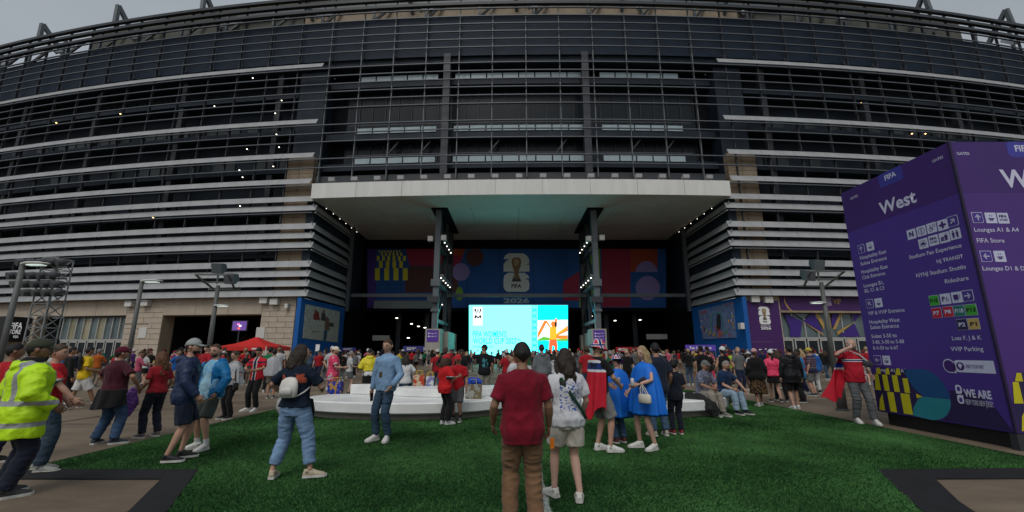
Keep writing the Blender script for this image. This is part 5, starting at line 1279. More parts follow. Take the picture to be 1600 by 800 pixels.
        if kk == 'bun': p = MH@V((0, -.10, .05)); hm.tube([p+V((0, 0, -.035)), p+V((0, 0, -.02)), p, p+V((0, 0, .025)), p+V((0, 0, .035))], [.012, .032, .04, .03, .01], 9)
        me = remesh(hm, .011, 2, .012, .03) if (vox < .013 and kk not in ('short', 'buzz', 'bald')) else hm.mesh('hair'); me.shade_smooth(); out.append(('hair', me, M_HAIR, col))
    if g('beard'):
        bm2 = MB(); head_grid(bm2, MH, beard_k, 20, 26, False); me = bm2.mesh('beard'); me.shade_smooth(); out.append(('beard', me, M_HAIR, HAIRC[g('beard')]))
    cp = g('cap')
    if cp:
        cm = MB(); back = -1 if cp.get('back') else 1
        if cp.get('kind', 'cap') == 'cap':
            head_grid(cm, MH, cap_k, 20, 26, False)
            n = 10; vs = []
            for i in range(n+1):
                a = R(-62+124*i/n); r0, r1 = .100, .172
                for r_, zz in ((r0, .045), (r1, .026-.012*math.cos(a)*0)):
                    x = math.sin(a)*(.080 if r_ == r0 else .080); y = back*((.088 if r_ == r0 else .088+.075)*max(.35, math.cos(a)) if r_ == r0 else .06+.115*math.cos(a*1.05)**.7)
                    vs.append(V((x, y, zz-.010*(abs(x)/.08)**2)))
            fs = [(2*i, 2*i+2, 2*i+3, 2*i+1) for i in range(n)]
            cm.add([MH@v for v in vs], fs); cm.add([MH@(v+V((0, 0, .006))) for v in vs], [tuple(reversed(f)) for f in fs])
        else:
            c = []
            for z, r_ in ((.128, .02), (.124, .06), (.11, .088), (.06, .100), (.03, .105), (.012, .125), (-.012, .155), (-.016, .153), (.008, .12), (.02, .09)): c.append((0, -.004, z, r_*.9, r_*1.08))
            cm.rings(c, 24); cm.v = [tuple(MH@V(v)) for v in cm.v]
        me = cm.mesh('cap'); me.shade_smooth(); out.append((cp.get('name', 'cap' if cp.get('kind', 'cap') == 'cap' else 'bucket_hat'), me, cp.get('mat', M_CLOTH), cp['col']))
    # ---- bottoms
    bk = bot.get('kind', 'trousers'); bc = bot.get('col', (.03, .03, .04)); bmat_ = bot.get('mat', M_CLOTH); fit = bot.get('fit', 1.0)
    mb = MB(); q = MB(); wz = bot.get('waist', .985); q.rings(tor(.80, wz, .010), 16); mb.add([U(v) if v[2] > .95 else V(v)+hip for v in q.v], q.f)
    if bk in ('trousers', 'wide'):
        wd = 1.35 if bk == 'wide' else 1.0; lw = (1.0 if not fem else .97)*fit
        hemf = bot.get('hem', .97)
        for s in (-1, 1):
            end = lerp(kn[s], an[s], hemf)
            mb.tube([hj[s]+V((0, 0, .02)), lerp(hj[s], kn[s], .3), lerp(hj[s], kn[s], .75), kn[s], lerp(kn[s], an[s], .35), lerp(kn[s], an[s], .75*hemf), end], [.092*lw, .094*lw, .080*lw, .074*lw*max(1, wd*.9), .073*lw*wd, .066*lw*wd, .064*lw*wd], 12)
    elif bk == 'shorts':
        f = bot.get('hem', .86)
        for s in (-1, 1):
            mb.tube([hj[s]+V((0, 0, .02)), lerp(hj[s], kn[s], .3), lerp(hj[s], kn[s], f)], [.094*fit, .102*fit, .100*fit], 12)
    elif bk == 'skirt':
        hz = bot.get('hem', .55); fl = bot.get('flare', 1.25)
        q = MB(); q.rings([(0, -.004, hz, .175*fl, .15*fl), (0, -.004, (hz+.85)/2, .185*(1+fl)/2, .15*(1+fl)/2), (0, -.004, .86, .182, .135), (0, 0, .92, .180, .13)], 20); mb.add([V(v)+hip for v in q.v], q.f)
    me = remesh(mb, vox, 4, (.013 if bk != 'skirt' else .02)*bot.get('wr', 1) if vox < .02 else 0, .06, (6, 15) if bk in ('trousers', 'wide') else (13, 3.5))
    out.append((bk if bk != 'wide' else 'trousers', me, bmat_, bc))
    # ---- tops
    for nm, tp in (('shirt', top), ('jacket', g('over'))):
        if not tp: continue
        k = tp.get('kind', 'tee'); infl = tp.get('infl', .016 if nm == 'shirt' else .034); tm = tp.get('mat', M_CLOTH)
        if k == 'poncho':
            hz = tp.get('hem', .70); ph_ = random.random()*6; fl = tp.get('flare', 1.0)
            def rip(am): return lambda t: 1+am*math.sin(6*t+ph_)+am*.7*math.sin(13*t+ph_*2)
            q = MB(); q.rings([(0, 0, hz, .36*fl, .25*fl, rip(.13)), (0, 0, (hz+1.2)/2, .335*fl, .225*fl, rip(.10)), (0, 0, 1.2, .29*fl, .185*fl, rip(.06)), (0, -.005, 1.36, .245, .155, rip(.015)), (0, -.01, 1.425, .19, .12), (0, -.012, 1.455, .115, .085), (0, -.01, 1.49, .072, .07)], 40, False)
            mb = MB(); mb.add([U(v) for v in q.v], q.f)
            if tp.get('hood'): pass
            o = bpy.data.objects.new('g', mb.mesh('g')); TMP.collection.objects.link(o); m = o.modifiers.new('r', 'SOLIDIFY'); m.thickness = .006; s_ = o.modifiers.new('s', 'SUBSURF'); s_.levels = 1
            me = bake([o])[0]; me.shade_smooth(); out.append(('poncho', me, tm, tp['col'])); continue
        hz = tp.get('hem', .86 if not fem else .90)
        mb = MB(); q = MB(); q.rings(tor(hz, 1.478, infl, tp.get('hemx', .014), belly=tp.get('belly', 0)), 18); mb.add([U(v) for v in q.v], q.f)
        sv = tp.get('sleeve', {'tee': .50, 'long': 1.0, 'tank': 0}.get(k, .5)); sf = tp.get('sfit', 1.0)
        for s in (-1, 1):
            if sv <= 0: continue
            inn = lerp(sh[s], U((0, -.008, 1.40)), .35)
            if sv <= .6:
                e = lerp(sh[s], el[s], sv*1.5 if sv < .65 else 1); mb.tube([inn, sh[s], lerp(sh[s], e, .5), e], [.050, (.060+infl*.2)*aw, .066*aw*sf, .069*aw*sf], 12)
            else:
                e = lerp(el[s], wr[s], min(1, (sv-.6)/.4)*.97); mb.tube([inn, sh[s], lerp(sh[s], el[s], .5), el[s], lerp(el[s], e, .5), e], [.058, (.066+infl*.3)*aw, .066*aw*sf, (.058+infl*.15)*aw*sf, .052*aw*sf, .042*aw*sf], 12)
        if tp.get('hood'):
            c = U((0, -.085, 1.45)); mb.tube([c+V((-.10, .05, .02)), c+V((-.07, -.02, .01)), c+V((0, -.045, -.01)), c+V((.07, -.02, .01)), c+V((.10, .05, .02))], [.03, .045, .055, .045, .03], 10)
        if tp.get('collar'):
            q = MB(); q.rings([(0, -.012, 1.455, .085, .078), (0, -.008, 1.50, .072, .068)], 14); mb.add([U(v) for v in q.v], q.f)
        me = remesh(mb, vox, 4, (.014 if nm == 'shirt' else .018)*tp.get('wr', 1) if vox < .02 else 0, .075, (10, 5) if k != 'long' else (8, 7))
        if tp.get('open'):
            n = len(me.vertices); co = np.empty(n*3); me.vertices.foreach_get('co', co); co = co.reshape(-1, 3)
            wdt = tp['open']; kill = (np.abs(co[:, 0]) < wdt) & (co[:, 1] > .02) & (co[:, 2] > hz-.1) & (co[:, 2] < 1.7)
            import bmesh
            b_ = bmesh.new(); b_.from_mesh(me); b_.verts.ensure_lookup_table(); bmesh.ops.delete(b_, geom=[b_.verts[i] for i in np.nonzero(kill)[0]], context='VERTS'); b_.to_mesh(me); b_.free()
        out.append((nm if nm != 'shirt' else tp.get('name', 'shirt'), me, tm, tp['col']))
    # ---- shoes, socks
    sc_ = g('shoe', (.6, .6, .58))
    for s in (-1, 1): out.append(('shoe', ('SHOE', an[s], fy[s], ft[s][2], g('fpl' if s < 0 else 'fpr', 0)), M_SHOE, sc_))
    if g('sock'):
        for s in (-1, 1): m_ = MB(); m_.tube([an[s], lerp(an[s], kn[s], .22)], [.043, .045], 10); out.append(('sock', m_.mesh('sock'), M_CLOTH, g('sock')))
    return out
def strap_pts(*p): return p
def place(parts, loc, yaw, h, label, group=None, wid=1.0, cols=None):
    k = h/1.75
    e = thing('person', loc, label, 'person', group, org=False); e.rotation_euler = (0, 0, R(yaw)); e.scale = (k*wid, k*wid, k)
    for nm, me, m_, col in parts:
        c = (cols or {}).get(nm, col)
        if isinstance(me, tuple):
            _, an_, fy_, fz, fp = me; o = bpy.data.objects.new('shoe', shoe_mesh()); COL.objects.link(o); o.parent = e; o.location = (an_.x, an_.y+.035*math.cos(fy_), fz); o.rotation_euler = (-R(fp), 0, fy_)
        else:
            if not me.materials: me.materials.append(m_)
            o = bpy.data.objects.new(nm, me); COL.objects.link(o); o.parent = e
        o.color = (*c, 1)
    return e
def person(loc, yaw, h, label, sp, group=None, wid=1.0):
    if len(loc) == 2: loc = (*loc, .03 if inside(np.array([loc[0]]), np.array([loc[1]]), TURF)[0] else 0)
    return place(build(sp), loc, yaw, h, label, group, wid)
def held(P, name, mb, material, label, cat, col=None, smooth=True):
    """a thing of its own carried by a person: built in that person's frame"""
    me = mb if isinstance(mb, bpy.types.Mesh) else mb.mesh(name)
    o = link(name, me, None, material, smooth); o.location = P.location; o.rotation_euler = P.rotation_euler; o.scale = P.scale; tag(o, label, cat)
    if col: o.color = (*col, 1)
    return o
def heldpart(o, name, mb, material, col=None, smooth=False):
    me = mb if isinstance(mb, bpy.types.Mesh) else mb.mesh(name)
    c = link(name, me, o, material, smooth)
    if col: c.color = (*col, 1)
    return c

# ---------------------------------------------------------------- printed cloths
def printmat(name, base, col, rng_, scale=25, thr=.52, voro=False, stretch=None, col2=None):
    m = mat(name, base, .85, .12, 6, .3, 16, spec=.15); n = m.node_tree.nodes; l = m.node_tree.links.new; mx = n[m['mixnode']]
    t = n.new('ShaderNodeTexCoord'); sx_ = n.new('ShaderNodeSeparateXYZ'); l(t.outputs['Object'], sx_.inputs[0]); fac = None
    for ax, lo, hi in rng_:
        for op, v in (('GREATER_THAN', lo), ('LESS_THAN', hi)):
            k = n.new('ShaderNodeMath'); k.operation = op; l(sx_.outputs['xyz'.index(ax)], k.inputs[0]); k.inputs[1].default_value = v
            if fac is None: fac = k.outputs[0]
            else: q = n.new('ShaderNodeMath'); q.operation = 'MULTIPLY'; l(fac, q.inputs[0]); l(k.outputs[0], q.inputs[1]); fac = q.outputs[0]
    mpn = n.new('ShaderNodeMapping'); l(t.outputs['Object'], mpn.inputs[0])
    if stretch: mpn.inputs['Scale'].default_value = stretch
    nz = n.new('ShaderNodeTexVoronoi' if voro else 'ShaderNodeTexNoise'); nz.inputs['Scale'].default_value = scale; l(mpn.outputs[0], nz.inputs['Vector'])
    k = n.new('ShaderNodeMath'); k.operation = 'GREATER_THAN'; l(nz.outputs[0], k.inputs[0]); k.inputs[1].default_value = thr
    if fac is None: fac = k.outputs[0]
    else: q = n.new('ShaderNodeMath'); q.operation = 'MULTIPLY'; l(fac, q.inputs[0]); l(k.outputs[0], q.inputs[1]); fac = q.outputs[0]
    mm = n.new('ShaderNodeMix'); mm.data_type = 'RGBA'; l(fac, mm.inputs[0]); mm.inputs[6].default_value = (*base, 1); mm.inputs[7].default_value = (*col, 1); l(mm.outputs[2], mx.inputs[6])
    return m
W1 = (1, 1, 1)
c_red = (.42, .012, .02); c_maroon = (.055, .010, .018); c_navy = (.012, .018, .042); c_black = (.010, .010, .011); c_white = (.62, .62, .62); c_grey = (.16, .165, .17); c_khaki = (.23, .20, .16)
c_jean = (.06, .10, .17); c_ljean = (.17, .27, .42); c_blue = (.012, .11, .42)
NF = .0105    # voxel for near figures
# ---------------------------------------------------------------- foreground couple
P = person((.10, 4.42), 3, 1.655, 'man in a dark red T-shirt and brown trousers seen from behind', dict(vox=NF, bulk=1.12, skin='mid', hair=('short', 'black'), head=(4, -6, 0), hl=(-.28, .13, .93), hr=(.27, .12, .90), pl=(-.35, -1, 0), pr=(.35, -1, 0), fl=(-.12, .02, 0), fr=(.12, -.02, 0),
    top=dict(kind='tee', col=(.165, .006, .018), hem=.775, infl=.020, hemx=.01, sfit=1.08, wr=1.1), bottom=dict(kind='trousers', col=(.175, .098, .052), fit=1.08), shoe=(.3, .3, .3)), wid=1.06)
ly = MB(); ly.tube([(-.055, -.055, 1.50), (0, -.080, 1.475), (.055, -.055, 1.50)], [(.004, .009)]*3, 6); held(P, 'lanyard', ly, M_CLOTH, 'thin tan lanyard round the neck of the red-shirted man', 'lanyard', (.2, .12, .05))
ob = MB(); ob.box((.27, .06, .70), (.31, .075, .80)); held(P, 'badge', ob, M_CLOTH, 'small orange tag hanging at the red-shirted man\'s right hand', 'tag', (.6, .16, .01), False)
m_wt = printmat('tee_blue_print', (.60, .60, .63), (.035, .09, .36), [('x', -.12, .13), ('z', 1.02, 1.36), ('y', -1, -.02)], 34, .56, stretch=(1, 1, 1.6))
P = person((.62, 5.22), 12, 1.60, 'woman in a white T-shirt and cream shorts with long dark wavy hair', dict(vox=NF, sex='f', bulk=1.08, skin='fair', hair=('wavy', 'dark'), head=(-8, -4, 0), hl=(-.26, .14, .92), hr=(.24, .16, .93), pl=(-.4, -1, 0), pr=(.4, -1, 0), fl=(-.13, .12, 0), fr=(.10, -.10, 0), fyl=14, fyr=-20,
    top=dict(kind='tee', col=W1, mat=m_wt, hem=.83, infl=.024, hemx=.008, sfit=1.25, wr=1.3), bottom=dict(kind='shorts', col=(.50, .46, .39), fit=1.12, hem=.70), shoe=(.62, .60, .55)), wid=1.06)
sb = MB(); sb.tube([(-.13, -.06, 1.435), (-.10, -.125, 1.40), (0, -.165, 1.22), (.12, -.165, 1.04), (.20, -.11, .92)], [(.004, .022)]*5, 6, ref=(0, 1, 0)); held(P, 'bag_strap', sb, M_CLOTH, 'dark green crossbody strap over the white T-shirt', 'strap', (.012, .05, .03))
# ---------------------------------------------------------------- woman with the white mini backpack
m_nv = printmat('tee_coral_print', (.010, .017, .032), (.36, .075, .04), [('x', -.15, .17), ('z', 1.24, 1.36), ('y', -1, -.03)], 9, .5)
P = person((-2.86, 6.05), -6, 1.66, 'woman in a navy T-shirt and light blue jeans wearing a white mini backpack', dict(vox=NF, sex='f', bulk=1.06, skin='light', hair=('long', 'dark'), head=(-55, -2, 0), hl=(-.30, .20, 1.05), hr=(.20, .30, 1.12), pl=(-1, -.5, -.2), pr=(.8, -.6, -.5), fl=(-.20, -.05, 0), fr=(.26, .05, 0), fyl=20, fyr=-65,
    top=dict(kind='tee', col=W1, mat=m_nv, hem=.92, infl=.024, sfit=1.2), bottom=dict(kind='trousers', col=c_ljean, mat=M_DENIM, fit=1.12, hem=.80), shoe=(.45, .38, .27)), wid=1.05)
bp = MB(); bp.rings([(0, -.185, 1.05, .095, .050), (0, -.19, 1.07, .12, .064), (0, -.19, 1.19, .122, .066), (0, -.18, 1.27, .105, .056), (0, -.165, 1.31, .065, .032), (0, -.16, 1.32, .02, .01)], 20)
B = held(P, 'backpack', bp, M_SHELL, 'white mini backpack on the woman in navy', 'backpack', (.60, .58, .54))
for s in (-1, 1): st = MB(); st.tube([(s*.045, -.15, 1.26), (s*.085, -.10, 1.42), (s*.11, -.03, 1.45), (s*.13, .06, 1.40)], [(.005, .013)]*4, 6); heldpart(B, 'strap', st, M_SHELL, (.6, .58, .55)); st = MB(); st.tube([(s*.09, -.16, 1.06), (s*.16, -.09, 1.12), (s*.18, .0, 1.18)], [(.004, .009)]*3, 6); heldpart(B, 'strap', st, M_SHELL, (.6, .58, .55))
pk = MB(); pk.rings([(0, -.248, 1.08, .08, .02), (0, -.254, 1.15, .082, .022), (0, -.247, 1.19, .055, .012)], 16); heldpart(B, 'front_pocket', pk, M_SHELL, (.55, .53, .5), True)
jk = MB(); jk.tube([(.10, .16, 1.0), (.09, .19, .85), (.10, .16, .70), (.09, .17, .60)], [(.03, .05), (.05, .08), (.05, .08), (.02, .05)], 10); held(P, 'folded_jacket', jk, M_CLOTH, 'dark folded jacket held in front of the woman in light jeans', 'jacket', c_black)
fb = MB(); fb.tube([(-.27, .15, 1.06), (-.28, .13, .98), (-.28, .12, .88), (-.27, .12, .80)], [(.02, .02), (.05, .06), (.055, .065), (.02, .03)], 10); held(P, 'plastic_bag', fb, M_FILM, 'clear plastic bag at the elbow of the woman in navy', 'bag', (.6, .6, .6))
# ---------------------------------------------------------------- man in the denim shirt
P = person((-2.36, 8.5), 158, 1.80, 'man in a pale denim shirt and dark jeans with a lanyard facing the camera', dict(vox=NF, bulk=1.03, skin='light', face=True, hair=('short', 'brown'), head=(8, -2, 0), hl=(-.21, .10, .93), hr=(.27, .04, .84), pl=(-1, -.6, 0), pr=(1, -.4, 0), fl=(-.12, .02, 0), fr=(.11, .05, 0), fyl=25, fyr=-12,
    top=dict(kind='long', col=(.19, .31, .47), mat=M_DENIM, hem=.85, infl=.018, collar=True, belly=.02), bottom=dict(kind='trousers', col=(.035, .065, .105), mat=M_DENIM, fit=.94), shoe=(.55, .54, .52)))
ly = MB(); ly.tube([(.06, .04, 1.49), (.045, .105, 1.36), (.012, .150, 1.17)], [(.003, .008)]*3, 6); ly.tube([(-.06, .04, 1.49), (-.035, .105, 1.36), (.008, .150, 1.17)], [(.003, .008)]*3, 6); ln = held(P, 'lanyard', ly, M_CLOTH, 'black lanyard with badge on the denim-shirted man', 'lanyard', c_black)
b = MB(); b.box((-.022, .150, 1.08), (.042, .160, 1.17)); heldpart(ln, 'badge', b, M_CLOTH, (.08, .06, .03))
ph = MB(); ph.box((.235, .04, .66), (.245, .11, .80)); held(P, 'phone', ph, M_SHOE, 'black phone in the denim-shirted man\'s lowered hand', 'phone', c_black, False)
pc = MB(); pc.box((-.125, .138, 1.20), (-.035, .142, 1.29))
# ---------------------------------------------------------------- left pair on the turf edge
P = person((-5.02, 7.0), -58, 1.76, 'man in a navy hooded jacket, navy shorts and pale grey cap', dict(vox=NF, bulk=1.08, skin='light', hair=('short', 'dark'), beard='dark', cap=dict(col=(.27, .29, .29)), head=(-12, -2, 0), hl=(-.26, .12, .90), hr=(.25, .16, .92), fl=(-.10, .05, 0), fr=(.12, -.10, 0), fyl=10, fyr=-15,
    top=dict(kind='long', col=(.014, .028, .075), mat=M_SHELL, hem=.80, infl=.034, hood=True, sfit=1.2, name='jacket'), bottom=dict(kind='shorts', col=(.010, .016, .032), hem=.92, fit=1.05), shoe=(.02, .02, .022)))
m_jb = printmat('jersey_sky_pattern', (.20, .42, .60), (.34, .56, .70), [], 9, .52, stretch=(1, 1, .5))
P = person((-5.12, 7.75), 165, 1.70, 'man in a sky blue jersey and open bright blue jacket facing the capped man', dict(vox=NF, bulk=1.06, skin='light', face=True, hair=('buzz', 'brown'), beard='brown', head=(12, -3, 0), hl=(-.27, .13, .93), hr=(.26, .10, .90), pl=(-1.2, -.5, 0), fl=(-.10, .04, 0), fr=(.14, .0, 0), fyl=6, fyr=-38,
    top=dict(kind='tee', col=W1, mat=m_jb, hem=.82, infl=.018, belly=.02), over=dict(kind='long', col=(.004, .15, .37), mat=M_SHELL, hem=.86, infl=.036, open=.105, sfit=1.15, hood=True), bottom=dict(kind='shorts', col=(.055, .068, .062), hem=.92), shoe=(.60, .59, .56), sock=(.6, .6, .6)))
nm = text_mesh('5', .01); co = np.empty(len(nm.vertices)*3); nm.vertices.foreach_get('co', co); co = co.reshape(-1, 3); co = np.stack([.09-co[:, 0]*.10, np.full(len(co), .158), 1.20+co[:, 1]*.10], 1); nm.vertices.foreach_set('co', co.ravel()); o = link('shirt_number', nm, P, MATS['sign_black'])
# ---------------------------------------------------------------- steward in hi-vis at the left edge
m_hv = bands('hivis', (.50, .80, .012), [('z', .76, .815, (.30, .31, .32)), ('z', 1.00, 1.055, (.30, .31, .32)), ('x', -.145, -.095, (.30, .31, .32), 'z', 1.055, 1.6), ('x', .095, .145, (.30, .31, .32), 'z', 1.055, 1.6)], .6, .4, 12)
m_hv.node_tree.nodes['Principled BSDF'].inputs['Specular IOR Level'].default_value = .35
P = person((-5.76, 5.42), -24, 1.74, 'steward in a neon yellow hi-vis jacket with grey reflective stripes', dict(vox=NF, bulk=1.16, skin='mid', hair=('short', 'black'), cap=dict(col=(.040, .045, .028)), head=(-18, -4, 0), hl=(-.28, .14, .98), hr=(.27, .14, .98), fl=(-.12, .0, 0), fr=(.12, -.06, 0),
    top=dict(kind='long', col=W1, mat=m_hv, hem=.64, infl=.05, hemx=.03, hood=True, sfit=1.45, name='jacket', wr=1.3), bottom=dict(kind='trousers', col=(.012, .015, .028), fit=1.1), shoe=(.05, .05, .05)), wid=1.08)
nk = MB(); nk.rings([(0, -.02, 1.43, .125, .10), (0, -.02, 1.47, .125, .105), (0, -.015, 1.53, .095, .09), (0, -.01, 1.55, .07, .07)], 18); o = heldpart(P, 'collar', nk, M_CLOTH, c_black, True)
m_rj = bands('red_jersey', (.46, .014, .022), [('x', .13, 2, (.5, .5, .5), 'z', 1.24, 1.275), ('x', .13, 2, (.012, .016, .05), 'z', 1.185, 1.24), ('x', .13, 2, (.5, .5, .5), 'z', 1.165, 1.185)], .85, .3, 14)
P = person((-6.55, 6.45), -62, 1.70, 'young man in a red jersey with striped sleeve and blue jeans behind the steward', dict(vox=.012, skin='light', face=True, hair=('short', 'brown'), head=(-12, 0, 0), hl=(-.25, .14, .92), hr=(.20, .34, .98), fl=(-.10, .0, 0), fr=(.12, .10, 0), top=dict(kind='tee', col=W1, mat=m_rj, hem=.80, infl=.026, sfit=1.25), bottom=dict(kind='trousers', col=(.045, .07, .10), mat=M_DENIM, fit=1.12), shoe=(.30, .30, .28)))
P = person((-7.75, 6.95), -30, 1.72, 'dark-haired person in a red top half hidden behind the steward', dict(vox=.016, skin='mid', hair=('short', 'black'), top=dict(kind='tee', col=c_red), bottom=dict(kind='trousers', col=c_navy), shoe=c_black))
# ---------------------------------------------------------------- maroon cap man, woman with purple bag, yellow shirt man
P = person((-7.25, 8.3), -14, 1.68, 'man in a maroon cap and polo with a black jacket tied at the waist', dict(vox=.012, bulk=1.2, skin='tan', hair=('short', 'dark'), cap=dict(col=(.085, .008, .020)), head=(-16, 0, 0), hl=(-.33, .16, 1.02), hr=(.33, .16, 1.02), pl=(-1, -.6, 0), pr=(1, -.6, 0), fl=(-.17, -.06, 0), fr=(.16, .02, 0), fyl=25, fyr=-30, top=dict(kind='tee', col=c_maroon, hem=.90, infl=.022, collar=True), bottom=dict(kind='trousers', col=(.045, .085, .16), mat=M_DENIM, fit=1.1), shoe=(.03, .04, .06)), wid=1.06)
tj = sheet(lambda u, v: V((math.sin((u-.5)*3.7)*(.235+.06*v)+.015*math.sin(u*23+v*3), -math.cos((u-.5)*3.7)*(.185+.05*v)-.01+.012*math.sin(u*31), .98-.36*v*(1-.45*abs(u-.42)**1.2)))
, 30, 8, .012); held(P, 'tied_jacket', tj, M_CLOTH, 'black jacket tied round the waist of the man in maroon', 'jacket', c_black)
P = person((-6.98, 8.95), 68, 1.60, 'woman in a red T-shirt with very long auburn hair facing left', dict(vox=.012, sex='f', skin='tan', face=True, hair=('verylong', 'red'), head=(10, 0, 0), hl=(-.22, .16, .97), hr=(.24, .10, .92), fl=(-.14, .02, 0), fr=(.12, -.05, 0), bulk=1.08, top=dict(kind='tee', col=(.26, .012, .020), hem=.90), bottom=dict(kind='trousers', col=(.012, .014, .026), fit=1.05), shoe=(.12, .10, .10)))
pb = MB(); pb.tube([(-.30, .26, 1.0), (-.32, .29, .88), (-.30, .30, .70), (-.33, .28, .55), (-.31, .27, .44)], [(.03, .05), (.09, .12), (.11, .15), (.07, .10), (.02, .04)], 16)
me = remesh(pb, .012, 2, .07, .06); held(P, 'plastic_bag', me, M_SHELL, 'purple plastic poncho bag hanging from the auburn-haired woman\'s arm', 'bag', (.22, .08, .36))
P = person((-12.35, 13.05), -38, 1.74, 'man in a bright yellow T-shirt and white shorts striding right', dict(vox=.014, skin='mid', bulk=1.06, hair=('short', 'black'), head=(20, 0, 0), hl=(-.26, .22, 1.05), hr=(.24, .22, 1.08), fl=(-.10, -.28, .02), fr=(.12, .32, 0), top=dict(kind='tee', col=(.62, .42, .012), hem=.84, infl=.024), bottom=dict(kind='shorts', col=(.55, .54, .52), hem=.9, fit=1.1), shoe=(.35, .37, .4), sock=(.6, .6, .6)))
tj = sheet(lambda u, v: V((-.02+.24*u+.02*math.sin(v*7), -.145-.03*math.sin(u*9+v*3), 1.50-.45*v*(1-.2*u))), 10, 8, .012); held(P, 'draped_jacket', tj, M_CLOTH, 'black jacket slung over the yellow-shirted man\'s shoulder', 'jacket', c_black)
P = person((-13.1, 13.3), -30, 1.74, 'person all in black beside the yellow-shirted man', dict(vox=.016, skin='tan', hair=('short', 'black'), fl=(-.10, -.2, 0), fr=(.12, .22, 0), top=dict(kind='long', col=c_black), bottom=dict(kind='trousers', col=c_black), shoe=(.3, .3, .3)))
# ---------------------------------------------------------------- people behind the left pair
P = person((-7.0, 11.35), 158, 1.62, 'woman in a clear rain cape over black trousers behind the sky blue jersey', dict(vox=.014, sex='f', face=True, skin='light', hair=('bun', 'brown'), head=(0, -14, 0), hl=(-.20, .20, 1.0), hr=(.20, .22, 1.02), top=dict(kind='tee', col=(.2, .2, .22)), over=dict(kind='poncho', col=(.55, .56, .58), mat=M_FILM, hem=.86, flare=.85), bottom=dict(kind='trousers', col=c_black), shoe=c_black))
st = MB(); st.tube([(-.16, .0, 1.45), (-.22, .12, 1.2), (-.30, .14, .95)], [(.004, .02)]*3, 6); st.tube([(-.33, .14, .93), (-.33, .14, .75)], [(.05, .09), (.05, .1)], 10); held(P, 'shoulder_bag', st, M_CLOTH, 'black shoulder bag on the woman in the clear rain cape', 'bag', c_black)
m_nr = bands('red_phone_jersey', (.50, .014, .024), [('x', -.035, .035, (.010, .014, .04), 'y', 0, 1), ('z', 1.32, 1.36, (.012, .016, .05)), ('x', -.06, -.035, (.5, .5, .5), 'y', 0, 1), ('x', .035, .06, (.5, .5, .5), 'y', 0, 1)], .85, .3, 14)
P = person((-7.2, 12.75), 172, 1.72, 'man in a red jersey with a navy stripe looking down at his phone', dict(vox=.014, skin='tan', face=True, hair=('short', 'black'), head=(0, -28, 0), hl=(-.10, .30, 1.12), hr=(.08, .30, 1.14), pl=(-1, -.3, -.3), pr=(1, -.3, -.3), fl=(-.11, .02, 0), fr=(.15, .0, 0), fyr=-35, top=dict(kind='tee', col=W1, mat=m_nr, hem=.84), bottom=dict(kind='trousers', col=c_black), shoe=(.6, .6, .58)))
ph = MB(); ph.box((-.05, .36, 1.12), (.03, .37, 1.26)); held(P, 'phone', ph, M_SHOE, 'dark phone held by the man in the red jersey', 'phone', (.03, .03, .04), False)
P = person((-8.6, 16.2), 15, 1.70, 'person under a clear rain poncho near the red tent', dict(vox=.018, skin='tan', hair=('short', 'black'), top=dict(kind='poncho', col=(.5, .52, .54), mat=M_FILM, hem=.78), bottom=dict(kind='shorts', col=c_khaki), shoe=(.1, .1, .1)))
P = person((-10.0, 18.5), 8, 1.78, 'man in a green T-shirt standing before the red tent', dict(vox=.018, skin='mid', hair=('short', 'black'), top=dict(kind='tee', col=(.012, .16, .055)), bottom=dict(kind='trousers', col=c_black), shoe=(.5, .5, .5)))
# ---------------------------------------------------------------- at the left bench
m_rk = bands('red_kit', (.52, .014, .018), [('x', .17, 2, (.5, .5, .5), 'z', 1.19, 1.21), ('x', .17, 2, (.012, .016, .05), 'z', 1.13, 1.19)], .85, .3, 14)
P = person((-1.52, 10.3), -52, 1.50, 'child in a red jersey, red cap and loose black trousers before the bench', dict(vox=.013, sex='f', skin='tan', hair=('long', 'brown'), cap=dict(col=(.45, .02, .03)), head=(-8, -8, 0), hl=(-.22, .24, 1.08), hr=(.18, .32, 1.20), fl=(-.09, 0, 0), fr=(.10, .04, 0), bulk=1.1, top=dict(kind='tee', col=W1, mat=m_rk, hem=.78, infl=.030, hemx=.02, sfit=1.4, sleeve=.6), bottom=dict(kind='wide', col=c_black), shoe=(.5, .5, .5)))
P = person((-1.28, 10.72), 170, 1.50, 'child in red top and grey shorts half hidden behind the red jersey', dict(vox=.016, skin='tan', hair=('short', 'brown'), cap=dict(col=(.45, .02, .03)), head=(10, -8, 0), hr=(.18, .28, 1.16), top=dict(kind='tee', col=c_red, hem=.80), bottom=dict(kind='shorts', col=(.10, .105, .11), hem=.98), shoe=(.12, .11, .1), sock=c_black))
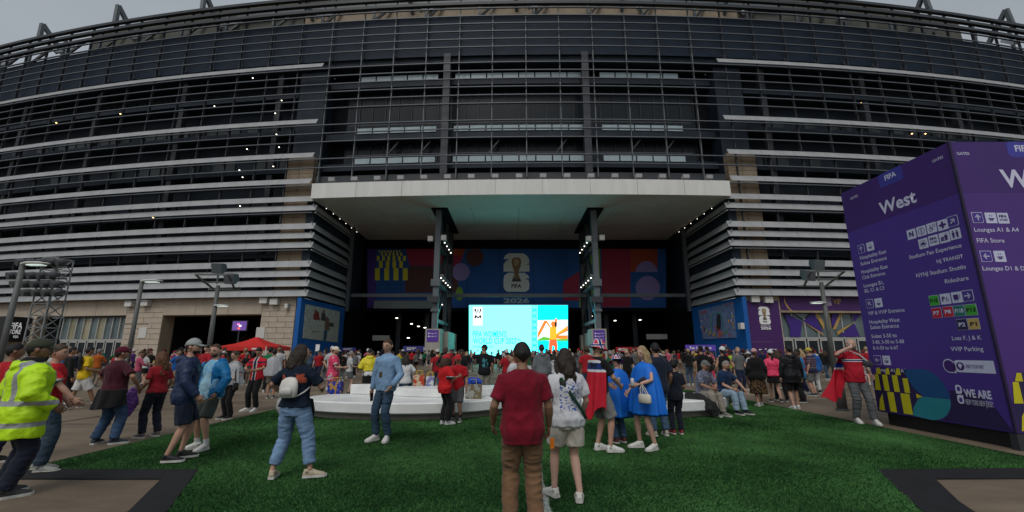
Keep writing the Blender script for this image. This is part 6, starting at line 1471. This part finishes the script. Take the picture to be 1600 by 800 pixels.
def tote(x, y, z, w_, h_, label, c1, c2, c3, blue=False):
    T = thing('shopping_bag', (x, y, z), label, 'bag'); m_ = printmat('tote_%.1f%.1f' % (x, y), c1, c2, [], 8, .52)
    tb_ = MB(); tb_.hexa([(x-w_/2, y-.09, z), (x+w_/2, y-.09, z), (x+w_/2, y+.09, z), (x-w_/2, y+.09, z), (x-w_*.53, y-.11, z+h_), (x+w_*.53, y-.11, z+h_), (x+w_*.53, y+.11, z+h_), (x-w_*.53, y+.11, z+h_)]); put('bag_body', tb_, m_, T)
    for dy in (-.1, .1): put('handle', MB().tube([(x-.08, y+dy, z+h_), (x-.07, y+dy, z+h_+.12), (x+.07, y+dy, z+h_+.12), (x+.08, y+dy, z+h_)], .009, 6), mat('tote_handle', (.55, .38, .03), .7), T)
    if blue:
        q = MB(); q.tube([(x-w_*.5, y, z+h_+.02), (x-w_*.2, y-.03, z+h_+.07), (x+w_*.2, y+.02, z+h_+.06), (x+w_*.52, y, z+h_+.03)], [.05, .10, .10, .05], 10); me = remesh(q, .014, 2, .06, .05); o = link('blue_wrap', me, T, mat('blue_wrap', (.006, .06, .45), .4)); o.matrix_parent_inverse = Matrix.Translation(-V(T['org']))
    return T
g_ = G(738, 625, .43); tote(g_.x, 11.75, .432, .40, .36, 'printed tote bag topped with blue plastic on the left bench', (.20, .16, .10), (.35, .36, .33), None, True)
tote(G(668, 600, .64).x-.1, 13.2, .645, .30, .30, 'orange and red printed carrier bag behind the left bench tier', (.42, .06, .03), (.5, .42, .3), None); tote(G(679, 600, .64).x, 13.2, .645, .2, .26, 'small white carrier bag beside the orange one', (.55, .55, .55), (.2, .2, .4), None)
P = person((-4.55, 14.35), 20, 1.68, 'person in a bright yellow jacket and black skirt behind the left bench', dict(vox=.014, sex='f', skin='tan', hair=('short', 'black'), head=(-10, -30, 0), hl=(-.25, .22, 1.1), hr=(.26, .20, 1.1), lean=8, top=dict(kind='tee', col=c_white, hem=.86), over=dict(kind='long', col=(.66, .56, .03), mat=M_SHELL, hem=1.02, infl=.045, sfit=1.5, hood=True), bottom=dict(kind='skirt', col=c_black, hem=.35, flare=1.1), shoe=c_black))
m_pk = printmat('pink_print', (.62, .06, .13), (.55, .50, .50), [], 7, .58)
P = person((-5.55, 14.0), -70, 1.72, 'person in a pink and red printed top and cream cap behind the left bench', dict(vox=.014, skin='light', beard='brown', hair=('short', 'brown'), cap=dict(col=(.60, .54, .42)), head=(-6, -12, 0), hl=(-.2, .3, 1.1), hr=(.22, .32, 1.12), bulk=1.1, top=dict(kind='tee', col=W1, mat=m_pk, hem=.72, infl=.035, hemx=.04, sfit=1.3), bottom=dict(kind='shorts', col=c_grey), shoe=c_white))
tote(-5.33, 13.74, .34, .40, .38, 'large blue and orange printed shopper hanging by the pink top', (.02, .05, .35), (.50, .28, .08), None)
SEATB = dict(hip=(0, 0, -.47), fl=(-.13, .46, -.42), fr=(.13, .48, -.42))
P = person((-3.25, 13.75, .60), 10, 1.66, 'person in a white T-shirt sitting with back turned on the left bench', dict(vox=.016, skin='light', hair=('long', 'dark'), sex='f', hip=(0, 0, -.78), fl=(-.15, .5, -.15), fr=(.15, .5, -.15), hl=(-.22, .25, .5), hr=(.22, .25, .5), top=dict(kind='tee', col=c_white, hem=.86, infl=.03), bottom=dict(kind='trousers', col=c_jean, mat=M_DENIM), shoe=c_black))
m_bt = printmat('tee_teal_print', (.010, .011, .013), (.05, .22, .26), [('x', -.10, .10), ('z', 1.05, 1.34), ('y', -1, -.03)], 14, .48)
P = person((-.92, 15.0), 14, 1.80, 'man in a black cap and black printed T-shirt lifting a drink behind the bench', dict(vox=.016, skin='tan', hair=('short', 'dark'), cap=dict(col=(.01, .01, .012)), head=(55, 0, 0), hl=(-.26, .26, 1.52), hr=(.27, .06, .9), pl=(-1, 0, -.4), top=dict(kind='tee', col=W1, mat=m_bt, hem=.80, infl=.028), bottom=dict(kind='shorts', col=(.30, .27, .23), hem=.95, fit=1.1), shoe=c_white))
P = person((.02, 9.3), 78, 1.56, 'dark-haired man in a white collar facing left beyond the red-shirted man', dict(vox=.014, face=True, skin='light', hair=('short', 'black'), head=(20, -4, 0), top=dict(kind='tee', col=(.5, .5, .52), collar=True), bottom=dict(kind='trousers', col=c_black), shoe=c_white))
P = person((.95, 14.3), 6, 1.80, 'man in a grey hooded sweatshirt behind the benches', dict(vox=.018, skin='tan', hair=('short', 'dark'), top=dict(kind='long', col=(.12, .13, .14), hood=True, infl=.03), bottom=dict(kind='trousers', col=c_navy), shoe=c_white))
# ---------------------------------------------------------------- flag pair, blue poncho
cR, cW, cB = (.50, .012, .03), (.62, .62, .62), (.012, .03, .16)
m_hat = bands('cross_pattern_hat', (.60, .03, .10), [('z', 1.655, 1.700, cW), ('x', -.026, .026, cW), ('y', -.036, .036, cW), ('z', 1.665, 1.690, cB), ('x', -.013, .013, cB), ('y', -.018, .018, cB)], .8, .2, 20)
m_flag = bands('cross_flag', cR, [('z', 1.24, 1.43, cW), ('z', 1.28, 1.385, cB)], .7, .3, 10)
P = person((1.45, 7.58), -68, 1.76, 'man in a red, white and blue bucket hat wearing a flag as a cape', dict(vox=NF, bulk=1.06, skin='light', face=True, hair=('short', 'brown'), beard='brown', cap=dict(kind='bucket', col=W1, mat=m_hat), head=(-6, -14, 0), hl=(-.16, .30, 1.02), hr=(.17, .30, 1.02), pl=(-1, -.6, -.3), pr=(1, -.6, -.3), fl=(-.11, .0, 0), fr=(.11, .10, 0), fyl=0, fyr=-14,
    top=dict(kind='tee', col=c_black, hem=.86, infl=.018), bottom=dict(kind='shorts', col=(.21, .21, .205), hem=.92, fit=1.05), shoe=(.66, .65, .62)))
fl = sheet(lambda u, v: V((math.sin((u-.5)*2.7)*(.235+.02*v)+.012*math.sin(u*26+v*2), -math.cos((u-.5)*2.7)*(.16+.10*v)+.035+.03*v*math.sin(u*22+1), 1.455-(.10*(2*abs(u-.5))**2)*(1-v)-.86*v*(1-.12*math.sin(u*9)))), 44, 22, .006)
held(P, 'flag_cape', fl, m_flag, 'red flag with white and navy cross worn over the man\'s back', 'flag')
cn = MB(); cn.tube([(0, .40, 1.02), (0, .40, 1.03), (0, .40, 1.13), (0, .40, 1.14)], [.026, .033, .033, .027], 14); held(P, 'drink_can', cn, mat('can_grey', (.3, .34, .36), .3, metal=.5), 'pale drink can held by the man with the flag cape', 'can')
m_pon = M_SHELL
P = person((2.28, 7.78), 118, 1.66, 'blonde woman in a bright blue rain poncho holding a can and white bag', dict(vox=NF, sex='f', skin='fair', face=True, hair=('long', 'blond'), head=(6, -6, 0), hl=(-.16, .33, 1.10), hr=(.22, .20, .96), pl=(-1, -.3, -.6), fl=(-.13, -.02, 0), fr=(.16, .05, 0), fyl=4, fyr=-30,
    top=dict(kind='poncho', col=(.008, .15, .64), mat=M_SHELL, hem=.56, flare=1.02), bottom=dict(kind='shorts', col=(.03, .04, .08), hem=.5), shoe=(.64, .62, .58)))
cu = MB(); cu.tube([lerp((-.12, .12, 1.16), (-.16, .33, 1.10), t) for t in (0, .5, .94)], [.075, .06, .045], 12); heldpart(P, 'sleeve', cu, M_CLOTH, (.012, .014, .03), True)
cn = MB(); cn.tube([(-.13, .42, 1.08), (-.13, .42, 1.09), (-.13, .42, 1.20), (-.13, .42, 1.21)], [.026, .033, .033, .027], 14); held(P, 'drink_can', cn, mat('can_white', (.6, .6, .6), .3, metal=.3), 'white drink can in the blonde woman\'s hand', 'can')
bg_ = MB(); bg_.rings([(-.28, .30, .80, .12, .05), (-.28, .30, .82, .14, .065), (-.28, .30, .93, .135, .06), (-.28, .30, .95, .11, .04)], 20); hb = held(P, 'handbag', bg_, M_SHELL, 'cream handbag on the arm of the woman in the blue poncho', 'handbag', (.58, .54, .46))
for dx in (-.07, .07): heldpart(hb, 'handle', MB().tube([(-.28+dx, .28, .94), (-.25+dx*.5, .28, 1.04), (-.20, .27, 1.12), (-.25+dx*.5, .33, 1.04), (-.28+dx, .32, .94)], .008, 6), M_SHELL, (.58, .54, .46))
m_hat2 = bands('cross_pattern_hat_low', (.60, .03, .10), [('x', -.034, .034, cW), ('z', 1.665, 1.705, cW), ('y', -.034, .034, cW), ('x', -.018, .018, cB), ('z', 1.675, 1.695, cB), ('y', -.017, .017, cB)], .8, .2, 20)
P = person((1.92, 8.25), 25, 1.50, 'shorter person in a cross-pattern bucket hat and blue poncho with back turned', dict(vox=.013, skin='light', hair=('short', 'dark'), cap=dict(kind='bucket', col=W1, mat=m_hat2), head=(0, -22, 12), hl=(-.2, .2, .9), hr=(.2, .2, .9), top=dict(kind='poncho', col=(.008, .15, .62), mat=M_SHELL, hem=.50, flare=1.08), bottom=dict(kind='trousers', col=(.05, .09, .16), mat=M_DENIM), shoe=(.12, .03, .03)))
P = person((2.86, 8.9), 6, 1.74, 'man in a navy T-shirt and jeans with his back turned beside the poncho', dict(vox=.013, bulk=1.08, skin='tan', hair=('short', 'black'), head=(-10, 0, 0), hl=(-.28, .1, .9), hr=(.28, .12, .92), fl=(-.14, 0, 0), fr=(.12, .02, 0), fyl=18, top=dict(kind='tee', col=(.012, .018, .034), hem=.80, infl=.028, sfit=1.25), bottom=dict(kind='trousers', col=(.055, .095, .15), mat=M_DENIM), shoe=(.42, .36, .28)))
P = person((3.25, 9.1), 0, 1.40, 'boy dressed all in navy with his back turned', dict(vox=.013, skin='tan', hair=('short', 'black'), head=(10, 0, 0), hl=(-.2, .2, 1.0), hr=(.2, .2, 1.0), top=dict(kind='tee', col=(.010, .012, .022), hem=.80, infl=.024), bottom=dict(kind='trousers', col=(.010, .012, .022)), shoe=(.25, .02, .03)))
# ---------------------------------------------------------------- two men sitting on the right bench
SIT = dict(hip=(0, 0, -.385), lean=12)
P = person((5.02, 11.98, .03), 202, 1.74, 'seated man in a grey cap, checked shirt and khaki trousers on the bench', dict(SIT, vox=.012, skin='tan', face=True, hair=('short', 'grey'), cap=dict(col=(.13, .14, .14)), head=(6, 0, 0), hl=(-.08, .36, .66), hr=(.06, .38, .66), pl=(-1, -.4, -.2), pr=(1, -.4, -.2), fl=(-.12, .50, 0), fr=(.10, .44, 0), bulk=1.06, top=dict(kind='tee', col=W1, mat=printmat('check_shirt', (.085, .10, .16), (.20, .20, .24), [], 30, .52), hem=.88, infl=.024, sleeve=.6, collar=True), bottom=dict(kind='trousers', col=(.26, .235, .195), fit=1.1), shoe=(.17, .165, .155)))
P = person((5.72, 12.32, .03), 205, 1.74, 'seated man in a navy T-shirt and pale jeans looking down on the bench', dict(SIT, vox=.012, skin='light', face=True, hair=('buzz', 'grey'), head=(14, -18, 0), hl=(-.24, .46, .62), hr=(.06, .36, .62), pl=(-1, -.4, 0), fl=(-.14, .50, 0), fr=(.12, .46, 0), bulk=1.12, top=dict(kind='tee', col=(.010, .030, .080), hem=.88, infl=.026), bottom=dict(kind='trousers', col=(.24, .33, .42), mat=M_DENIM, fit=1.1), shoe=c_black))
q = MB(); q.tube([(4.45, 11.75, .49), (4.7, 11.5, .44), (4.92, 11.3, .26), (5.0, 11.28, .08)], [(.04, .10), (.04, .16), (.05, .17), (.03, .12)], 14); me = remesh(q, .015, 2, .05, .08); o = link('folded_jacket', me, None, mat('black_fabric', (.012, .012, .013), .8, .2, 8, .4, 20), True); tag(o, 'black jacket spilling over the bench edge beside the man in khaki', 'jacket')
# ---------------------------------------------------------------- group walking away at the right
P = person((6.55, 13.9), -4, 1.72, 'woman in a white cap and black sleeveless top standing behind the seated men', dict(vox=.014, sex='f', skin='tan', hair=('lowpony', 'black'), cap=dict(col=c_white), bulk=1.1, hl=(-.28, .1, .95), hr=(.27, .08, .93), fl=(-.10, .12, 0), fr=(.12, -.1, 0), top=dict(kind='tank', col=c_black, hem=.95), bottom=dict(kind='wide', col=(.02, .022, .028)), shoe=(.5, .5, .05)))
tj = sheet(lambda u, v: V((-.30-.06*u, .05+.10*(u-.5)+.02*math.sin(v*6), 1.02-.55*v)), 6, 8, .01); held(P, 'pink_jacket', tj, M_CLOTH, 'pink jacket hanging from the arm of the woman in the white cap', 'jacket', (.62, .05, .10))
P = person((7.42, 13.7), -12, 1.66, 'woman in a black jacket, leopard skirt and pale pink cap walking away', dict(vox=.014, sex='f', skin='tan', bulk=1.2, hair=('pony', 'brown'), cap=dict(col=(.55, .30, .30)), hl=(-.27, .08, .9), hr=(.27, .08, .9), fl=(-.08, -.12, 0), fr=(.10, .14, 0), top=dict(kind='long', col=c_black, hem=.82, infl=.04, hemx=.04, sfit=1.4, name='jacket'), bottom=dict(kind='skirt', col=W1, hem=.38, flare=1.45, mat=printmat('leopard', (.11, .065, .03), (.012, .010, .009), [], 22, .50)), shoe=(.45, .45, .45)))
P = person((8.55, 14.8), -16, 1.66, 'woman in a bright pink jacket and white cap striding away', dict(vox=.014, sex='f', skin='light', hair=('lowpony', 'dark'), cap=dict(col=c_white), bulk=1.1, hl=(-.28, .12, .95), hr=(.27, .02, .92), fl=(-.08, .24, 0), fr=(.10, -.26, .05), top=dict(kind='long', col=(.80, .06, .15), mat=M_SHELL, hem=.88, infl=.036, sfit=1.3, name='jacket'), bottom=dict(kind='skirt', col=c_black, hem=.66, flare=1.1), shoe=(.05, .05, .05)))
P = person((8.12, 13.1), -8, 1.78, 'man in a black hooded jacket and black shorts walking away from the turf', dict(vox=.013, skin='light', hair=('short', 'black'), hl=(-.28, .06, .86), hr=(.28, .06, .86), fl=(-.08, -.05, 0), fr=(.13, .16, 0), top=dict(kind='long', col=(.010, .010, .012), mat=M_SHELL, hem=.72, infl=.045, hemx=.02, hood=True, sfit=1.3, name='jacket'), bottom=dict(kind='shorts', col=(.010, .010, .011), hem=.9), shoe=(.6, .6, .6)))
P = person((9.05, 15.3), -14, 1.66, 'person in dark jacket and trousers between the pink and black jackets', dict(vox=.018, sex='f', skin='light', hair=('long', 'brown'), fl=(-.1, .2, 0), fr=(.1, -.2, 0), top=dict(kind='long', col=(.02, .022, .026), hem=.85), bottom=dict(kind='trousers', col=c_black), shoe=c_black))
P = person((9.45, 14.8), 40, 1.68, 'man with a bright blue jacket on his shoulder and black trousers', dict(vox=.016, skin='dark', hair=('short', 'black'), face=True, head=(50, 0, 0), top=dict(kind='tee', col=(.02, .19, .42), hem=.80, infl=.035, sfit=1.4, sleeve=.6), bottom=dict(kind='trousers', col=c_black), shoe=c_black))
P = person((11.3, 17.0), 35, 1.74, 'man in a navy striped T-shirt and grey shorts by the bollard', dict(vox=.016, skin='light', bulk=1.15, hair=('short', 'brown'), cap=dict(col=(.5, .4, .05)), top=dict(kind='tee', col=W1, mat=bands('navy_stripes', (.018, .022, .06), [('z', 1.02+i*.07, 1.035+i*.07, (.35, .2, .2)) for i in range(6)]), hem=.86, infl=.03), bottom=dict(kind='shorts', col=c_grey), shoe=(.05, .05, .06)))
# ---------------------------------------------------------------- drinking man in the red jersey by the tower
m_nj = bands('drinker_jersey', (.42, .012, .028), [('z', 1.27, 1.325, cW), ('z', 1.285, 1.31, cB), ('x', -.17, -.125, cW, 'z', .8, 1.2, 'y', 0, 1), ('x', -.155, -.14, cB, 'z', .8, 1.2, 'y', 0, 1)], .85, .3, 12)
P = person((7.98, 10.5), 172, 1.86, 'man in a red jersey with white chest stripes drinking from a can', dict(vox=NF, bulk=1.08, skin='fair', face=True, hair=('bald', 'grey'), beard='grey', head=(18, 8, 0), hr=(.18, .20, 1.56), pr=(1, -.1, -.5), hl=(-.26, .10, .98), fl=(-.13, .18, 0), fr=(.10, -.04, 0), fyl=-10, fyr=-10, palmr=(-.5, .3, .6),
    top=dict(kind='tee', col=W1, mat=m_nj, hem=.84, infl=.024, belly=.03, sfit=1.15, collar=True), bottom=dict(kind='trousers', col=(.10, .105, .11), mat=M_DENIM), shoe=(.58, .57, .54)))
for i, ch in enumerate('NORWAY'):
    nm = text_mesh(ch, .01); co = np.empty(len(nm.vertices)*3); nm.vertices.foreach_get('co', co); co = co.reshape(-1, 3); co = np.stack([-.075-co[:, 0]*.055, np.full(len(co), .185), 1.15-i*.052+co[:, 1]*.055], 1); nm.vertices.foreach_set('co', co.ravel()); link('jersey_letter', nm, P, m_wht)
cn = MB(); cn.tube([(.115, .205, 1.60), (.07, .175, 1.625)], .032, 12); held(P, 'drink_can', cn, mat('can_silver', (.5, .5, .5), .3, metal=.5), 'silver can at the lips of the man in the red jersey', 'can')
cb = MB(); cb.rings([(-.19, .16, 1.16, .06, .05), (-.19, .17, 1.18, .09, .07), (-.18, .17, 1.27, .09, .07), (-.18, .16, 1.29, .06, .05)], 14); cb2 = held(P, 'camera_bag', cb, M_CLOTH, 'dark camera bag strapped on the chest of the drinking man', 'camera bag', (.05, .055, .065)); heldpart(cb2, 'strap', MB().tube([(-.17, .20, 1.28), (-.06, .15, 1.42), (.06, .06, 1.49), (.09, -.04, 1.46)], [(.004, .02)]*4, 6), M_CLOTH, (.35, .33, .33))
m_flag2 = bands('red_flag', cR, [('z', 1.10, 1.24, cW), ('z', 1.14, 1.24, (.02, .05, .35))], .7, .3, 10)
fl = sheet(lambda u, v: V((.16+.42*u*v+.10*v+.02*math.sin(v*9+u*5), -.10+.06*math.sin(u*7+v*4), 1.30-.85*v+.22*u*(1-v)+.05*math.sin(u*9))), 14, 18, .006); held(P, 'red_flag', fl, m_flag2, 'red flag with blue and white band trailing beside the drinking man', 'flag')
# ================================================================ CROWD
random.seed(21)
CC = dict(red=(.40, .016, .024), black=(.012, .012, .013), white=(.58, .58, .58), navy=(.014, .022, .06), grey=(.15, .155, .16), maroon=(.085, .012, .022), green=(.014, .12, .05), yellow=(.55, .40, .02), orange=(.5, .12, .02), pink=(.55, .10, .18), blue=(.02, .12, .42), tan=(.30, .24, .17), denim=(.06, .10, .17), teal=(.02, .20, .22), brown=(.09, .05, .03), purple=(.14, .05, .25), lime=(.42, .62, .03))
CC = {k: tuple(c*.8 for c in v) for k, v in CC.items()}
VX = .024
TPL = []
def tpl(kind, sp, desc): TPL.append((kind, build(dict(vox=VX, **sp)), desc))
tpl('m', dict(hair=('short', 'dark'), top=dict(kind='tee', col=W1), bottom=dict(kind='trousers', col=W1)), ('T-shirt', 'trousers', 'hair'))
tpl('m', dict(hair=('short', 'dark'), cap=dict(col=W1), bulk=1.1, hl=(-.28, .15, 1.0), hr=(.27, .1, .95), fl=(-.12, .05, 0), top=dict(kind='tee', col=W1), bottom=dict(kind='shorts', col=W1)), ('T-shirt', 'shorts', 'cap'))
tpl('m', dict(hair=('short', 'dark'), cap=dict(col=W1), fl=(-.09, .26, 0), fr=(.09, -.26, .03), hl=(-.26, -.1, .9), hr=(.26, .2, .92), top=dict(kind='tee', col=W1), bottom=dict(kind='trousers', col=W1)), ('T-shirt', 'trousers', 'cap'))
tpl('m', dict(hair=('short', 'dark'), bulk=1.05, head=(0, -22, 0), hl=(-.10, .32, 1.12), hr=(.10, .32, 1.12), pl=(-1, -.4, -.4), pr=(1, -.4, -.4), top=dict(kind='long', col=W1), bottom=dict(kind='trousers', col=W1)), ('long-sleeved top', 'trousers', 'hair'))
tpl('f', dict(sex='f', hair=('pony', 'dark'), hr=(.2, .3, 1.1), fl=(-.1, .08, 0), top=dict(kind='tee', col=W1), bottom=dict(kind='shorts', col=W1, hem=.6)), ('T-shirt', 'shorts', 'hair'))
tpl('f', dict(sex='f', hair=('long', 'dark'), fl=(-.09, -.15, 0), fr=(.09, .2, 0), top=dict(kind='long', col=W1, infl=.03, hood=True), bottom=dict(kind='trousers', col=W1)), ('jacket', 'trousers', 'hair'))
tpl('m', dict(hair=('short', 'dark'), fl=(-.1, -.25, .02), fr=(.1, .28, 0), bulk=1.12, hl=(-.27, .2, .95), hr=(.27, -.1, .9), top=dict(kind='tee', col=W1, hem=.8), bottom=dict(kind='shorts', col=W1)), ('T-shirt', 'shorts', 'hair'))
tpl('m', dict(hair=('short', 'dark'), cap=dict(col=W1), bulk=1.15, head=(25, 0, 0), top=dict(kind='long', col=W1, infl=.035, hood=True, hem=.8), bottom=dict(kind='trousers', col=W1)), ('jacket', 'trousers', 'cap'))
def zone(x, y):
    if x < -16: return 'by the left glass doors'
    if x < -6.5: return 'near the red tent' if y < 36 else 'by the left mural'
    if x < -3: return 'left of the LED screen'
    if x < 5.5: return 'before the LED screen'
    if x < 13: return 'right of the LED screen'
    if x < 20: return 'before the rainbow mural'
    return 'before the VIP doors'
placed = [(o.location.x, o.location.y) for o in bpy.data.objects if o.name.startswith('person')]
def ok(x, y, r=.62): return all((x-a)**2+(y-b)**2 > r*r for a, b in placed)
shirts = ['red']*8+['black']*10+['white']*5+['navy']*7+['grey']*5+['maroon', 'green', 'yellow', 'pink', 'blue', 'teal', 'orange', 'tan', 'purple', 'lime', 'denim']
pants = ['black']*5+['denim']*5+['navy']*2+['grey']*3+['tan']*3+['white']
n_ = 0; tries = 0; CAPB = [(-5.9, .5, 10.4, 14.2), (.5, 6.2, 10.8, 14.2)]
def crowd_person(x, y, z=0, yaw=None, group=None, lab=None, sh_=None, ti=None):
    global n_
    t = TPL[ti if ti is not None else random.randrange(len(TPL))]; kind, parts, (tn, bn, hn) = t
    a = sh_ or random.choice(shirts); b = random.choice(pants); c = random.choice(['black', 'white', 'red', 'navy', 'grey', 'tan', 'maroon']) if hn == 'cap' else random.choice(['black', 'dark', 'dark', 'brown', 'brown', 'blond', 'grey'])
    yaw = yaw if yaw is not None else random.choice([random.gauss(0, 40), random.gauss(180, 50), random.uniform(-180, 180)])
    f = math.cos(R(yaw)); face = 'facing the entrance' if f > .35 else ('facing the camera' if f < -.35 else 'seen side-on')
    cols = {'shirt': CC[a], 'trousers': CC[b], 'shorts': CC[b], 'body': random.choice(list(SKIN.values())), 'shoe': CC[random.choice(['white', 'black', 'grey', 'white'])]}
    if hn == 'cap': cols['cap'] = CC[c]; hd = c+' cap'
    else: cols['hair'] = HAIRC[c]; hd = ('dark' if c in ('dark', 'black') else c)+' hair'
    zz = zone(x, y); l_ = lab or f'{a} {tn}, {b} {bn} and {hd}, {face}, {zz}'
    p = place(parts, (x, y, z), yaw, random.uniform(1.60, 1.86) if kind == 'm' else random.uniform(1.52, 1.72), l_, group or f'crowd {zz}', cols=cols)
    placed.append((x, y)); n_ += 1; return p
while n_ < 205 and tries < 6000:
    tries += 1
    r_ = random.random()
    if r_ < .40: px, Y = random.uniform(580, 1130), random.choice([random.uniform(20, 28), random.uniform(24, 36), random.uniform(34, 56)])
    elif r_ < .58: px, Y = random.uniform(1080, 1345), random.choice([random.uniform(17, 30), random.uniform(28, 45)])
    elif r_ < .80: px, Y = random.uniform(250, 580), random.choice([random.uniform(19, 30), random.uniform(28, 46)])
    else: px, Y = random.uniform(100, 330), random.uniform(18, 44)
    X = (px-800)/682*Y*1.03
    if Y < 20 and -6.8 < X < 8: continue
    if Y > 46 and abs(X-.8) > 21: continue
    if abs(X-tcx) < 2.4 and abs(Y-TY) < 2.4: continue
    if (abs(X+8.9) < 1.6 or abs(X-10) < 1.6) and Y > 49.5: continue
    if Y > 58 or not ok(X, Y): continue
    crowd_person(X, Y)
# nearer folk behind the benches
for x, y, yaw, a, ti in ((-2.4, 16.2, 160, 'black', 3), (-1.9, 16.8, -160, 'black', 0), (-2.9, 17.4, 20, 'red', 2), (-.2, 17.2, 15, 'red', 1), (.3, 18.4, 0, 'red', 5), (2.6, 15.6, -10, 'red', 0), (3.6, 16.4, 20, 'green', 4), (4.4, 17.2, 170, 'black', 0), (5.2, 16.2, 10, 'navy', 1), (5.4, 18.3, 0, 'denim', 5), (-5.2, 18.6, 170, 'navy', 3), (-6.3, 17.5, -60, 'white', 4), (6.3, 19.4, 0, 'lime', 0), (-4.2, 17.3, 60, 'green', 7), (1.6, 17.3, 0, 'white', 5), (7.1, 16.8, -10, 'black', 2), (10.4, 16.6, 10, 'white', 6), (12.2, 18.2, -20, 'blue', 7), (-15.2, 17.5, -20, 'white', 1), (-16.4, 19.0, 0, 'red', 6), (-11.6, 17.0, 170, 'red', 3)):
    if ok(x, y, .4): crowd_person(x, y, 0, yaw, None, None, a, ti)
# the packed mass farther in, too dense to tell apart: one object
FAR = []
for i_, (hd, bt) in enumerate((('short', 'trousers'), ('long', 'shorts'), ('short', 'shorts'))):
    FAR.append(build(dict(vox=.05, sex='f' if hd == 'long' else 'm', hair=(hd, 'dark'), cap=dict(col=W1) if i_ == 2 else None, bulk=1.05, fl=(-.1, .1*i_, 0), top=dict(kind='tee' if i_ else 'long', col=W1), bottom=dict(kind=bt, col=W1))))
MC = {}
def cmat(c):
    if c not in MC: MC[c] = mat('crowd_%d' % len(MC), c, .85, .15, 6, spec=.15)
    return MC[c]
vv, ff, mi, mlist = [], [], [], []
cnt = 0; tries = 0
while cnt < 130 and tries < 4000:
    tries += 1; px = random.choice([random.uniform(560, 735), random.uniform(735, 900), random.uniform(880, 1130)]); Y = random.uniform(33, 57); X = (px-800)/682*Y*1.03
    if (abs(X+8.9) < 1.7 or abs(X-10) < 1.7) and Y > 49: continue
    if abs(X-.8) > 21 or not ok(X, Y, .5): continue
    placed.append((X, Y)); cnt += 1; yaw = R(random.choice([random.gauss(0, 45), random.gauss(180, 60)])); k = random.uniform(1.55, 1.86)/1.75; ca, sa = math.cos(yaw), math.sin(yaw)
    cs_ = {'shirt': CC[random.choice(shirts)], 'trousers': CC[random.choice(pants)], 'shorts': CC[random.choice(pants)], 'body': SKIN[random.choice(['light', 'tan', 'mid', 'dark'])], 'hair': HAIRC[random.choice(['black', 'dark', 'brown', 'blond'])], 'cap': CC[random.choice(['white', 'black', 'red', 'navy'])]}
    for nm, me, m_, c in random.choice(FAR):
        if isinstance(me, tuple): continue
        col = cmat(cs_.get(nm, (.1, .1, .1))); o0 = len(vv)
        if col not in mlist: mlist.append(col)
        q = mlist.index(col)
        for v in me.vertices: x, y, z = v.co; vv.append((X+k*(x*ca-y*sa), Y+k*(x*sa+y*ca), z*k))
        for p in me.polygons: ff.append(tuple(i+o0 for i in p.vertices)); mi.append(q)
cm_ = bpy.data.meshes.new('crowd'); cm_.from_pydata(vv, [], ff); cm_.update()
for m_ in mlist: cm_.materials.append(m_)
cm_.polygons.foreach_set('material_index', mi); cm_.shade_smooth()
co_ = bpy.data.objects.new('crowd', cm_); COL.objects.link(co_); tag(co_, 'packed far crowd filling the entrance below the LED screen', 'crowd'); co_['kind'] = 'stuff'
# fans sitting on the stairs in the left opening
ST_P = build(dict(vox=.03, hair=('short', 'dark'), hip=(0, 0, -.60), fl=(-.13, .42, -.3), fr=(.13, .42, -.3), hl=(-.15, .3, .6), hr=(.15, .3, .6), top=dict(kind='tee', col=W1), bottom=dict(kind='shorts', col=W1)))
for i in range(26):
    st_ = random.randrange(3, 11); px = random.uniform(322, 398); d = 7.3+st_*.62; s_ = fS(px, 540, d)[0]; q = F(s_, d, (st_+1)*.3)
    if not ok(q.x, q.y, .5): continue
    a = random.choice(['red', 'red', 'red', 'white', 'black', 'grey']); placed.append((q.x, q.y))
    place(ST_P, (q.x, q.y, q.z-.28+.0), 180+random.uniform(-30, 30), 1.72, f'fan in a {a} shirt sitting on the stairs in the left opening', 'fans sitting on the left stairs', cols={'shirt': CC[a], 'shorts': CC[random.choice(pants)], 'body': SKIN[random.choice(['light', 'tan', 'mid'])]})
bpy.data.scenes.remove(TMP)
for t_ in list(bpy.data.textures):
    if t_.users == 0: bpy.data.textures.remove(t_)
